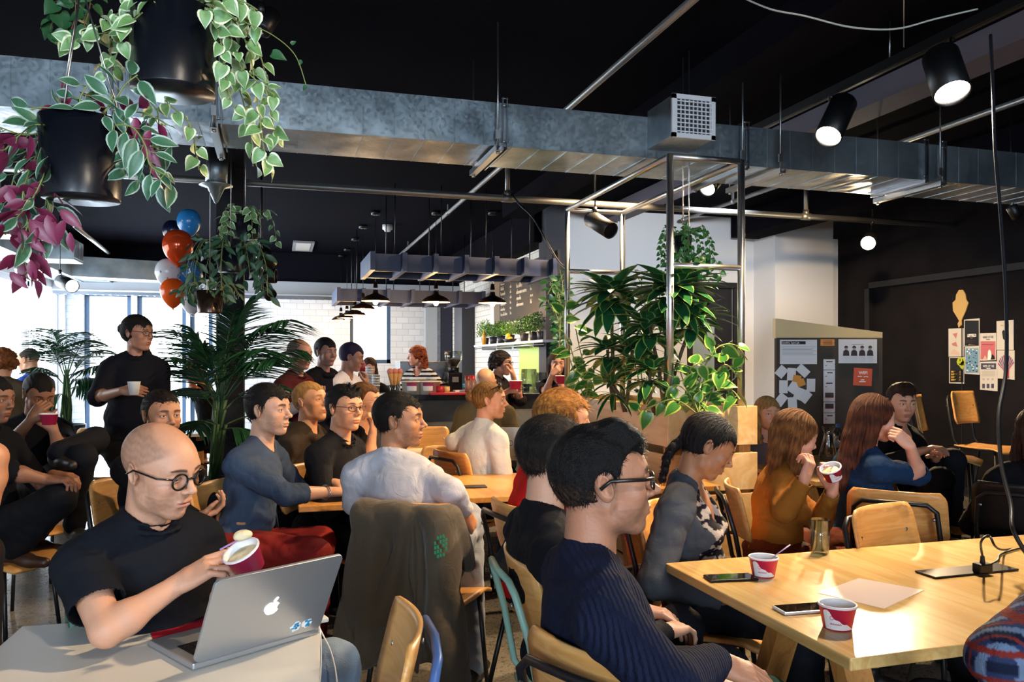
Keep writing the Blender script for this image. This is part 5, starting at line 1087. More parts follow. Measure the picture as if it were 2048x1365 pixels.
# 15 front man
M_cable = mat('cloth_cable', '#ffffff', .92, vcol=True, bump=(350, .35, 3), spec=.12, wrinkle=6)
_nt = M_cable.node_tree; _w = _nt.nodes.new('ShaderNodeTexWave'); _w.inputs['Scale'].default_value = 32; _w.inputs['Distortion'].default_value = 1.5; _w.inputs['Detail Scale'].default_value = 2
_tc = _nt.nodes.new('ShaderNodeTexCoord'); _nt.links.new(_tc.outputs['Object'], _w.inputs[0]); _b = _nt.nodes.new('ShaderNodeBump'); _b.inputs['Strength'].default_value = .6; _b.inputs['Distance'].default_value = .006; _nt.links.new(_w.outputs[1], _b.inputs['Height'])
_p = _nt.nodes['Principled BSDF']; _nt.links.new(_p.inputs['Normal'].links[0].from_socket, _b.inputs['Normal']); _nt.links.new(_b.outputs[0], _p.inputs['Normal'])
P15 = person(head=W(1206, 966, 1.70), face=8, hface=4, pitch=3, lean=2, det=3, skin='#a97458', h=dict(hair='quiff', hairc='#0a0809', vol=.012, fade=.55, strand=.02, sweep=1.1, stubble=.32, brow=1.5, nose=1.18, jaw=1.02, seed=15, hairline=.078, nape=-.004, lip='#8a4c44'), top=dict(col='#161b30', neck='crew', sleeve='long', loose=.02, kind='cable', fold=.004, mat=M_cable), legs=dict(col='#1c3a2c', kind='chino'), glasses=dict(col='#1a1614', size=(.026, .017), th=.0028, arm=.0042, sq=3.2),
    arms=(dict(), dict(wrist=W(1428, 1322, 1.62), elbow=W(1345, 1320, 1.42)+Vector((0, 0, -.05)), dir=RT*.9-UP*.35+FW*.1, back=UP-FW*.3, thumb=FW, curls=[.25, .3, .35, .4])),
    pelv=W(1225, 1500, 1.74)*Vector((1, 1, 0))+Vector((0, 0, .57)), label='man with glasses in a navy cable-knit sweater, largest figure in the foreground')
# 16 braid woman
def floral(q, c, P):
    m = (np.abs(q[:, 0]) < .125-.25*np.maximum(-.06-q[:, 2], 0)*0) & (q[:, 1] > .055); n = snoise(P, 95, 2)+.5*snoise(P, 210, 5)
    c[m] = np.where((n[m] > .1)[:, None], np.array(srgb('#a89c92')), np.array(srgb('#17141b'))); return c
P16 = person(head=W(1416, 893, 2.95), face=-22, hface=-6, pitch=-30, lean=8, det=3, skin='#9c6847', k=.96, h=dict(hair='braid', fem=1, hairc='#0b090b', vol=.010, open=.0022, hairline=.080, look=(0, -.3), nose=1.05, braidpath=[(0, -.095, -.03), (.01, -.115, -.075), (.02, -.115, -.12), (.035, -.10, -.165), (.05, -.09, -.21)]), top=dict(col='#474a50', neck='deep', sleeve='long', loose=.028, kind='marl', fold=.007, paint=floral), legs=dict(TR),
    pelv=W(1385, 1200, 3.0)*Vector((1, 1, 0))+Vector((0, 0, .55)), arms=(dict(wrist=W(1500, 1120, 3.05)+Vector((0, 0, -.12)), dir=RT), dict(wrist=W(1440, 1140, 2.75)+Vector((0, 0, -.1)), dir=RT)), label='woman with a black braid in a grey cardigan looking down at her lap')
# 17 blond woman
P17 = person(head=W(1535, 828, 5.4), face=-70, hface=-84, pitch=-2, lean=5, det=1, skin='#d9a186', k=.94, h=dict(hair='loose', fem=1, hairc='#8a6236', hairc2='#d0a468', locks=[([(q*.07, -.01, -.03), (q*.082, .02, -.12), (q*.075, .05, -.2)], .03, .018) for q in (-1, 1)]), top=dict(col='#6d6670', neck='scoop', sleeve='long', kind='knit'), legs=dict(TR),
    label='blonde woman in a grey top beside the pinboard')
# 18 mustard woman
P18 = person(head=W(1590, 874, 3.55), face=-8, hface=10, pitch=-16, lean=14, det=3, skin='#cf9478', k=.95, h=dict(hair='loose', fem=1, hairc='#4a2812', hairc2='#a8703a', vol=.014, open=.003, look=(0, -.3), locks=[([(.06, -.03, -.02), (.07, -.02, -.10), (.075, .01, -.2), (.07, .04, -.29)], .036, .018), ([(-.06, -.03, -.02), (-.07, .0, -.10), (-.065, .05, -.2)], .036, .018), ([(0, -.08, 0), (.03, -.085, -.12), (.05, -.06, -.24)], .05, .025)]),
    top=dict(col='#9a6426', neck='crew', sleeve='long', loose=.02, kind='knit', fold=.006), legs=dict(col='#5a2a14', skirt=1),
    arms=(dict(wrist=W(1664, 986, 3.4), elbow=W(1640, 1045, 3.55), dir=UP*.8+RT*.1, back=FW*.3+RT*.8, thumb=-RT, curls=[.5, .55, .6, .65]), dict(wrist=W(1608, 962, 3.25), elbow=W(1570, 1020, 3.3), dir=UP*.9+RT*.35, back=-FW*.5+RT*.4, thumb=FW, curls=[.7, .8, .9, 1])),
    pelv=W(1545, 1110, 3.6)*Vector((1, 1, 0))+Vector((0, 0, .55)), label='woman in a mustard sweater lifting a spoon from a pink cup')
# 19 navy woman
P19 = person(head=W(1748, 838, 3.8), face=6, hface=12, pitch=-3, lean=16, det=3, skin='#d9a48c', k=.95, h=dict(hair='long', fem=1, hairc='#2c1712', hairc2='#7a4428', vol=.012, hairline=.074, locks=[([(0, -.075, .01), (-.005, -.11, -.10), (0, -.15, -.22), (0, -.17, -.34)], .062, .030), ([(.055, -.04, -.01), (.055, -.07, -.12), (.04, -.11, -.24)], .042, .028), ([(-.055, -.04, -.01), (-.05, -.07, -.12), (-.03, -.11, -.24)], .042, .028)]),
    top=dict(col='#1a3557', neck='crew', sleeve='elbow', loose=.014, kind='cotton', fold=.005), legs=dict(TR),
    arms=(dict(), dict(wrist=W(1820, 893, 3.6), elbow=W(1838, 950, 3.7), dir=-RT*.75+UP*.75, back=RT*.3-FW*.8, thumb=-RT*.6+UP, curls=[1.0, 1.1, 1.1, 1.1], thc=.9)), pelv=W(1708, 1075, 3.85)*Vector((1, 1, 0))+Vector((0, 0, .55)),
    label='woman with long brown hair and a navy top resting her chin on her fist')
# 20 man
P20 = person(head=W(1803, 806, 5.0), face=-60, hface=-92, pitch=-8, lean=2, det=2, skin='#d9a184', h=dict(hair='quiff', hairc='#2a1a12', vol=.010, look=(-.3, 0), brow=1.2), top=dict(col='#15151a', neck='open', sleeve='long', loose=.02, kind='suit'), legs=dict(col='#15161d'),
    arms=(dict(wrist=W(1872, 915, 4.75)), dict(wrist=W(1835, 905, 4.6))), pelv=W(1850, 975, 5.0)*Vector((1, 1, 0))+Vector((0, 0, .55)), knees=[W(1905, 935, 4.8)+Vector((0, 0, .04)), W(1880, 960, 4.5)], label='young man in a black jacket facing the camera from the small table')
# 21 right edge woman
P21 = person(head=W(2072, 866, 3.7), face=50, hface=62, pitch=-4, lean=6, det=2, skin='#c99478', k=.95, h=dict(hair='long', fem=1, hairc='#1c0f0c', hairc2='#4a2418', locks=[([(0, -.075, .01), (0, -.095, -.10), (0, -.10, -.22), (0, -.10, -.34)], .07, .04), ([(-.06, -.03, -.02), (-.075, -.02, -.12), (-.08, -.02, -.25)], .04, .03), ([(.06, -.03, -.02), (.075, -.02, -.12), (.08, -.02, -.25)], .04, .03)]), top=dict(col='#121218', neck='crew', sleeve='long', loose=.02, kind='suit'), legs=dict(col='#121216'),
    pelv=W(2050, 1080, 3.7)*Vector((1, 1, 0))+Vector((0, 0, .55)), label='woman with long dark hair in black at the right edge of the photo')
# 22 plaid arm
def plaid(q, c, P):
    a = np.sin(P[:, 2]*2*PI/.055); b = np.sin((P[:, 0]+P[:, 1])*2*PI/.05); base = np.array(srgb('#2b3452')); c[:] = base
    c[a > .35] = c[a > .35]*.35; m = b > .55; c[m] = c[m]*.5+np.array(srgb('#8d9db8'))*.5; m = (a < -.8) | (b < -.9); c[m] = np.array(srgb('#7d2a22')); return c
P22 = person(head=W(2205, 905, 1.80), face=130, hface=150, lean=8, det=2, skin='#a8704e', h=dict(hair='short', hairc='#1a0f0a'), top=dict(col='#2b3452', neck='collar', sleeve='elbow', loose=.03, kind='shirt', paint=plaid), legs=dict(TR), pelv=W(2290, 1500, 1.9)*Vector((1, 1, 0))+Vector((0, 0, .56)),
    arms=(dict(wrist=W(2015, 1480, 1.7), elbow=W(2000, 1318, 1.56), dir=-UP-RT*.1, thumb=-FW, back=-RT), dict()), label='person in a plaid shirt cut off by the right edge of the photo')
# 23-27 bar group
P23 = person(head=W(600, 710, 6.2), face=-18, hface=-30, pitch=-4, lean=4, det=1, skin='#b08070', sit=False, h=dict(hair='receding', hairc='#4a3a38', hairc2='#8a7670', vol=.007, nose=1.2), top=dict(col='#4a1820', neck='collar', sleeve='none', loose=.02, kind='cotton', name='vest'), legs=dict(TR),
    arms=(dict(wrist=W(640, 790, 6.1)), dict(wrist=W(622, 800, 5.95))), label='older man with grey receding hair in a burgundy vest')
_s = SDF()
for i in (0, 1):
    e, wv, a = P23['J'][i]; _s.cap(P23['sh'][i], e, .062, .052, k=.02); _s.cap(e, wv, .052, .042, k=.02)
_v, _q = _s.mesh(.009, .0); np_obj('sleeves', _v, _q, mat('greysleeve', '#807c86', .85), P23['body'])
P24 = person(head=W(652, 706, 6.8), face=-30, hface=-40, pitch=-3, lean=2, det=1, skin='#a87c6c', sit=False, h=dict(hair='short', hairc='#14101a', vol=.018, hairline=.056), top=dict(col='#15151f', neck='hood', sleeve='long', loose=.025, kind='fleece'), legs=dict(TR),
    label='young man in a black hooded top with white chest lettering, standing at the bar')
P25 = person(head=W(704, 716, 7.0), face=-20, hface=2, pitch=-12, lean=6, det=1, skin='#9a6c58', sit=False, h=dict(hair='short', hairc='#1c1836', vol=.020, hairline=.058, seed=14), top=dict(col='#dcd8e2', neck='v', sleeve='short', loose=.02, kind='cotton'), legs=dict(TR),
    arms=(dict(wrist=W(733, 770, 6.9), elbow=W(742, 800, 7.0), dir=UP, curl=.9, back=RT, thumb=-FW), dict(wrist=W(715, 790, 6.7), elbow=W(672, 795, 6.85), dir=RT+UP*.3, curl=.8, back=-FW, thumb=UP)), label='man in a white t-shirt with dark hair, standing at the bar')
P26 = person(head=W(739, 737, 9.1), face=-75, hface=-82, pitch=-8, lean=2, det=1, skin='#b98476', sit=False, k=1.0, h=dict(hair='long', fem=1, hairc='#2c1a18', locks=[([(q*.06, -.03, -.02), (q*.075, -.0, -.12), (q*.08, .02, -.26)], .034, .024) for q in (-1, 1)]), top=dict(col='#15151c', neck='crew', sleeve='short', kind='cotton'), legs=dict(TR),
    arms=(dict(wrist=W(765, 795, 8.95)), dict(wrist=W(727, 752, 8.85), elbow=W(722, 785, 8.95), dir=UP+RT*.2, curl=.7, back=-RT, thumb=RT)), label='long-haired woman in a black t-shirt behind the bar, eating')
P27 = person(head=W(833, 713, 9.35), face=-115, hface=-165, pitch=-4, lean=2, det=1, skin='#c98a70', sit=False, k=.98, h=dict(hair='curly', fem=1, hairc='#5a2412', hairc2='#b5582a', ncurl=120, length=.15, vol=.016), top=dict(col='#e9e6e0', neck='wide', sleeve='roll', loose=.03, kind='cotton', paint=stripes), legs=dict(TR),
    arms=(dict(wrist=W(868, 790, 9.1)), dict(wrist=W(800, 790, 9.1))), label='red-haired woman in a black-and-white striped top serving behind the bar')
# 28-33 left group
def num34(q, c, P): return c
P28 = person(head=W(78, 790, 4.75), face=-38, hface=-40, pitch=-24, lean=8, det=1, skin='#8f6048', h=dict(hair='short', hairc='#0c0a0d', vol=.012), top=dict(col='#0f1016', neck='crew', sleeve='short', loose=.02, kind='cotton'), legs=dict(col='#101118'), shoes='#2a2622',
    arms=(dict(wrist=W(105, 862, 4.4), elbow=W(122, 905, 4.5), dir=UP-RT*.3, back=RT-FW*.3, thumb=-RT, curl=.6), dict(wrist=W(62, 840, 4.35), elbow=W(20, 890, 4.45), dir=UP*.7+RT*.5, back=-FW, thumb=FW, curl=.8)),
    knees=[W(190, 880, 4.6), W(165, 915, 4.3)], ankles=[W(118, 905, 4.3), W(150, 1050, 4.4)], label='young man in a black number t-shirt eating from a bowl, legs crossed')
P29 = person(head=W(-14, 800, 4.0), face=-8, hface=-10, pitch=-6, lean=6, det=1, skin='#8a5c46', h=dict(hair='short', hairc='#0c0a0d', stubble=.3), top=dict(col='#0f1016', neck='crew', sleeve='elbow', loose=.02, kind='cotton'), legs=dict(col='#0f0f14'), shoes='#3a2014',
    arms=(dict(wrist=W(105, 950, 4.1), dir=RT), dict(wrist=W(95, 960, 3.8), elbow=W(20, 945, 3.7), dir=RT, back=UP, curl=.6)), pelv=W(-25, 1000, 4.0)*Vector((1, 1, 0))+Vector((0, 0, .56)), knees=[W(125, 985, 4.1), W(120, 1000, 3.8)], ankles=[W(65, 1075, 4.2), W(30, 1100, 3.9)],
    label='man in brown boots sitting at the left edge of the photo')
P30 = person(head=W(6, 727, 6.3), face=110, hface=125, pitch=-4, lean=20, det=1, skin='#c98f6c', h=dict(hair='curly', hairc='#5a3218', hairc2='#a8622e', ncurl=60, length=.06), top=dict(col='#4c4234', neck='collar', sleeve='long', loose=.03, kind='fleece'), legs=dict(TR), label='curly-haired person in an olive-brown jacket with back turned, far left')
P31 = person(head=W(56, 722, 7.9), face=170, hface=178, pitch=-10, lean=14, det=1, skin='#d9a078', h=dict(hair='receding', hairc='#2a1a12', vol=.005), top=dict(col='#3a5fc0', neck='collar', sleeve='long', loose=.02, kind='cotton'), legs=dict(TR), label='balding man in a bright blue shirt facing left')
P32 = person(head=W(393, 735, 7.9), face=-160, hface=-150, pitch=-14, lean=10, det=1, skin='#b5653a', h=dict(hair='short', hairc='#1a1210'), top=dict(col='#121217', neck='crew', sleeve='short', kind='cotton'), legs=dict(TR),
    arms=(dict(wrist=W(380, 762, 7.7), dir=UP, curl=.8), dict(wrist=W(392, 760, 7.7), dir=UP, curl=.8)), label='person in black sitting behind the big palm by the window')
P33 = person(head=W(-110, 640, 2.35), face=10, hface=5, lean=2, det=1, skin='#c98a64', sit=False, pelv=W(-95, 1120, 2.35), h=dict(hair='short', hairc='#1a1210'), top=dict(col='#3a1c1c', neck='crew', sleeve='short', kind='cotton'), legs=dict(TR),
    arms=(dict(skip=True), dict(wrist=W(-32, 1060, 2.12), elbow=W(-16, 915, 2.1), dir=-UP)), label='person cut off by the left edge, only a bare arm showing')
# ------------------------------------------------------------------ furniture
M_ply = wood('ply_oak', '#c98d48', '#dca765', 5, (1.2, 12, 12), .38); M_table = wood('table_oak', '#c99a56', '#ddb877', 3.5, (9, .8, 9), .22); M_tableend = wood('leg_oak', '#a86b30', '#c98a48', 5, (12, 12, 1), .45)
M_pine = wood('pine_board', '#d5a869', '#ecca94', 2.2, (6, 1, 7), .5); M_tube = mat('chair_tube', '#101013', .4)
def chair_mesh(root, seat_m, back_m, tube_m, z0=.45, style=0, bh=.23, cut=True):
    """chair at the origin facing +y"""
    b = MB(); n = 12; W2 = .20
    def sz(u, v):      # seat surface
        return z0-.012*math.sin(v*PI)*(1-u*u*.3)-(.035*max(0, v-.8)/.2 if v > .8 else 0)+.010*u*u
    for lay, dz in ((0, 0), (1, -.012)):
        pass
    vs = []; fs = []
    for j in range(n+1):
        v = j/n; y = -.20+.42*v
        for i in range(n+1):
            u = -1+2*i/n; wv = W2*(1-.10*(1-v)); rc = 1-.06*max(0, abs(v-.5)*2-.85)/.15; vs.append(Vector((u*wv*rc, y, sz(u, v))))
    k = len(vs); vs2 = vs+[q-Vector((0, 0, .014)) for q in vs]; N1 = n+1
    for j in range(n):
        for i in range(n): a = j*N1+i; fs.append((a, a+1, a+N1+1, a+N1)); fs.append((k+a, k+a+N1, k+a+N1+1, k+a+1))
    edge = [i for i in range(N1)]+[j*N1+n for j in range(1, N1)]+[n*N1+i for i in range(n-1, -1, -1)]+[j*N1 for j in range(n-1, 0, -1)]
    for a, c in zip(edge, edge[1:]+edge[:1]): fs.append((a, k+a, k+c, c))
    b.add(vs2, fs, 0, True); b.build('seat', seat_m, root)
    b = MB(); vs = []; zb = z0+.19; N1 = n+1
    for j in range(n+1):
        v = j/n; hgt = bh*v
        for i in range(n+1):
            u = -1+2*i/n; e = max(0, abs(v-.5)*2-.55)/.45; ww = .205*(1-.05*v)*(1-.13*e**2.5); zc = (abs(u) > .75)*0
            vs.append(Vector((u*ww, -.205-.055*v+.035*u*u-.0, zb+hgt-.0*u)))
    k = len(vs); vs2 = vs+[q+Vector((0, .012, 0)) for q in vs]; fs = []
    for j in range(n):
        for i in range(n): a = j*N1+i; fs.append((a, a+N1, a+N1+1, a+1)); fs.append((k+a, k+a+1, k+a+N1+1, k+a+N1))
    for a, c in zip(edge, edge[1:]+edge[:1]): fs.append((a, c, k+c, k+a))
    b.add(vs2, fs, 0, True); bk = b.build('backrest', back_m, root)
    r = .0105
    for s in (-1, 1):
        b = MB(); b.tube([(s*.155, .14, z0-.02), (s*.185, .175, .0)], r, 8); b.build('leg', tube_m, root)
        b = MB(); b.tube([(s*.165, -.15, z0-.02), (s*.19, -.25, .0)], r, 8); b.build('leg', tube_m, root)
    b = MB(); pth = [(-.155, .14, z0-.02), (-.165, -.15, z0-.02), (-.17, -.20, z0+.05), (-.172, -.232, zb+.03), (-.160, -.268, zb+bh-.075), (-.125, -.279, zb+bh-.045), (0, -.287, zb+bh-.043), (.125, -.279, zb+bh-.045), (.160, -.268, zb+bh-.075), (.172, -.232, zb+.03), (.17, -.20, z0+.05), (.165, -.15, z0-.02), (.155, .14, z0-.02)]
    b.tube(pth, r, 8); b.tube([(-.16, .1, z0-.022), (.16, .1, z0-.022)], r*.8, 6); b.tube([(-.165, -.13, z0-.022), (.165, -.13, z0-.022)], r*.8, 6); b.build('frame', tube_m, root)
    b = MB()
    for s in (-1, 1): b.ball((s*.150, -.276, zb+bh*.55), (.008, .004, .008), 8); b.ball((s*.150, -.205, zb+bh*.55), (.008, .004, .008), 8)
    b.build('rivet', M_steel, root)
def new_chair(name, label, seat_m=M_ply, back_m=M_ply, tube_m=M_tube, z0=.45, bh=.23):
    r = thing(name, (0, 0, 0), label, 'chair' if name != 'bar_stool' else 'stool'); chair_mesh(r, seat_m, back_m, tube_m, z0, bh=bh); return r
first = [None]
def put_chair(loc, fdir, label, src=None, sc=1):
    if src is None:
        if first[0] is None: first[0] = new_chair('cafe_chair', label); c = first[0]
        else: c = copy_tree(first[0])
    else: c = src
    c.location = loc; a = math.atan2(fdir[1], fdir[0])-PI/2; c.rotation_euler = (0, 0, a); tag(c, label, c['category']); c['_o'] = tuple(loc); return c
def under(P, label, back=-.0, src=None):
    back = back-.085
    f = Vector(P['fr']); p = Vector(P['PV']); return put_chair((p.x-f.x*back, p.y-f.y*back, 0), f, label, src)
M_green = mat('chair_green', '#2f5a45', .5); M_mint = mat('chair_mint', '#8fb5a4', .45); M_bluep = mat('chair_blue', '#3f5f96', .4)
# tables
def table(name, x0, x1, y0, y1, label, top_m=M_table, th=.030, leg='trestle', legx=None, z=.74):
    t = thing(name, ((x0+x1)/2, (y0+y1)/2, 0), label, 'table'); MB().box(((x0+x1)/2, (y0+y1)/2, z-th/2), (x1-x0, y1-y0, th)).build('table_top', top_m, t, bevel=.004)
    for lx in (legx or (x0+.35, x1-.35)):
        for s in (-1, 1):
            yc = (y0+y1)/2; b = MB(); b.bar((lx, yc+s*.10, z-th-.002), (lx, yc+s*((y1-y0)/2-.06), 0), .055, .085, up=(1, 0, 0)); b.build('leg', M_tableend, t)
        b = MB(); b.box((lx, (y0+y1)/2, z-th-.03), (.05, (y1-y0)*.55, .05)); b.build('crossbar', M_tableend, t)
    return t
c1 = WZ(1326, 1127, .74); c2 = WZ(1706, 1318, .74); T1 = dict(x0=(c1.x+c2.x)/2, y0=c2.y, y1=c1.y)
table('oak_table', T1['x0'], T1['x0']+2.6, T1['y0'], T1['y1'], 'large pale oak table in the right foreground with phones and cups', legx=(T1['x0']+.25, T1['x0']+2.2))
table('oak_table', .10, 2.35, 3.88, 4.68, 'oak table in the middle where the man in the grey shirt sits', legx=(.42, 1.9), top_m=wood('table_oak_warm', '#b97f3e', '#cf9a55', 3.5, (9, .8, 9), .3))
table('oak_table', .95, 2.75, 5.5, 6.25, 'pale table behind, where the man with the bun sits', top_m=mat('table_pale', '#e4d9bd', .35))
table('oak_table', 2.95, 4.0, 3.86, 4.95, 'small oak table at the right with a glass of water on its corner', legx=(3.2, 3.8))
A = WZ(44, 1253, .74); B_ = WZ(641, 1212, .74); ex = (B_-A).normalized(); ey = Vector((ex.y, -ex.x, 0)); 
wt = thing('white_table', ((A+B_)/2+ey*.4)[:2]+(0,), 'white square table in the left foreground with the laptop on it', 'table')
R3 = Matrix((ex, -ey, Vector((0, 0, 1)))).transposed(); cc = (A+B_)/2+ey*.62; M_wt = mat('white_laminate', '#d9d7d0', .35)
MB().box((cc.x, cc.y, .7275), ((B_-A).length, 1.24, .025), R3).build('table_top', M_wt, wt, bevel=.003)
MB().box((cc.x, cc.y, .36), (.06, .06, .70), R3).build('pedestal', M_tube, wt); MB().box((cc.x, cc.y, .012), (.5, .5, .02), R3).build('base', M_tube, wt)
def PVc(px, d): q = W(px, 1000, d); return (q.x, q.y, 0)
LT = W(380, 795, 7.9); table('wood_table', LT.x-.9, LT.x+.35, LT.y-.4, LT.y+.4, 'pale table beyond the standing person by the windows', legx=(LT.x-.6, LT.x+.1), top_m=mat('table_pale', '#e4d9bd', .35))
LT2 = W(-50, 790, 7.6); table('wood_table', LT2.x-.5, LT2.x+.45, LT2.y-.35, LT2.y+.35, 'pale table at the far left between the man in blue and the man in brown', legx=(LT2.x,), top_m=mat('table_pale', '#e4d9bd', .35))
# chairs under the seated people
under(P1, 'dark green chair under the man eating at the white table', src=new_chair('cafe_chair', 'x', M_green, M_green, M_green))
under(P2, 'oak chair under the bearded man in black')
under(P4, 'oak chair under the man in the blue sweater')
under(P5, 'oak chair under the blond man in the brown jacket')
under(P6, 'oak chair under the man in the black zip fleece')
under(P7, 'oak chair under the man resting his chin')
c8 = under(P8, 'oak chair with an olive jacket hung on its back')
under(P9, 'oak chair with a black-edged back under the man with the bun', back=.02)
under(P10, 'oak chair under the bald man in the tan blazer')
under(P13, 'oak chair under the person in the red sweater', back=-.07)
under(P14, 'mint green chair under the man in the suit', back=-.0, src=new_chair('cafe_chair', 'x', M_mint, M_ply, M_mint))
_b = W(1168, 1330, 1.52)+pdir(42)*.25; put_chair((_b.x, _b.y, 0), pdir(42), 'green-seated chair with a black-edged oak back in the foreground centre', src=new_chair('cafe_chair', 'x', M_green, M_ply, M_tube))
under(P16, 'oak chair under the woman with the black braid', back=.03)
under(P17, 'oak chair under the blonde woman by the pinboard')
under(P18, 'orange-brown oak chair under the woman in mustard', back=.04)
_b = W(1790, 1010, 3.4)+pdir(58)*.24; put_chair((_b.x, _b.y, 0), pdir(58), 'oak chair with a dark inner frame, back turned, behind the woman in navy')
under(P20, 'oak chair under the young man in the black jacket')
under(P21, 'black chair under the woman at the right edge', src=new_chair('cafe_chair', 'x', M_tube, M_tube, M_tube))
under(P22, 'oak chair under the person in plaid')
under(P28, 'oak chair under the young man in the number t-shirt')
under(P29, 'oak chair at the left edge under the man in brown boots')
under(P30, 'oak chair under the person in the olive-brown jacket')
under(P31, 'oak chair under the man in the bright blue shirt')
under(P32, 'oak chair under the person behind the big palm')
# empty chairs
def at_seat(px, py, d, z): q = W(px, py, d); return Vector((q.x, q.y, 0))
_b = W(1757, 1050, 3.05)+pdir(-56)*.23; put_chair((_b.x, _b.y, 0), pdir(-56), 'empty oak chair pushed in at the far side of the large oak table')
put_chair(at_seat(915, 930, 5.05, 0), Vector((0, -1, 0)), 'empty oak chair pushed against the far side of the middle table')
put_chair(at_seat(862, 880, 6.55, 0), Vector((0, -1, 0)), 'empty oak chair behind the pale table')
_b = W(826, 1300, 1.71)+pdir(192)*.24; fc = put_chair((_b.x, _b.y, 0), pdir(192), 'oak chair with a curved back and blue edge seen from its side, foreground', src=new_chair('cafe_chair', 'x', M_bluep, M_ply, M_bluep))
put_chair(at_seat(412, 960, 4.6, 0), RT, 'oak chair back showing behind the man in round glasses')
put_chair(at_seat(215, 760, 6.9, 0), -RT*.3+FW, 'chair beside the standing person near the windows')
# bar stools by the dark wall
st = thing('bar_stool', (0, 0, 0), 'x', 'stool'); chair_mesh(st, M_ply, M_ply, M_tube, .68, bh=.29)
b = MB(); b.tube([(-.18, .165, .25), (.18, .165, .25)], .009, 8); b.tube([(-.18, -.2, .25), (-.18, .165, .25)], .009, 8); b.tube([(.18, -.2, .25), (.18, .165, .25)], .009, 8); b.build('footrest', M_tube, st)
s1 = W(1898, 905, 6.2); put_chair((s1.x, s1.y, 0), RT*.75-FW*.5, 'bar stool with a plain oak seat just behind the young man in black', src=st)
s2 = W(1975, 905, 7.0); s2c = copy_tree(st); put_chair((s2.x, s2.y, 0), RT*.5-FW*.8, 'bar stool with its oak back turned square to us, nearest the posters', src=s2c)
# planter with steel frame
PX0, PX1, PY0, PY1, PZ = 2.13, 2.66, 4.06, 5.75, 1.165
pl = thing('wooden_planter', ((PX0+PX1)/2, (PY0+PY1)/2, 0), 'tall slatted pine planter with a steel tube frame', 'planter')
zt = PZ
for k in range(5):
    h = .225 if k == 0 else .215; 
    for nm, lo, hi in (('front', (PX0-.02, PY0-.02), (PX1+.03, PY0)), ('side', (PX0-.02, PY0), (PX0, PY1)), ('side', (PX1, PY0), (PX1+.02, PY1)), ('back', (PX0, PY1), (PX1, PY1+.02))):
        MB().box(((lo[0]+hi[0])/2, (lo[1]+hi[1])/2, zt-h/2), (hi[0]-lo[0], hi[1]-lo[1], h)).build('board', M_pine, pl, bevel=.003)
    zt -= h+(.045 if k == 0 else .02)
for x, y in ((PX0+.04, PY0+.04), (PX1-.04, PY0+.04), (PX0+.04, PY1-.04), (PX1-.04, PY1-.04), (PX0+.04, (PY0+PY1)/2), (PX1-.04, (PY0+PY1)/2)): MB().box((x, y, PZ/2-.02), (.075, .075, PZ-.04)).build('post', M_tableend, pl)
MB().box(((PX0+PX1)/2, (PY0+PY1)/2, PZ-.08), (PX1-PX0-.01, PY1-PY0-.01, .08)).build('moss', mat('moss', '#8d7a3e', .95, bump=(120, 1.0)), pl)
fr = thing('steel_frame', ((PX0+PX1)/2, (PY0+PY1)/2, PZ), 'polished steel tube frame rising from the pine planter', 'frame'); FT = 2.60; rr_ = .021; M_sst = mat('stainless', '#d2d2d4', .36, 1.0)
for x, y in ((PX0+.01, PY0+.01), (PX1-.06, PY0+.01), (PX0+.01, PY1-.02), (PX1-.06, PY1-.02)): MB().tube([(x, y, PZ-.2), (x, y, FT)], rr_, 14).build('upright', M_sst, fr)
def tb(a, c): MB().tube([a, c], rr_*.85, 12).build('rail', M_sst, fr)
xa, xb, ya, yb = PX0+.01, PX1-.06, PY0+.01, PY1-.02
tb((xa, ya, FT-.01), (xb, ya, FT-.01)); tb((xa, yb, FT-.01), (xb, yb, FT-.01)); tb((xa, ya, FT-.01), (xa, yb, FT-.01)); tb((xb, ya, FT-.01), (xb, yb, FT-.01)); tb((xa, ya, 1.97), (xb, ya, 1.97)); tb((xa, yb, 2.12), (xb, yb, 2.12))
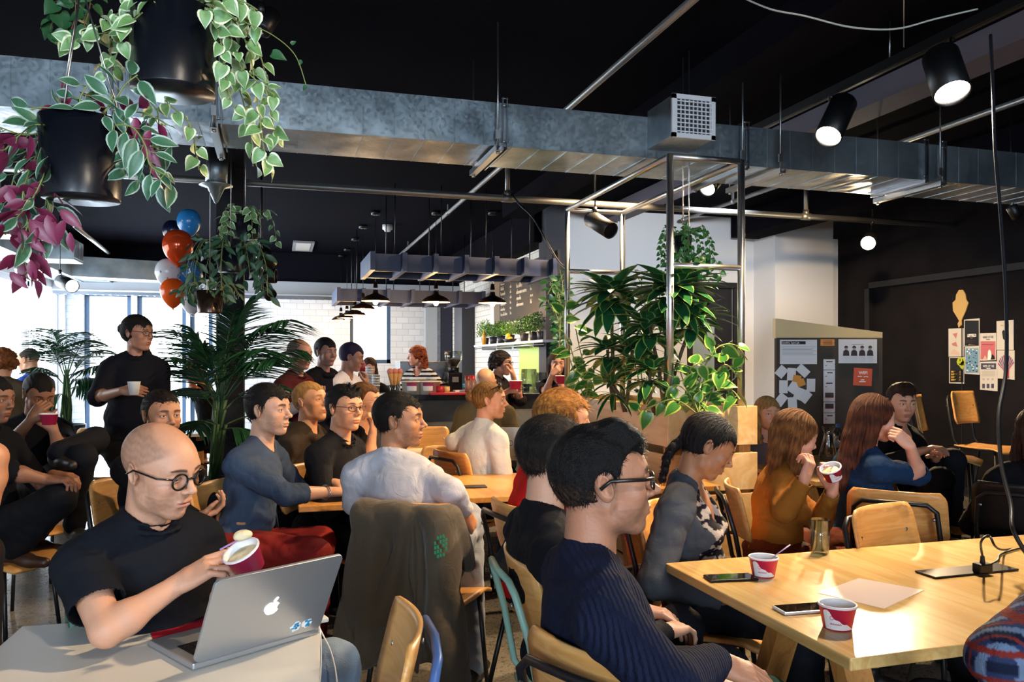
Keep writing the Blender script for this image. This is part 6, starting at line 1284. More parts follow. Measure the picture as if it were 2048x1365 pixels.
# jacket hung over the chair of the man in grey
def jacket(P):
    f = Vector(P['fr']); r = Vector(P['r']); r.z = 0; r.normalize(); p = Vector(P['PV']); c = Vector((p.x, p.y, 0))-f*.19
    S = SDF(); 
    def at(x, y, z): return np.array(c+r*x+f*y+Vector((0, 0, z)))
    Rm = np.array([np.array(r), np.array(f), [0, 0, 1.]]).T
    S.cap(at(-.165, 0, .825), at(.17, .0, .832), .038, k=.03); S.cap(at(-.17, -.01, .80), at(-.22, -.02, .30), .045, .075, k=.05); S.cap(at(.17, -.01, .80), at(.23, -.02, .22), .045, .07, k=.05)
    S.box(at(0, -.02, .56), (.20, .030, .30), Rm, k=.06, rad=.03); S.cap(at(.14, -.03, .8), at(.20, -.06, .20), .05, .05, k=.04); S.cap(at(-.10, -.03, .8), at(-.14, -.05, .30), .05, .06, k=.04)
    S.cap(at(.03, -.045, .82), at(-.06, -.055, .45), .022, .05, k=.03); S.cap(at(.06, -.05, .84), at(.085, -.06, .25), .016, .02, k=.015)
    S.cap(at(-.20, .02, .84), at(-.22, .12, .62), .03, .02, k=.04); S.cap(at(.20, .02, .84), at(.22, .12, .62), .03, .02, k=.04)
    def fl(Pn, D):
        q = Pn-np.array(c); u = q@np.array(r); z = q[..., 2]; return D+.006*(1-2*np.abs(np.sin(u*17+1.8*np.sin(z*6+1)+3*snoise(Pn, 5, 1))))+.013*(1-2*np.abs(snoise(Pn*np.array([1, 1, .55]), 15, 3)))
    S.fn(fl); vs, qs = S.mesh(.006, .02)
    o = np_obj('jacket', vs, qs, mat('jacket_olive', '#4a3f30', .75, bump=(400, .25), wrinkle=12, sheen=.2), None, np.array([c.x, c.y, .2])); tag(o, 'dark olive jacket draped over a chair back in the centre', 'jacket')
    b = MB(); g = Vector((0, 0, 0)); d = r*.205+Vector((0, 0, .745))-f*.115; w = .035
    for i in range(5):
        for j in range(5):
            if (i*7+j*3) % 4: q = c+d+r*((i-2)*.011)+Vector((0, 0, (j-2)*.017+(i-2)*.004)); b.box(q, (.008, .003, .012), Matrix(Rm.tolist()))
    b.build('green_print', mat('print_green', '#2f8f62', .6), o)
jacket(P8)
# ------------------------------------------------------------------ things on the tables
TZ = .74
def onT(px, py, z=TZ): return WZ(px, py, z)
# laptop
HL = WZ(385, 1333, TZ+.012); HR_ = WZ(630, 1262, TZ+.012); hx = (HR_-HL).normalized(); wl = .325; HR_ = HL+hx*wl; hn = Vector((hx.y, -hx.x, 0)); hn = hn if hn.dot(Vector((0, -1, 0))) > 0 else -hn   # hn away from the user
lt = thing('laptop', (HL+HR_)[:] and ((HL+HR_)/2)[:], 'open silver laptop with a glowing apple emblem on the white table', 'laptop'); M_alu = mat('laptop_aluminium', '#b4b8bd', .38, .75, bump=(300, .05))
Rb = Matrix((hx, -hn, Vector((0, 0, 1)))).transposed(); bc = (HL+HR_)/2-hn*.112; bc.z = TZ+.009; MB().box(bc, (wl, .225, .016), Rb).build('laptop_base', M_alu, lt, bevel=.004)
kb = MB(); kc = bc+hn*.035; kc.z = TZ+.0175; kb.box(kc, (.275, .105, .001), Rb)
for i in range(13):
    for j in range(5): q = kc+hx*((i-6)*.0205)+hn*((j-2)*.020); kb.box(q+Vector((0, 0, .001)), (.017, .016, .0015), Rb)
kb.build('keyboard', mat('keys_black', '#0d0d0f', .5), lt); MB().box(bc-hn*.06+Vector((0, 0, .009)), (.105, .07, .001), Rb).build('trackpad', mat('laptop_aluminium_dark', '#9a9da2', .4, .6), lt)
al = math.radians(27); lu = (Vector((0, 0, 1))*math.cos(al)+hn*math.sin(al)); ln_ = hx.cross(lu); ln_ = ln_ if ln_.dot(hn) > 0 else -ln_; lid_c = (HL+HR_)/2+lu*.113+Vector((0, 0, .006))
Rl = Matrix((hx, ln_, lu)).transposed(); b = MB(); k = 7; rc = .016; out = []
for cx_, cz_, a0 in ((1, 1, 0), (-1, 1, 90), (-1, -1, 180), (1, -1, 270)):
    for i in range(k+1): a = math.radians(a0+90*i/k); out.append(lid_c+hx*(cx_*(wl/2-rc)+rc*math.cos(a))+lu*(cz_*(.1125-rc)+rc*math.sin(a))+ln_*.004)
b.prism(out, ln_, .008); lid = b.build('lid', M_alu, lt, bevel=.0015)
MB().box(lid_c-ln_*.0045, (wl-.014, .001, .21), Rl).build('screen', mat('screen_glow', '#10141c', .2, emit=('#9fb4d8', .6)), lid)
# apple emblem with bite and leaf, built as small relief
def emblem(c, ex_, ey_, n_, s, m, parent):
    pts = []
    for i in range(64):
        a = 2*PI*i/64+PI/2; r_ = 1.0; x = math.cos(a); y = math.sin(a)
        yy = y*.98; top = .16*math.exp(-((x)/.22)**2)*(y > 0); bot = .10*math.exp(-((x)/.20)**2)*(y < 0); xx = x*(1.02-.14*(y < -.2)*abs(y))*(1+.04*(y > 0))
        yy = yy-top+bot
        dx, dy = xx-1.12, yy-.12; dd = math.hypot(dx, dy)
        if dd < .50: xx, yy = 1.12+dx/dd*.50, .12+dy/dd*.50
        pts.append(c+ex_*(xx*s)+ey_*(yy*s)+n_*.0008)
    b = MB(); b.prism(pts, n_, .0006); lf = []
    for i in range(16): a = 2*PI*i/16; x = .42*math.cos(a); y = .15*math.sin(a)*(1-.0*x); ca, sa = math.cos(.9), math.sin(.9); lf.append(c+ex_*((x*ca-y*sa+.26)*s)+ey_*((x*sa+y*ca+1.30)*s)+n_*.0008)
    b.prism(lf, n_, .0006); return b.build('emblem', m, parent)
emblem(lid_c+ln_*.0045-lu*.004, hx if True else -hx, lu, ln_, .0185, mat('emblem_glow', '#ffffff', .4, emit=('#ffffff', 2.2)), lid)
M_sk = mat('sticker_blue', '#2f8fc0', .5); M_skw = mat('sticker_white', '#e8eef0', .5)
for k_, ox in enumerate((.085, .118)):
    c = lid_c+ln_*.0046+hx*ox-lu*.083; b = MB(); rs = random.Random(k_+3); pts = []
    for i in range(14): a = 2*PI*i/14; r_ = .0145*(1+.25*rs.uniform(-1, 1)); pts.append(c+hx*(r_*math.cos(a))+lu*(r_*math.sin(a)))
    b.prism(pts, ln_, .0003, 1)
    for i in range(9): q = c+ln_*.0003+hx*rs.uniform(-.009, .009)+lu*rs.uniform(-.009, .009); b.box(q, (rs.uniform(.004, .009), .0004, rs.uniform(.003, .007)), Rl, 0)
    b.build('sticker', [M_sk, M_skw], lid)
# flyers
def sheet(name, pts, col, label, cat='flyer', th=.0008, z=TZ, m=None):
    return tag(MB().prism([Vector(p) for p in pts], (0, 0, 1), th).build(name, m or mat('paper_'+col, col, .35)), label, cat)
fz = TZ+.0012; f1 = [WZ(296, 1274, fz), WZ(303, 1248, fz), WZ(408, 1231, fz), WZ(412, 1252, fz)]
fa = WZ(294, 1248, fz); fb_ = WZ(410, 1230, fz); fd = (WZ(306, 1280, fz)-fa); sheet('flyer', [fa, fb_, fb_+fd, fa+fd], '#a81c30', 'red flyer lying on the white table behind the laptop', z=fz)
wz = TZ+.0012; sheet('flyer', [WZ(1635, 1186, wz), WZ(1718, 1157, wz), WZ(1848, 1181, wz), WZ(1768, 1218, wz)], '#d9bfae', 'pale pinkish flyer on the large oak table beside the water glass')
MB_w = MB(); MB_w.box(WZ(610, 1243, TZ+.012), (.11, .05, .012), Matrix.Rotation(.3, 3, 'Z')); tag(MB_w.build('charger', mat('charger_white', '#e6e6e4', .4), bevel=.003), 'white charger brick on the corner of the white table', 'charger')
cable([WZ(633, 1250, TZ+.01), W(640, 1262, 2.0), W(642, 1300, 1.98), W(640, 1360, 1.95), W(632, 1400, 1.95)], .0022, '#e2e4e8', 'white_cable', 'white cable hanging straight down from the white table corner')
cable([WZ(633, 1245, TZ+.01), W(648, 1275, 2.02), W(662, 1305, 2.0), W(672, 1350, 1.98), W(676, 1400, 1.96)], .0022, '#e2e4e8', 'white_cable', 'white cable bowing out to the right from the white table corner')
# paper cups
def paper_cup(c, label, s=1.0, R=None, food=True, spoon=None, col=M_pink, write=True, grp=None, face=None):
    c = Vector(c); t = thing('paper_cup', c[:], label, 'cup', grp); R = R or Matrix.Identity(3); r0, r1, h = .034*s, .045*s, .058*s
    b = MB(); b.lathe([(1e-4, .002), (r0, 0), (r1, h), (r1+.0022, h), (r1+.0022, h+.003), (r1-.001, h+.002), (r0-.001, .006)], c, 32, R); o = b.build('cup_body', [col], t)
    b = MB(); b.lathe([(r1+.0026, h-.001), (r1+.003, h+.002), (r1, h+.0045), (r1-.003, h+.002)], c, 32, R); b.build('rim', M_paper, t); MB().lathe([(r1-.0016, h+.002), (r0-.0016, .0075), (1e-4, .0075)], c, 28, R).build('lining', M_paper, t)
    if food: b = MB(); b.lathe([(r1*.90, h*.75), (r1*.6, h*.86), (1e-4, h*.9)], c, 24, R); b.build('ice_cream', mat('ice_cream', '#e6d2a6', .6, bump=(60, .6)), t)
    if write:
        fdir = Vector(face) if face is not None else -FW; ang = math.atan2(fdir.y, fdir.x); b = MB()
        def cp(a, z, o_=.0006): rr = r0+(r1-r0)*z/h+o_; return c+R@Vector((rr*math.cos(ang+a), rr*math.sin(ang+a), z))
        # white swirl shape with ragged edge, as printed on the cup
        edge_ = [.82, .90, .90, .82, .62, .52, .50, .46, .36, .32, .33, .28, .20, .15, .09]; n_ = len(edge_)
        for i in range(n_-1):
            a0 = -1.15+2.0*i/(n_-1); a1 = -1.15+2.0*(i+1)/(n_-1); z0 = h*.06; b.quad(cp(a0, z0), cp(a1, z0), cp(a1, h*edge_[i+1]), cp(a0, h*edge_[i]))
        b.build('white_swirl', M_paper, o)
        b = MB(); 
        for i in range(16):
            a = -.75+.045*i; b.quad(cp(a, h*.28, .001), cp(a+.028, h*.28, .001), cp(a+.028, h*(.33+.03*((i*7) % 3)), .001), cp(a, h*.34, .001))
        for i in range(10): a = 2*PI*i/10; b.quad(cp(-.62+.13*math.cos(a), h*(.58+.10*math.sin(a)), .001), cp(-.62+.13*math.cos(a+.4), h*(.58+.10*math.sin(a+.4)), .001), cp(-.62+.08*math.cos(a+.4), h*(.58+.06*math.sin(a+.4)), .001), cp(-.62+.08*math.cos(a), h*(.58+.06*math.sin(a)), .001))
        b.build('print', M_pink, o)
    if spoon: 
        a, e = Vector(spoon[0]), Vector(spoon[1]); b = MB(); b.tube([a, (a+e)/2+Vector((0, 0, .004)), e], [.004, .0028, .0045], 8, flat=.4); b.ball(a, (.008, .008, .003)); b.build('spoon', mat('spoon_lilac', '#b48cc0', .4), t)
    return t
c = WZ(1527, 1152, TZ); paper_cup(c, 'pink paper cup with a lilac spoon next to the black phone', 1.0, food=False, spoon=(c+Vector((0, 0, .03)), c+RT*.085+Vector((0, 0, .098))))
c = WZ(1675, 1256, TZ); paper_cup(c, 'pink paper cup by the white phone near the table edge', 1.02, food=False, spoon=(c-RT*.01+Vector((0, 0, .02)), c-RT*.036+FW*.01+Vector((0, 0, .058))), face=-FW-RT*.1)
tilt = Matrix.Rotation(math.radians(-32), 3, FW)@Matrix.Rotation(math.radians(22), 3, RT)
cL = W(503, 1138, 1.95); paper_cup(cL, 'pink paper cup of ice cream held by the man in round glasses', .98, R=Matrix.Rotation(math.radians(-20), 3, FW)@Matrix.Rotation(math.radians(24), 3, RT), write=False)
b = MB(); sp0 = W(440, 1100, 1.86); sp1 = W(482, 1078, 1.9); b.tube([sp0, sp1], [.0035, .004], 8, flat=.5); o = b.build('spoon', mat('spoon_lilac', '#b48cc0', .4)); tag(o, 'lilac spoon of ice cream held by the man in round glasses', 'spoon')
_sdf = SDF(); _sdf.ell(np.array(W(488, 1070, 1.905)), (.020, .014, .012), k=.01); _sdf.ell(np.array(W(478, 1075, 1.90)), (.013, .011, .010), k=.01); _v, _q = _sdf.mesh(.003, .002); np_obj('ice_cream', _v, _q, mat('ice_cream', '#e6d2a6', .6, bump=(60, .6)), o)
cM = W(1668, 958, 3.36); paper_cup(cM, 'pink paper cup held by the woman in mustard', .95, R=Matrix.Rotation(math.radians(-25), 3, FW)@Matrix.Rotation(math.radians(18), 3, RT), spoon=(cM+Vector((0, 0, .05)), W(1636, 934, 3.3)), face=-FW+RT*.5)
for c, lab, s in ((W(1031, 779, 6.68), 'pink paper cup held by the woman in glasses at the bar', 1.2), (W(1123, 768, 7.12), 'pink paper cup held by the woman by the steel post', 1.2), (W(98, 850, 4.32), 'small bowl held by the young man in the number t-shirt', 1.0)): paper_cup(c, lab, s, write=False)
c = W(268, 790, 4.68); t = thing('takeaway_cup', c[:], 'white takeaway cup held by the tall standing person', 'cup'); MB().lathe([(1e-4, 0), (.026, 0), (.036, .075), (.038, .077), (.034, .076), (.025, .004)], c, 20).build('cup_body', M_paper, t)
c = W(724, 744, 8.75); tag(MB().lathe([(1e-4, 0), (.030, 0), (.042, .09), (.036, .09), (1e-4, .06)], c, 18).build('paper_cup', mat('cup_dark_pink', '#8a2038', .5)), 'dark pink cup held up by the long-haired woman behind the bar', 'cup')
# phones
def phone(p, q, w_, body, label, edge='#101114'):
    p = Vector(p); q = Vector(q); x = (q-p).normalized(); y = Vector((-x.y, x.x, 0)); c = (p+q)/2; c.z = TZ+.0045; R = Matrix((x, y, Vector((0, 0, 1)))).transposed(); t = thing('smartphone', (c.x, c.y, TZ), label, 'phone')
    MB().box(c, ((q-p).length, w_, .008), R).build('phone_body', mat('phone_'+edge, edge, .3, .3), t, bevel=.003); MB().box(c+Vector((0, 0, .0042)), ((q-p).length-.012, w_-.006, .0006), R).build('screen', mat('phone_glass', '#07080a', .05), t)
phone(WZ(1414, 1161, TZ), WZ(1508, 1157, TZ), .068, 0, 'black phone lying by the pink cup near the woman with the braid')
phone(WZ(1556, 1225, TZ), WZ(1652, 1218, TZ), .068, 0, 'white phone lying by the pink cup near the table edge', '#d8d8da')
# glasses, bottle
glass(WZ(1640, 1108, TZ), .036, .122, .029, 'tall glass of water on the large oak table', .62)
glass(WZ(1868, 948, TZ), .036, .12, .029, 'glass of water on the corner of the small table', .6)
c = WZ(1656, 922, TZ); t = thing('water_carafe', c[:], 'clear water carafe beside the blue-capped bottle', 'carafe'); MB().lathe([(1e-4, 0), (.055, 0), (.062, .03), (.03, .17), (.028, .19), (.042, .235), (.038, .235), (.024, .19), (.026, .17), (.055, .03), (1e-4, .01)], c, 24).build('carafe_body', M_clear, t)
c = WZ(1676, 918, TZ); t = thing('water_bottle', c[:], 'clear plastic water bottle with a blue cap behind the carafe', 'bottle'); MB().lathe([(1e-4, 0), (.032, 0), (.034, .02), (.032, .10), (.034, .18), (.013, .225), (1e-4, .23)], c, 20).build('bottle_body', thin_glass('bottle_plastic', '#d5e6f5', .12), t); MB().lathe([(.015, .222), (.015, .245), (1e-4, .245)], c, 14).build('cap', mat('cap_blue', '#2f6fc0', .4), t); MB().lathe([(.0342, .08), (.0342, .13)], c, 20).build('label', mat('label_blue', '#8fb0d8', .5), t)
c = WZ(393, 795, TZ)if False else W(388, 792, 7.75); glass(Vector((c.x, c.y, TZ)), .035, .11, lab='glass of amber drink on the table behind the big palm', water=.8)
# sockets, cables on the tables
c = WZ(1935, 1146, TZ+.004); MB_ = MB(); a = WZ(1850, 1150, TZ+.004); e = WZ(2015, 1134, TZ+.004); t = thing('power_outlet', ((a+e)/2)[:], 'black flush power outlet plate in the large oak table', 'power outlet')
x_ = (e-a).normalized(); y_ = Vector((-x_.y, x_.x, 0)); Rp = Matrix((x_, y_, Vector((0, 0, 1)))).transposed(); MB().box((a+e)/2, ((e-a).length, .085, .006), Rp).build('plate', mat('plate_black', '#16161a', .35), t, bevel=.002)
pc = WZ(1965, 1136, TZ+.022); b = MB(); b.box(pc, (.05, .035, .03), Rp); b.cyl(pc+Vector((0, 0, .01)), pc+Vector((0, 0, .04)), .009, 10, r2=.006); tag(b.build('plug', mat('plug_black', '#0e0e10', .4), bevel=.004), 'black plug standing in the table outlet', 'plug')
cable([pc+Vector((0, 0, .035)), W(1962, 1085, 2.36), W(1978, 1072, 2.38), W(1992, 1095, 2.4), WZ(2012, 1100, TZ+.005), WZ(2060, 1090, TZ+.005)], .0035, '#17171b', 'plug_cable', 'thin black cable looping up from the plug')
cable([WZ(1972, 1134, TZ+.006), WZ(1995, 1122, TZ+.006), WZ(2004, 1108, TZ+.006), WZ(2060, 1092, TZ+.006)], .0035, '#17171b', 'plug_cable', 'thin black cable lying along the table behind the plug')
a = WZ(905, 975, TZ+.004); e = WZ(972, 973, TZ+.004); x_ = (e-a).normalized(); y_ = Vector((-x_.y, x_.x, 0)); MB_ = MB().box((a+e)/2, ((e-a).length, .085, .006), Matrix((x_, y_, Vector((0, 0, 1)))).transposed()); tag(MB_.build('power_outlet', mat('plate_black', '#16161a', .35)), 'black flush outlet plate in the middle table', 'power outlet')
# second laptop with stickers
a = WZ(1012, 902, TZ); t = thing('laptop', a[:], 'small pale laptop covered in stickers, used by the bald man', 'laptop'); u_ = RT; n_ = -FW; c = W(1025, 868, 5.75); c.z = TZ+.11
Rq = Matrix((RT, FW, Vector((0, 0, 1)))).transposed(); MB().box(c, (.30, .008, .20), Rq).build('lid', mat('laptop_pale', '#e2dcc8', .4), t, bevel=.003); MB().box(c+FW*.10-Vector((0, 0, .10)), (.30, .2, .015), Rq).build('laptop_base', mat('laptop_pale', '#e2dcc8', .4), t)
b = MB(); rs = random.Random(2)
for k in range(6):
    q = c-FW*.0046+RT*rs.uniform(-.10, .10)+Vector((0, 0, rs.uniform(-.07, .07))); r0 = rs.uniform(.010, .02)
    for i in range(14): a0 = 2*PI*i/14; b.box(q+RT*(r0*math.cos(a0))+Vector((0, 0, r0*math.sin(a0))), (.006, .001, .005), Rq, k % 2)
b.build('sticker', [mat('sticker_dark', '#20202a', .5), mat('sticker_yellow', '#d9b030', .5)], t)
c = W(1048, 893, 5.55); c.z = TZ; tag(MB().lathe([(1e-4, 0), (.03, 0), (.04, .085), (.035, .085), (1e-4, .05)], c, 18).build('paper_cup', mat('cup_speckled', '#e6e2d8', .5)), 'pale cup on the table beside the stickered laptop', 'cup')
# extras worn or held
P4b = P4['J'][1][1]; e4 = P4['J'][1][0]; dv = Vector(nrm(P4b-e4)); cw = Vector(P4b)-dv*.012; b = MB(); Rw = dv.to_track_quat('Z', 'Y').to_matrix(); ring = [cw+Rw@Vector((.033*math.cos(2*PI*i/20), .030*math.sin(2*PI*i/20), 0)) for i in range(21)]; b.tube(ring, .003, 6, flat=2.5, caps=False); b.build('bracelet', mat('silver', '#d8d8dc', .15, 1), P4['body'])
# number on the t-shirt, lettering on the hoodie
def chest_text(P, txt, size, x, z, col, off=.02, name='print'):
    B = P['B']; mb = MB(); r = Vector(B.R[:, 0]); u = Vector(B.R[:, 2]); f = Vector(B.R[:, 1]); o = Vector(B(x, .128, z))+f*off; text_mesh(txt, size, o, -r, u, mb=mb, align='CENTER', bold=size*.02, ext=.003); return mb.build(name, mat('print_'+col, col, .7), P['body'])
chest_text(P28, '34', .20, 0, -.36, '#8a93a8')
b = MB(); B_24 = P24['B']; rs = random.Random(9)      # white script on the hooded top, not legible in the photo
for k in range(9): x = .09-.02*k; z = -.25-.012*math.sin(k); b.tube([Vector(B_24(x, .150, z+.02)), Vector(B_24(x-.008, .153, z-.015)), Vector(B_24(x-.018, .150, z+.012))], .004, 5)
b.tube([Vector(B_24(.08, .150, -.30)), Vector(B_24(-.07, .150, -.285))], .004, 5); b.build('chest_lettering', M_paper, P24['body'])
# red cables on the floor at left
for k, (pa, lab) in enumerate((([(140, 985), (180, 990), (232, 997)], 'red and black cable on the floor near the crossed legs, the upper one'), ([(138, 1004), (180, 1003), (232, 1001)], 'red and black cable on the floor near the crossed legs, the lower one'))):
    cable([WZ(x, y, .008) for x, y in pa], .007, '#7a1f24', 'floor_cable', lab)
bagc = W(1000, 1125, 2.9); S = SDF(); S.cap(np.array(W(1026, 1062, 2.75)), np.array(W(1002, 1140, 2.75)), .018, .035, k=.03); S.cap(np.array(W(1026, 1062, 2.75)), np.array(W(1040, 1155, 2.75)), .018, .03, k=.04)
S.fn(lambda P_, D: D+.01*snoise(P_, 18, 2)); _v, _q = S.mesh(.008, .02); tag(np_obj('coat', _v, _q, mat('coat_black', '#0c0c0f', .8)), 'black coat bundle hanging off the chair under the middle table', 'coat')
# ------------------------------------------------------------------ pinboard and posters
D0 = 6.3; pa = W(1552, 680, D0); n_b = -FW; 
def onB(px, py, d=D0): return W(px, py, d)
pb = thing('pinboard', W(1655, 900, D0)[:2]+(0,), 'grey felt pinboard partition with a slanted pine top', 'pinboard')
def flat(pts, th, m, name, parent, dn=-FW, bevel=0): return MB().prism([Vector(p) for p in pts], dn, th).build(name, m, parent, bevel=bevel)
bot = W(1552, 1080, D0); zb = .02
def B3(px, py): return W(px, py, D0)
c_tl, c_tr = B3(1553, 676), B3(1765, 676); c_bl, c_br = Vector(c_tl), Vector(c_tr); c_bl.z = zb; c_br.z = zb
MB().prism([c_tl, c_tr, c_br, c_bl], -FW, .05).build('felt_panel', mat('felt_grey', '#4a443e', .95, bump=(300, .5)), pb)
flat([B3(1551, 637), B3(1765, 665), B3(1765, 677), B3(1551, 677)], .07, mat('pine_pale', '#ddc592', .5), 'slanted_top', pb)
DB = D0-.008
def card(px0, py0, px1, py1, m, name, label, cat='paper', rot=0, d=DB, group=None, mk=True):
    cx, cy = (px0+px1)/2, (py0+py1)/2; hw, hh = (px1-px0)/2, (py1-py0)/2; a = math.radians(rot); q = []
    for sx, sy in ((-1, -1), (1, -1), (1, 1), (-1, 1)): x, y = sx*hw, sy*hh; q.append(W(cx+x*math.cos(a)-y*math.sin(a), cy+x*math.sin(a)+y*math.cos(a), d))
    o = MB().prism(q, -FW, .002).build(name, m); tag(o, label, cat, group); return o
def tp(px, py, d=DB): return W(px, py, d)-FW*.003
def wr(parent, txt, px, py, h_px, m, d=DB, sx=1, align='LEFT', bold=.0, name='lettering'):
    mb = MB(); text_mesh(txt, h_px*d/FPX*1.35, tp(px, py, d), RT, UP, mb=mb, sx=sx, align=align, bold=bold, ext=.0003); return mb.build(name, m, parent)
M_ink = mat('ink_black', '#111114', .7); M_inkg = mat('ink_grey', '#8d8d92', .7); M_wp = mat('paper_white2', '#e4e5e8', .6); M_inkw = mat('ink_white', '#f4f2ec', .6); M_or = mat('paper_orange', '#e8964a', .6); M_coral = mat('wifi_coral', '#e0603c', .5)
o = card(1560, 680, 1634, 729, M_wp, 'notice', 'white printed notice with a black heading, top left of the pinboard', 'notice')
MB().prism([tp(1563, 683), tp(1611, 683), tp(1611, 689), tp(1563, 689)], -FW, .0005).build('heading_bar', M_ink, o); wr(o, 'GridAKL Tech Cafe', 1564, 688, 4.5, M_inkw, DB-.001, sx=.7)
b = MB()
for k in range(7): b.prism([tp(1564, 694+2.6*k), tp(1632-(k % 3)*4, 694+2.6*k), tp(1632-(k % 3)*4, 694.6+2.6*k), tp(1564, 694.6+2.6*k)], -FW, .0004)
b.build('text_lines', M_inkg, o)
o = card(1677, 679, 1754, 727, M_wp, 'poster', 'white poster showing four people side by side, top right of the pinboard', 'poster')
for k, (px, hh) in enumerate(((1692, 18), (1708, 19), (1724, 20), (1740, 20))):
    b = MB(); pts = [tp(px-6.5, 712), tp(px-5.5, 703), tp(px-2, 700), tp(px+2, 700), tp(px+5.5, 703), tp(px+6.5, 712)]; b.prism(pts, -FW, .0006, 0); hd = [tp(px+3.2*math.cos(a), 697+4.0*math.sin(a)) for a in [2*PI*i/12 for i in range(12)]]; b.prism([q-FW*.0004 for q in hd], -FW, .0006, 1)
    hr = [tp(px+3.9*math.cos(a), 696+4.2*math.sin(a)) for a in [PI+PI*i/8 for i in range(9)]]; b.prism([q-FW*.0008 for q in hr], -FW, .0006, 0); b.build('printed_figure', [mat('ink_soft', '#38343a', .7), mat('print_skin', '#b89a88', .7)], o)
b = MB(); b.prism([tp(1703, 689), tp(1727, 689), tp(1727, 690), tp(1703, 690)], -FW, .0004); b.build('text_lines', M_inkg, o)
o = card(1641, 679, 1669, 692, M_or, 'sticky_card', 'small orange card between the two large notices', 'card'); b = MB()
for k in range(3): b.prism([tp(1646, 682+3*k), tp(1664, 682+3*k), tp(1664, 683+3*k), tp(1646, 683+3*k)], -FW, .0004)
b.build('text_lines', M_ink, o)
o = card(1707, 737, 1744, 772, M_coral, 'wifi_sign', 'coral WIFI sign on the pinboard', 'sign', rot=3)
fr_ = MB()
for (x0_, y0_, x1_, y1_) in ((1706.5, 736, 1745, 737.2), (1706.5, 772, 1745, 773.2), (1706, 736, 1707.2, 773), (1744, 736, 1745.2, 773)): fr_.prism([tp(x0_, y0_), tp(x1_, y0_), tp(x1_, y1_), tp(x0_, y1_)], -FW, .0006)
wr(o, 'WIFI', 1726, 749, 6.5, M_inkw, DB-.001, align='CENTER', bold=.001); b = MB()
for x_0, x_1, y_ in ((1715, 1724, 752.5), (1727, 1736, 753.2), (1721, 1728, 759.5), (1718, 1731, 763)): b.prism([tp(x_0, y_), tp(x_1, y_), tp(x_1, y_+1.8), tp(x_0, y_+1.8)], -FW, .0006)
b.build('text_lines', M_inkw, o)
ys = [719, 741, 762, 783, 805, 827]
where = ('topmost', 'second', 'third', 'fourth', 'fifth', 'lowest')
for k, y in enumerate(ys):
    o = card(1647, y, 1670, y+21, M_wp, 'index_card', '%s white card of the vertical strip on the pinboard' % where[k], 'card', d=DB-.001*(k % 2), group='cards in the vertical strip')
    b = MB()
    if k in (3, 4): b.prism([tp(1650, y+3), tp(1667, y+3), tp(1667, y+12), tp(1650, y+12)], -FW, .0006, 1); b.prism([tp(1650, y+11), tp(1667, y+11), tp(1667, y+13), tp(1650, y+13)], -FW, .0008, 2)
    else: b.prism([tp(1652+2*(k % 2), y+4), tp(1665, y+4), tp(1665, y+6), tp(1652+2*(k % 2), y+6)], -FW, .0006, 0); b.prism([tp(1651, y+11), tp(1653, y+11), tp(1653, y+13), tp(1651, y+13)], -FW, .0006, 2)
    b.build('print', [M_ink, mat('photo_dark', '#4a3a3c', .6), mat('ink_red', '#9a2a2a', .6)], o)
cl = [(1563, 744, 40, 18, 22, 'the leftmost tilted'), (1583, 749, 3, 17, 25, 'the upright one top centre'), (1606, 742, -48, 17, 25, 'the strongly tilted one at the top right'), (1567, 774, 1, 17, 26, 'the upright one at middle left'), (1587, 775, 35, 18, 24, 'the tilted one in the middle'), (1622, 771, 1, 17, 26, 'the upright one at the right edge'), (1598, 788, 20, 17, 24, 'the tilted one below the orange note'), (1611, 794, 38, 17, 24, 'the tilted one at the lower right'), (1562, 800, 38, 18, 24, 'the tilted one at the lower left'), (1585, 808, -3, 18, 26, 'the lowest upright one')]
for k, (cx, cy, rt, w_, h_, tx_) in enumerate(cl):
    o = card(cx-w_/2, cy-h_/2, cx+w_/2, cy+h_/2, M_wp, 'note_card', 'white card pinned in the ring of notes, '+tx_, 'card', rot=rt, d=DB-.002*(k % 3), group='white cards pinned in a ring')
for k, (cx, cy, rt, lab) in enumerate(((1594, 758, 10, 'upper orange note inside the ring of white cards'), (1602, 766, -22, 'lower orange note inside the ring of white cards'))):
    o = card(cx-8, cy-7, cx+8, cy+7, mat('paper_amber', '#e0983a', .6), 'orange_note', lab, 'note', rot=rt, d=DB-.003-.002*k)
# posters on the dark wall; they lie on the plane x = RX
XR = RX-.006
def qx(px, py, o=0): return WX(px, py, XR-o)
def poster(px0, px1, ty0, ty1, by0, by1, m, label, name='poster'):
    q = [qx(px0, ty0), qx(px1, ty1), qx(px1, by1), qx(px0, by0)]; o = MB().prism(q, (-1, 0, 0), .003).build(name, m); tag(o, label, 'poster', 'posters on the dark wall'); return o
def patch(parent, pts, m, name='print', o=.002): return MB().prism([qx(x, y, o) for x, y in pts], (-1, 0, 0), .0008).build(name, m, parent)
def ptext(parent, txt, px, py, hpx, m, o=.003, align='LEFT', bold=0, sx=1):
    p = qx(px, py, o); d_ = (p-Vector((0, 0, CAMZ))).dot(FW); mb = MB(); text_mesh(txt, hpx*d_/FPX*1.35, p, (0, -1, 0), (0, 0, 1), mb=mb, align=align, bold=bold, ext=.0003, sx=sx); mb.build('lettering', m, parent)
def rect(x0_, y0_, x1_, y1_): return [(x0_, y0_), (x1_, y0_), (x1_, y1_), (x0_, y1_)]
M_pp = mat('poster_paper', '#cfcbc4', .6); M_pblk = mat('poster_black', '#0b0b0e', .5)
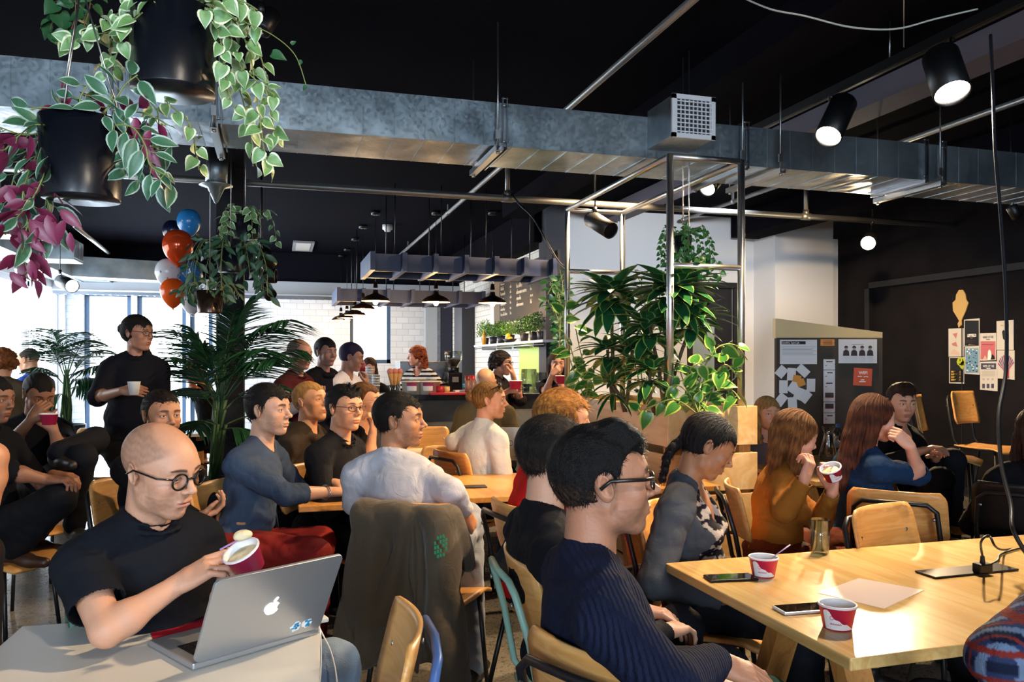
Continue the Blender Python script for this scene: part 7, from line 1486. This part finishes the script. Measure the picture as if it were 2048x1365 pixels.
o = poster(1897, 1927, 658, 657, 714, 713, M_pp, 'pale poster with faint pink shapes, left column top'); patch(o, [(1905, 668), (1915, 666), (1912, 678)], mat('print_rose', '#c07a72', .6)); patch(o, [(1903, 688), (1912, 684), (1915, 694), (1906, 692)], mat('print_rose', '#c07a72', .6)); patch(o, [(1900, 708), (1908, 698), (1918, 706), (1920, 711)], mat('print_peach', '#d8b8a4', .6))
o = poster(1928, 1959, 640, 637, 694, 694, M_pp, 'black poster with white lettering, second column top'); patch(o, rect(1929.5, 641.5, 1957.5, 692), M_pblk); ptext(o, 'LEFTFIELD', 1943.5, 674, 5.6, M_inkw, align='CENTER', bold=.002, sx=.62); patch(o, rect(1941, 676, 1946, 677), M_inkw, 'text_line')
for k in range(2): patch(o, rect(1933, 681+3*k, 1953, 682+3*k), mat('ink_rust', '#7a4a3a', .6))
patch(o, rect(1937, 689, 1951, 690.5), M_inkw)
o = poster(1898, 1928, 715, 714, 767, 768, M_pp, 'black poster with a yellow smiling face and yellow bars'); patch(o, rect(1900, 716.5, 1927, 765), M_pblk)
M_yel = mat('print_yellow', '#b9c230', .6); patch(o, [(1922+8.5*math.cos(2*PI*i/20), 724+9*math.sin(2*PI*i/20)) for i in range(20)], M_yel, 'smiling_face', .0035); patch(o, [(1917, 728), (1920, 735), (1925, 740), (1928, 732), (1928, 722)], M_yel, 'drip', .0035)
for x in (1920, 1925): patch(o, rect(x-.8, 718.5, x+.8, 723), M_pblk, 'eye', .0048)
patch(o, [(1916.5, 726), (1919, 730), (1922.5, 731.5), (1926, 730), (1928, 726), (1925.5, 728.5), (1922.5, 729.6), (1919.5, 728.6)], M_pblk, 'mouth', .0048)
for k in range(4): patch(o, rect(1902, 742+5.5*k, 1913+(k % 2)*2, 745.5+5.5*k), mat('print_amber', '#c9a040', .6), 'bar')
for k in range(4): patch(o, rect(1916, 742+5.5*k, 1921, 745.5+5.5*k), mat('print_amber', '#c9a040', .6), 'bar')
o = poster(1929, 1959, 695, 694, 748, 750, M_pp, 'poster with dense blue and black lettering, second column bottom'); patch(o, rect(1931, 697, 1957, 746), mat('print_blue', '#6f9ab8', .6)); rs = random.Random(8)
for k in range(70): x = rs.uniform(1931, 1953); y = rs.uniform(698, 743); patch(o, [(x, y), (x+rs.uniform(1.5, 4), y+rs.uniform(-1.5, 1.5)), (x+rs.uniform(1, 4), y+rs.uniform(1, 3)), (x+.2, y+1.2)], M_pblk if rs.random() < .6 else M_inkw, 'stroke', .0035) if k < 40 else None
o = poster(1960, 1992, 667, 666, 722, 721, M_pp, 'poster headed WEEK OF THE with a pink picture'); ptext(o, 'WEEK OF THE', 1976, 677, 4.6, M_ink, align='CENTER', sx=.62); patch(o, rect(1972, 679, 1980, 680.2), M_ink, 'text_line'); patch(o, rect(1961.5, 683, 1990.5, 719), mat('print_pink', '#c26a72', .6)); patch(o, [(1975, 720), (1976, 703), (1979, 699), (1982, 704), (1983, 720)], M_inkw, 'figure', .0035); patch(o, [(1981, 720), (1984, 709), (1988, 712), (1990, 719)], M_ink, 'figure', .0040); patch(o, [(1966, 719), (1970, 711), (1974, 718)], mat('print_peach', '#d8b8a4', .6), 'figure', .004); patch(o, rect(1964, 689, 1987, 690.5), mat('print_plum', '#8a3a4e', .6), 'text_line', .0035)
o = poster(1960, 1995, 724, 723, 780, 783, M_pp, 'poster headed WEEK OF THE with small bottles along the bottom'); patch(o, rect(1962, 727, 1992, 739), mat('print_navy', '#3c425e', .6)); ptext(o, 'WEEK OF THE', 1977, 735, 5, M_inkw, align='CENTER', sx=.60, o=.004); patch(o, rect(1973, 736.6, 1981, 737.8), M_inkw, 'text_line', .004)
for x in (1967, 1976, 1985): patch(o, rect(x-2.6, 768, x+2.6, 777), mat('print_navy', '#3c425e', .6), 'bottle_print'); patch(o, rect(x-1.8, 757, x+1.8, 761), mat('print_faint', '#b0aba2', .6), 'mark')
for k in range(5): patch(o, rect(1964, 743+2.2*k, 1990, 743.9+2.2*k), mat('print_faint', '#b0aba2', .6), 'text_line')
o = poster(1993, 2027, 643, 640, 700, 700, M_pp, 'pale poster with a small dark figure, right column top'); patch(o, [(2004, 664), (2007, 660), (2010, 664), (2012, 672), (2010, 682), (2006, 678)], M_ink); patch(o, [(2012, 663), (2016, 666), (2015, 674), (2012, 676)], mat('ink_rust', '#7a4a3a', .6)); patch(o, rect(2001, 650, 2007, 653), mat('print_gold', '#c9b070', .6)); patch(o, rect(2012, 649, 2018, 652), mat('print_gold', '#c9b070', .6))
o = poster(1994, 2029, 701, 701, 757, 760, M_pp, 'poster with a magenta and blue striped fan, right column bottom'); cx, cy = 2012, 755
for k in range(11):
    a0 = PI*(1.10+.80*k/11); a1 = PI*(1.10+.80*(k+.55)/11); patch(o, [(cx+3*math.cos(a0), cy-10+2*math.sin(a0)), (cx+17*math.cos(a0), cy-18+27*math.sin(a0)), (cx+17*math.cos(a1), cy-18+27*math.sin(a1)), (cx+3*math.cos(a1), cy-10+2*math.sin(a1))], mat('print_magenta', '#a83262', .6) if k % 2 == 0 else mat('print_blue2', '#3a4f8c', .6), 'ray', .0035)
patch(o, rect(2008, 738, 2018, 756), mat('print_redpole', '#b03a4a', .6), 'pole', .0048); patch(o, rect(2008, 753, 2018, 757), mat('ink_rust', '#7a4a3a', .6), 'base_print', .006)
# plain wooden cut-out shape above the posters
M_cut = mat('cutout_wood', '#c9a868', .6)
pts = [(1917, 656), (1915, 648), (1918, 642), (1906, 622), (1905, 606), (1911, 600), (1912, 590), (1918, 580), (1925, 580), (1930, 588), (1932, 600), (1936, 606), (1931, 622), (1922, 642), (1923, 650)]
o = MB().prism([qx(x, y, .012) for x, y in pts], (-1, 0, 0), .010).build('wooden_cutout', M_cut); tag(o, 'plain pale wooden cut-out above the posters', 'wall decoration')
# ------------------------------------------------------------------ plants and balloons
def leafmat(name, top, under, rough=.4, var=None):
    if name in _M: return _M[name]
    m = mat(name, top, rough); nt = m.node_tree; N = nt.nodes; L = nt.links; b = N['Principled BSDF']; g = N.new('ShaderNodeNewGeometry'); x = N.new('ShaderNodeMix'); x.data_type = 'RGBA'
    x.inputs[6].default_value = (*srgb(top), 1); x.inputs[7].default_value = (*srgb(under), 1); L.new(g.outputs['Backfacing'], x.inputs[0])
    nz = N.new('ShaderNodeTexNoise'); nz.inputs['Scale'].default_value = 60; mr = N.new('ShaderNodeMapRange'); mr.inputs['To Min'].default_value = .7; mr.inputs['To Max'].default_value = 1.25; L.new(nz.outputs[0], mr.inputs[0])
    y = N.new('ShaderNodeMix'); y.data_type = 'RGBA'; y.blend_type = 'MULTIPLY'; y.inputs[0].default_value = 1; cb = N.new('ShaderNodeCombineColor'); [L.new(mr.outputs[0], cb.inputs[i]) for i in range(3)]; L.new(x.outputs[2], y.inputs[6]); L.new(cb.outputs[0], y.inputs[7]); L.new(y.outputs[2], b.inputs['Base Color'])
    b.inputs['Transmission Weight'].default_value = 0; return m
HEART = [(0, .02), (-.10, .22), (-.04, .40), (.15, .49), (.38, .46), (.6, .33), (.8, .16), (1, 0)]
LANCE = [(0, .03), (.12, .30), (.3, .48), (.5, .50), (.7, .38), (.87, .18), (1, 0)]
STRAP = [(0, .30), (.2, .46), (.45, .50), (.7, .43), (.88, .22), (1, 0)]
OVAL = [(0, .03), (.1, .30), (.3, .48), (.55, .48), (.8, .30), (1, .0)]
def leaf(mb, p, d, n, l, w, shape=HEART, mi=(0, 1), inner=.72, fold=.25, droop=.25, stripe=False):
    p = Vector(p); d = Vector(d).normalized(); n = Vector(n); n = n-d*n.dot(d); n = n.normalized() if n.length > 1e-4 else d.orthogonal().normalized(); s = d.cross(n)
    vs = []; k = len(shape)
    for t, hw in shape:
        c = p+d*(l*t)-n*(droop*l*max(t, 0)**2); W_ = hw*w*2
        for q in (-1, -inner, -.0, inner, 1): vs.append(c+s*(q*W_/1)*.5*2*.5-n*(-abs(q)*W_*.5*fold))
    fs = []; 
    for i in range(k-1):
        for j in range(4): fs.append((i*5+j, i*5+j+1, i*5+j+6, i*5+j+5))
    o = len(mb.v); mb.v += [tuple(v) for v in vs]; mb.f += [tuple(a+o for a in f) for f in fs]; mb.m += ([mi[1], mi[0], mi[0], mi[1]]*(k-1)) if not stripe else ([mi[0], mi[1], mi[1], mi[0]]*(k-1)); mb.smooth += [True]*len(fs)
rp = random.Random(77)
def rv(a=1): return Vector((rp.uniform(-a, a), rp.uniform(-a, a), rp.uniform(-a, a)))
def spline(pts, n=6):
    P = [Vector(p) for p in pts]; out = []
    for i in range(len(P)-1):
        p0 = P[max(i-1, 0)]; p1 = P[i]; p2 = P[i+1]; p3 = P[min(i+2, len(P)-1)]
        for k in range(n): t = k/n; out.append(.5*((2*p1)+(p2-p0)*t+(2*p0-5*p1+4*p2-p3)*t*t+(3*p1-p0-3*p2+p3)*t**3))
    return out+[P[-1]]
def vine(fm, sm_, pts, gap, l, w, shape, mi=(0, 1), r=.0018, jitter=.35, face=None, stripe=False, start=0.0, droopy=.35):
    sp = spline(pts, 8); sm_.tube(sp, r, 5); acc = 0; nxt = start; side = 1
    for a, b in zip(sp[:-1], sp[1:]):
        seg = (b-a).length
        while acc+seg > nxt:
            t = (nxt-acc)/max(seg, 1e-6); p = a+(b-a)*t; d = (b-a).normalized(); f = (Vector(face) if face is not None else (Vector((0, 0, CAMZ))-p).normalized()*.7+Vector((0, 0, .6)))+rv(.6)
            sd = d.cross(f).normalized()*side; side *= -1; ld = (sd*.8+d*.35+rv(jitter)+Vector((0, 0, -droopy))).normalized(); k = rp.uniform(.7, 1.2); q = p+ld*.3*l; sm_.tube([p, q], r*.6, 4); leaf(fm, q, ld, f, l*k, w*k, shape, mi, stripe=stripe); nxt += gap*rp.uniform(.7, 1.3)
        acc += seg
def pot(c, r, h, m, parent, taper=.97):
    return MB().lathe([(1e-4, 0), (r*taper, 0), (r*taper, .004), (r, h), (r*.95, h), (r*.93, h*.85), (1e-4, h*.85)], c, 40).build('pot', m, parent)
def chain(parent, a, b, r=.0022): MB().tube([a, b], r, 6).build('hanging_wire', M_rod, parent)
M_potblk = mat('pot_black_gloss', '#0d1018', .33, bump=(12, .15))
M_pepg = leafmat('peperomia_green', '#6f9a5c', '#9db487'); M_pepc = leafmat('peperomia_cream', '#d9e2bd', '#c3cfa6'); M_stem = mat('stem_green', '#7d8a4a', .5); M_stemr = mat('stem_brown', '#6b4a2c', .6)
M_trg = leafmat('tradescantia_green', '#3f6b4c', '#6d1d3c'); M_trs = leafmat('tradescantia_silver', '#a9bfae', '#7d2547'); M_ivy = leafmat('ivy_green', '#2c5a34', '#3d6b40')
# --- pot A: big hanging pot with cream-edged heart leaves
A0 = W(347, 186, 1.95); A0 = Vector((A0.x, A0.y, A0.z)); pA = thing('hanging_plant', A0[:], 'large black hanging pot trailing cream-edged heart-shaped leaves, top left', 'hanging plant'); pot(A0, .100, .20, M_potblk, pA)
for a in (.5, 2.6, 4.7): chain(pA, A0+Vector((.095*math.cos(a), .095*math.sin(a), .2)), A0+Vector((.0, .0, .62)))
MB().cyl(A0+Vector((0, 0, .62)), (A0.x, A0.y, CEIL), .003, 6).build('hanging_wire', M_rod, pA)
f, s = MB(), MB(); d = 1.9
vA = [[(420, 12), (452, 28), (480, 60), (500, 110), (510, 170), (520, 240), (528, 300), (545, 350)], [(415, 8), (445, 40), (458, 90), (470, 150), (485, 200), (500, 260), (512, 330)], [(425, 6), (470, 14), (500, 34), (520, 60)], [(410, 15), (436, 60), (448, 120), (455, 175), (468, 215)], [(400, 20), (440, 20), (485, 50), (520, 110), (535, 180), (545, 240), (555, 290)], [(418, 0), (455, -5), (490, 5), (515, 20)],
      [(290, 15), (255, 30), (225, 60), (190, 70), (150, 80), (110, 85)], [(280, 10), (240, 40), (220, 90), (225, 130), (200, 120)], [(300, 8), (262, 12), (232, 30), (205, 50), (170, 60)], [(285, 25), (250, 60), (235, 105), (215, 150)], [(350, 10), (340, -5), (380, 0), (410, 20), (420, 60)], [(310, 5), (290, -10), (270, 15), (285, 45)], [(330, 200), (345, 215), (370, 235), (385, 262), (392, 300), (398, 340)], [(300, 205), (315, 225), (318, 260)], [(440, 40), (470, 90), (480, 130), (500, 150), (548, 190)]]
for i, v in enumerate(vA):
    dd = d+(.08 if i % 3 == 1 else -.05*(i % 2)); vine(f, s, [W(x, y, dd+.02*j) for j, (x, y) in enumerate(v)], .020, .036, .034, HEART, jitter=.55)
for i in range(26): a = rp.uniform(0, 2*PI); p = A0+Vector((.07*math.cos(a), .07*math.sin(a), .20+rp.uniform(0, .05))); leaf(f, p, Vector((math.cos(a), math.sin(a), .4))+rv(.3), (0, 0, 1), .042, .040, HEART)
s.tube(spline([W(490, 45, d), W(545, 70, d), W(590, 110, d), W(612, 170, d)]), .0012, 5); leaf(f, W(545, 108, d), RT-UP*.3, -FW+UP*.4, .035, .03, HEART, (2, 2))
for q in ((583, 88), (603, 122), (612, 172)): leaf(f, W(*q, d), rv()+UP*-.5, -FW, .014, .011, HEART, (2, 2))
f.build('foliage', [M_pepg, M_pepc, M_ivy], pA); s.build('stems', M_stem, pA)
# ivy tuft behind pot A
pI = thing('hanging_plant', W(150, -60, 2.5)[:], 'dark green ivy hanging in at the top edge, left of the big pot', 'hanging plant'); f, s = MB(), MB()
for v in ([(120, -40), (112, 20), (100, 60)], [(150, -40), (150, 30), (135, 80)], [(175, -50), (180, 10), (165, 60)], [(140, -30), (120, 0), (110, 40)]): vine(f, s, [W(x, y, 2.5) for x, y in v], .03, .05, .055, HEART, (0, 0))
f.build('foliage', [M_ivy], pI); s.build('stems', M_stemr, pI); pot(W(150, -130, 2.5), .09, .14, M_potblk, pI); chain(pI, W(150, -100, 2.5), Vector((W(150, 0, 2.5).x, W(150, 0, 2.5).y, CEIL)))
# --- pot B: tradescantia
B0 = W(163, 400, 1.85); pB = thing('hanging_plant', B0[:], 'black hanging pot of striped leaves with purple undersides, left edge', 'hanging plant'); pot(B0, .090, .185, M_potblk, pB, .92)
for a in (.3, 2.4, 4.5): chain(pB, B0+Vector((.085*math.cos(a), .085*math.sin(a), .185)), B0+Vector((0, 0, .5)))
MB().cyl(B0+Vector((0, 0, .5)), (B0.x, B0.y, CEIL), .003, 6).build('hanging_wire', M_rod, pB)
f, s = MB(), MB(); d = 1.78
vB = [[(110, 255), (70, 250), (40, 270), (10, 300)], [(100, 270), (60, 300), (30, 350), (20, 400), (30, 440)], [(95, 260), (50, 270), (0, 255)], [(90, 280), (55, 350), (45, 410), (60, 470), (40, 520)], [(230, 250), (265, 255), (290, 290), (300, 330), (330, 350)], [(235, 260), (275, 300), (265, 340), (310, 360), (350, 358)], [(225, 245), (260, 225), (300, 230), (335, 250)], [(200, 235), (230, 200), (250, 170), (275, 150)], [(170, 235), (160, 200), (175, 170)], [(140, 240), (120, 205), (105, 190)], [(150, 240), (130, 225), (90, 215), (60, 220)], [(190, 240), (215, 215), (225, 190)], [(110, 290), (75, 380), (40, 430), (10, 470)], [(240, 270), (262, 310), (290, 300), (325, 290)], [(100, 300), (85, 370), (100, 420), (90, 470)], [(60, 440), (45, 490), (55, 540), (70, 560)]]
for i, v in enumerate(vB): vine(f, s, [W(x, y, d+.03*((i*7) % 4)) for x, y in v], .015, .060, .028, LANCE, jitter=.6, stripe=True, face=(None if i % 3 else (.3, .4, .8)))
for i, (x, y, l) in enumerate(((20, 430, .07), (60, 440, .075), (95, 430, .07), (130, 440, .06), (10, 370, .06), (285, 290, .06), (300, 260, .055), (260, 270, .05), (50, 400, .07), (120, 420, .06), (75, 455, .06), (35, 460, .06), (55, 475, .05), (20, 545, .05), (62, 520, .055), (140, 465, .045), (300, 330, .05), (272, 235, .05))):
    leaf(f, W(x, y, d+.02), RT*rp.uniform(-.6, .8)-UP*.7, -FW+UP*.2, l, l*.42, LANCE, (2, 2))
f.build('foliage', [M_trs, M_trg, mat('tradescantia_purple', '#7d2748', .4)], pB); s.build('stems', M_stem, pB)
# --- column with hanging pots
cX = W(460, 700, 6.4); struct(MB().box((cX.x, cX.y+.12, CEIL/2), (.21, .21, CEIL)).build('wall_column_plants', mat('column_black', '#141319', .8, bump=(40, .4))))
def small_hang(px, py, dd, r, h, lab, fm_, leafsz, shape, n, spread, m=M_potblk, mi=(0, 1), dn=.25, stripe=False, top=None):
    c = W(px, py, dd); t = thing('hanging_plant', c[:], lab, 'hanging plant'); pot(c, r, h, m, t, .9); f, s = MB(), MB()
    for i in range(n):
        a = 2*PI*i/n+rp.uniform(-.3, .3); o = Vector((math.cos(a), math.sin(a), 0)); L_ = spread*rp.uniform(.6, 1.2); p0 = c+o*r*.7+Vector((0, 0, h)); vine(f, s, [p0, p0+o*L_*.5+Vector((0, 0, .05)), p0+o*L_*.8-Vector((0, 0, dn*.4)), p0+o*L_*.85-Vector((0, 0, dn*rp.uniform(.6, 1.2)))], leafsz*.62, leafsz, leafsz*(.9 if shape is HEART else .42), shape, mi, stripe=stripe)
    f.build('foliage', fm_, t); s.build('stems', M_stem, t); chain(t, c+Vector((0, 0, h)), Vector((c.x, c.y, CEIL-.0)) if top is None else top, .003); return t
small_hang(491, 478, 5.9, .095, .17, 'black hanging pot with round variegated leaves, highest on the column', [M_pepg, M_pepc], .055, HEART, 6, .20, dn=.25)
small_hang(462, 545, 5.6, .10, .16, 'hanging pot hidden in dark green leaves, halfway down the column', [mat('leaf_dark', '#24402c', .45), mat('leaf_dark2', '#3f6447', .45)], .085, LANCE, 16, .24, dn=.30, stripe=True)
small_hang(420, 627, 5.3, .085, .15, 'shiny steel hanging pot with dark leaves, lowest on the column', [mat('leaf_dark', '#24402c', .45), mat('leaf_dark2', '#3f6447', .45)], .07, LANCE, 10, .15, m=mat('pot_steel', '#4a3a30', .25, .8), dn=.04, stripe=True)
# --- palms
M_palm = leafmat('palm_green', '#1f4a2c', '#2f5a34', .35)
def frond(f, s, base, mid, tip, ll, n=26, w=.022):
    base, mid, tip = Vector(base), Vector(mid), Vector(tip); P = [(base*(1-t)**2+mid*2*t*(1-t)+tip*t*t) for t in [i/20 for i in range(21)]]; s.tube(P, [.006*(1-i/24) for i in range(21)], 5)
    for i in range(n):
        t = .22+.78*i/n; p = base*(1-t)**2+mid*2*t*(1-t)+tip*t*t; d = (2*(1-t)*(mid-base)+2*t*(tip-mid)).normalized(); sd = d.cross(Vector((0, 0, 1))); sd = sd.normalized() if sd.length > .1 else RT; L_ = ll*(math.sin(PI*(.15+.8*t))**.6)*rp.uniform(.85, 1.1)
        for q in (-1, 1): leaf(f, p, sd*q*.75+d*.65+Vector((0, 0, -.15))+rv(.08), Vector((0, 0, 1))+rv(.3), L_, w, STRAP, (0, 0), droop=.30, fold=.4)
def palm(px, pbot, dd, crown_px, fr_list, lab, potr, poth, ll, stems=5, potm=None, base=None):
    c = WZ(px, pbot, 0) if base is None else base; t = thing('potted_palm', c[:], lab, 'potted palm'); pot(c, potr, poth, potm or mat('planter_grey', '#2a2f3a', .35), t, .78); f, s = MB(), MB()
    for i, (x, y, bx, by) in enumerate(fr_list):
        tip = W(x, y, dd+rp.uniform(-.5, .4)); bs = W(bx, by, dd); mid = (bs+tip)/2+Vector((0, 0, abs((tip-bs).length)*.28)); st_ = Vector((c.x, c.y, poth*.9)); s.tube([st_+rv(.03), (st_+bs)/2+rv(.03), bs], .011, 6); frond(f, s, bs, mid, tip, ll)
    f.build('foliage', M_palm, t); s.build('stems', mat('palm_stem', '#3c5a30', .5), t); return t
q = W(133, 860, 7.3); palm(133, 0, 7.3, 0, [(85, 680, 130, 760), (70, 735, 128, 770), (100, 660, 132, 740), (160, 665, 136, 740), (205, 700, 138, 760), (225, 735, 140, 770), (215, 790, 138, 780), (95, 800, 128, 790), (180, 680, 136, 750), (110, 700, 130, 750), (190, 760, 138, 770)], 'potted palm in a tall grey planter by the left windows', .16, .85, .30, base=Vector((q.x, q.y, 0)))
q = W(425, 860, 5.9); palm(440, 0, 5.6, 0, [(352, 715, 430, 800), (375, 655, 435, 780), (400, 690, 438, 790), (360, 780, 430, 820), (345, 860, 430, 850), (545, 655, 450, 780), (600, 700, 452, 800), (585, 640, 452, 770), (560, 770, 450, 820), (590, 850, 452, 850), (500, 600, 446, 760), (530, 700, 450, 790), (470, 620, 444, 760), (390, 860, 436, 850), (520, 880, 448, 860), (380, 740, 432, 800), (420, 700, 438, 790), (555, 720, 450, 800), (340, 660, 430, 790)], 'big dark palm spreading in front of the black column', .22, .55, .36, base=Vector((q.x, q.y, 0)))
# --- plants in the planter
M_drg = leafmat('dracaena_green', '#1f5530', '#2f6a3c', .3); M_drm = leafmat('dracaena_lime', '#9fc25a', '#a8c46a', .35); M_pog = leafmat('pothos_green', '#3f7a34', '#6d9a50', .3); M_poy = leafmat('pothos_yellow', '#a9bf5c', '#b5c878', .35)
def rosette(f, c, n, l, w, up=.45, mi=(0, 1)):
    for i in range(n):
        a = i*2.4+rp.uniform(-.2, .2); e = up+.9*(1-i/n)-.35; d = Vector((math.cos(a)*math.cos(e), math.sin(a)*math.cos(e), math.sin(e))); leaf(f, c+d*.01, d, Vector((0, 0, 1)), l*rp.uniform(.75, 1.1), w, STRAP, mi, inner=.82, droop=.5, fold=.2)
def dracaena(px, dd, heads, lab):
    q = W(px, 800, dd); c = Vector((q.x, q.y, PZ-.05)); t = thing('dracaena', c[:], lab, 'plant'); f, s = MB(), MB()
    for (hx_, hy_, n, l, w) in heads: h = W(hx_, hy_, dd); s.tube([c, (c+h)/2+rv(.02), h], [.014, .012, .010], 8); rosette(f, h, n, l, w); rosette(f, h-Vector((0, 0, .06)), n//2, l*.9, w, up=-.1)
    f.build('foliage', [M_drg, M_drm], t); s.build('stems', mat('cane_brown', '#5a4a34', .7), t); return t
dracaena(1228, 5.1, [(1222, 590, 42, .28, .095), (1215, 700, 24, .21, .075)], 'tall dracaena with glossy lime-edged leaves at the left in the planter')
dracaena(1330, 4.75, [(1345, 585, 50, .31, .10), (1300, 655, 28, .25, .09), (1385, 640, 22, .23, .085)], 'largest dracaena with lime-edged leaves in the middle of the planter')
dracaena(1250, 4.9, [(1225, 770, 26, .19, .03), (1265, 700, 24, .20, .06)], 'low spiky dark green dracaena near the left end of the planter')
dracaena(1310, 4.6, [(1300, 745, 28, .20, .06)], 'short leafy dracaena low in the centre of the planter')
def vines(name, base, vs, lab, l, mats_=(M_pog, M_poy), shape=HEART, gap=.07, cat='plant', dd=4.5, w=None, r=.004):
    t = thing(name, Vector(base)[:], lab, cat); f, s = MB(), MB()
    for v in vs: vine(f, s, [Vector(base)]+[W(x, y, dd+rp.uniform(-.1, .1)) for x, y in v], gap, l, w or l*.8, shape, r=r, start=.08, droopy=.2)
    f.build('foliage', list(mats_), t); s.build('stems', M_stem, t); return t
bP = Vector(W(1400, 812, 4.35)); bP.z = PZ-.04
vines('pothos', bP, [[(1400, 760), (1430, 700), (1468, 690), (1495, 720)], [(1430, 770), (1450, 730), (1480, 760)], [(1370, 770), (1360, 730), (1390, 740)], [(1420, 790), (1460, 780), (1480, 800)], [(1380, 790), (1350, 770), (1330, 790)], [(1410, 780), (1380, 740), (1420, 720)], [(1350, 800), (1300, 815), (1275, 830)]], 'broad-leaved pothos spilling over the near corner of the planter', .095, gap=.05)
bQ = Vector(W(1170, 800, 5.6)); bQ.z = PZ-.04
vines('pothos', bQ, [[(1160, 770), (1140, 720), (1128, 660), (1130, 600)], [(1175, 760), (1160, 700), (1150, 650)], [(1190, 790), (1170, 740), (1150, 760)], [(1180, 790), (1155, 740), (1140, 690)]], 'climbing pothos on the far left post of the steel frame', .09, gap=.08, dd=5.7)
bR = Vector(W(1290, 806, 5.0)); bR.z = PZ-.04
vines('ficus', bR, [[(1280, 700), (1290, 600), (1270, 540)], [(1300, 690), (1320, 600), (1300, 545)], [(1260, 680), (1250, 620), (1230, 560)], [(1330, 720), (1370, 640), (1380, 560)], [(1300, 720), (1285, 640), (1330, 560)], [(1340, 700), (1350, 600), (1340, 520)]], 'wispy small-leaved ficus behind the dracaenas', .035, (M_ivy, M_ivy), OVAL, .035, dd=5.2, w=.018)
bS = W(1117, 780, 8.8); bS.z = 1.08
_t = vines('ficus', bS+Vector((0, 0, .12)), [[(1117, 720), (1122, 620), (1110, 570), (1095, 590)], [(1120, 680), (1128, 600), (1120, 540)], [(1118, 650), (1100, 610), (1090, 600)], [(1120, 660), (1115, 580), (1128, 545)], [(1118, 640), (1105, 560), (1100, 570)], [(1118, 660), (1096, 600)], [(1120, 640), (1126, 560)]], 'small-leaved bush in a pot at the right end of the bar', .09, (M_ivy, M_pog), OVAL, .045, dd=8.7, w=.05)
pot(bS, .09, .16, M_potblk, _t)
small_hang(1366, 505, 4.9, .055, .10, 'small black hanging pot with fine vines, upper one in the steel frame', [M_pog, M_ivy], .03, HEART, 12, .14, dn=.16)
small_hang(1378, 565, 4.8, .06, .11, 'small dark hanging pot with trailing vines, lower one in the steel frame', [M_pog, M_ivy], .04, HEART, 8, .18, dn=.12)
# --- balloons
def balloon(px, py, dd, r, col, lab, dots=None, foil=False):
    c = W(px, py, dd); m = mat('balloon_'+col+('f' if foil else ''), col, .22 if not foil else .15, .0 if not foil else .35); t = thing('balloon', c[:], lab, 'balloon', 'bunch of balloons'); b = MB()
    prof = [(1e-4, r*1.12), (r*.45, r*1.02), (r*.80, r*.72), (r*.98, r*.25), (r*.96, -.22*r), (r*.74, -.72*r), (r*.40, -1.14*r), (r*.10, -1.36*r), (r*.06, -1.40*r), (r*.12, -1.47*r), (1e-4, -1.45*r)]
    b.lathe(spl2(prof), c, 28); o = b.build('balloon_skin', m, t); d_ = (Vector((0, 0, CAMZ))-c).normalized()
    if dots:
        b = MB()
        for i in range(16):
            a = i*2.4; e = -.9+1.8*(i+.5)/16; dr = Vector((math.cos(a)*math.cos(e), math.sin(a)*math.cos(e), math.sin(e))); q = c+Vector((dr.x*r, dr.y*r, dr.z*r*(1.1 if dr.z > 0 else 1.0)))*.985
            b.ball(q, (r*.10, r*.10, r*.02), 10, 0, dr.to_track_quat('Z', 'Y').to_matrix())
        b.build('polka_dot', mat('dot_'+dots, dots, .5), t)
    MB().tube([c-Vector((0, 0, r*1.46)), W(440, 640, 6.0)], .0012, 4).build('string', mat('string_white', '#c9c9c9', .6), t); return t
def spl2(pr): p = spline([Vector((a, 0, z)) for a, z in pr], 3); return [(max(v.x, 1e-4), v.z) for v in p]
balloon(378, 444, 6.9, .100, '#2a7fc0', 'blue balloon, topmost of the bunch', '#8fb6d0')
balloon(356, 492, 6.7, .125, '#d8481c', 'shiny orange foil balloon, largest in the bunch', foil=True)
balloon(336, 545, 6.8, .105, '#d5d8dc', 'white spotted balloon at the left side of the bunch', '#8d7f8a')
balloon(380, 548, 6.9, .105, '#2a74b4', 'blue spotted balloon in the middle right of the bunch', '#a08fb0')
balloon(346, 584, 6.5, .100, '#ef5a18', 'bright orange balloon, lowest but one of the bunch')
balloon(384, 600, 7.0, .100, '#d8dade', 'white spotted balloon, lowest of the bunch', '#7f7c84')
balloon(345, 462, 7.1, .085, '#0e1730', 'dark navy balloon behind the top blue one')
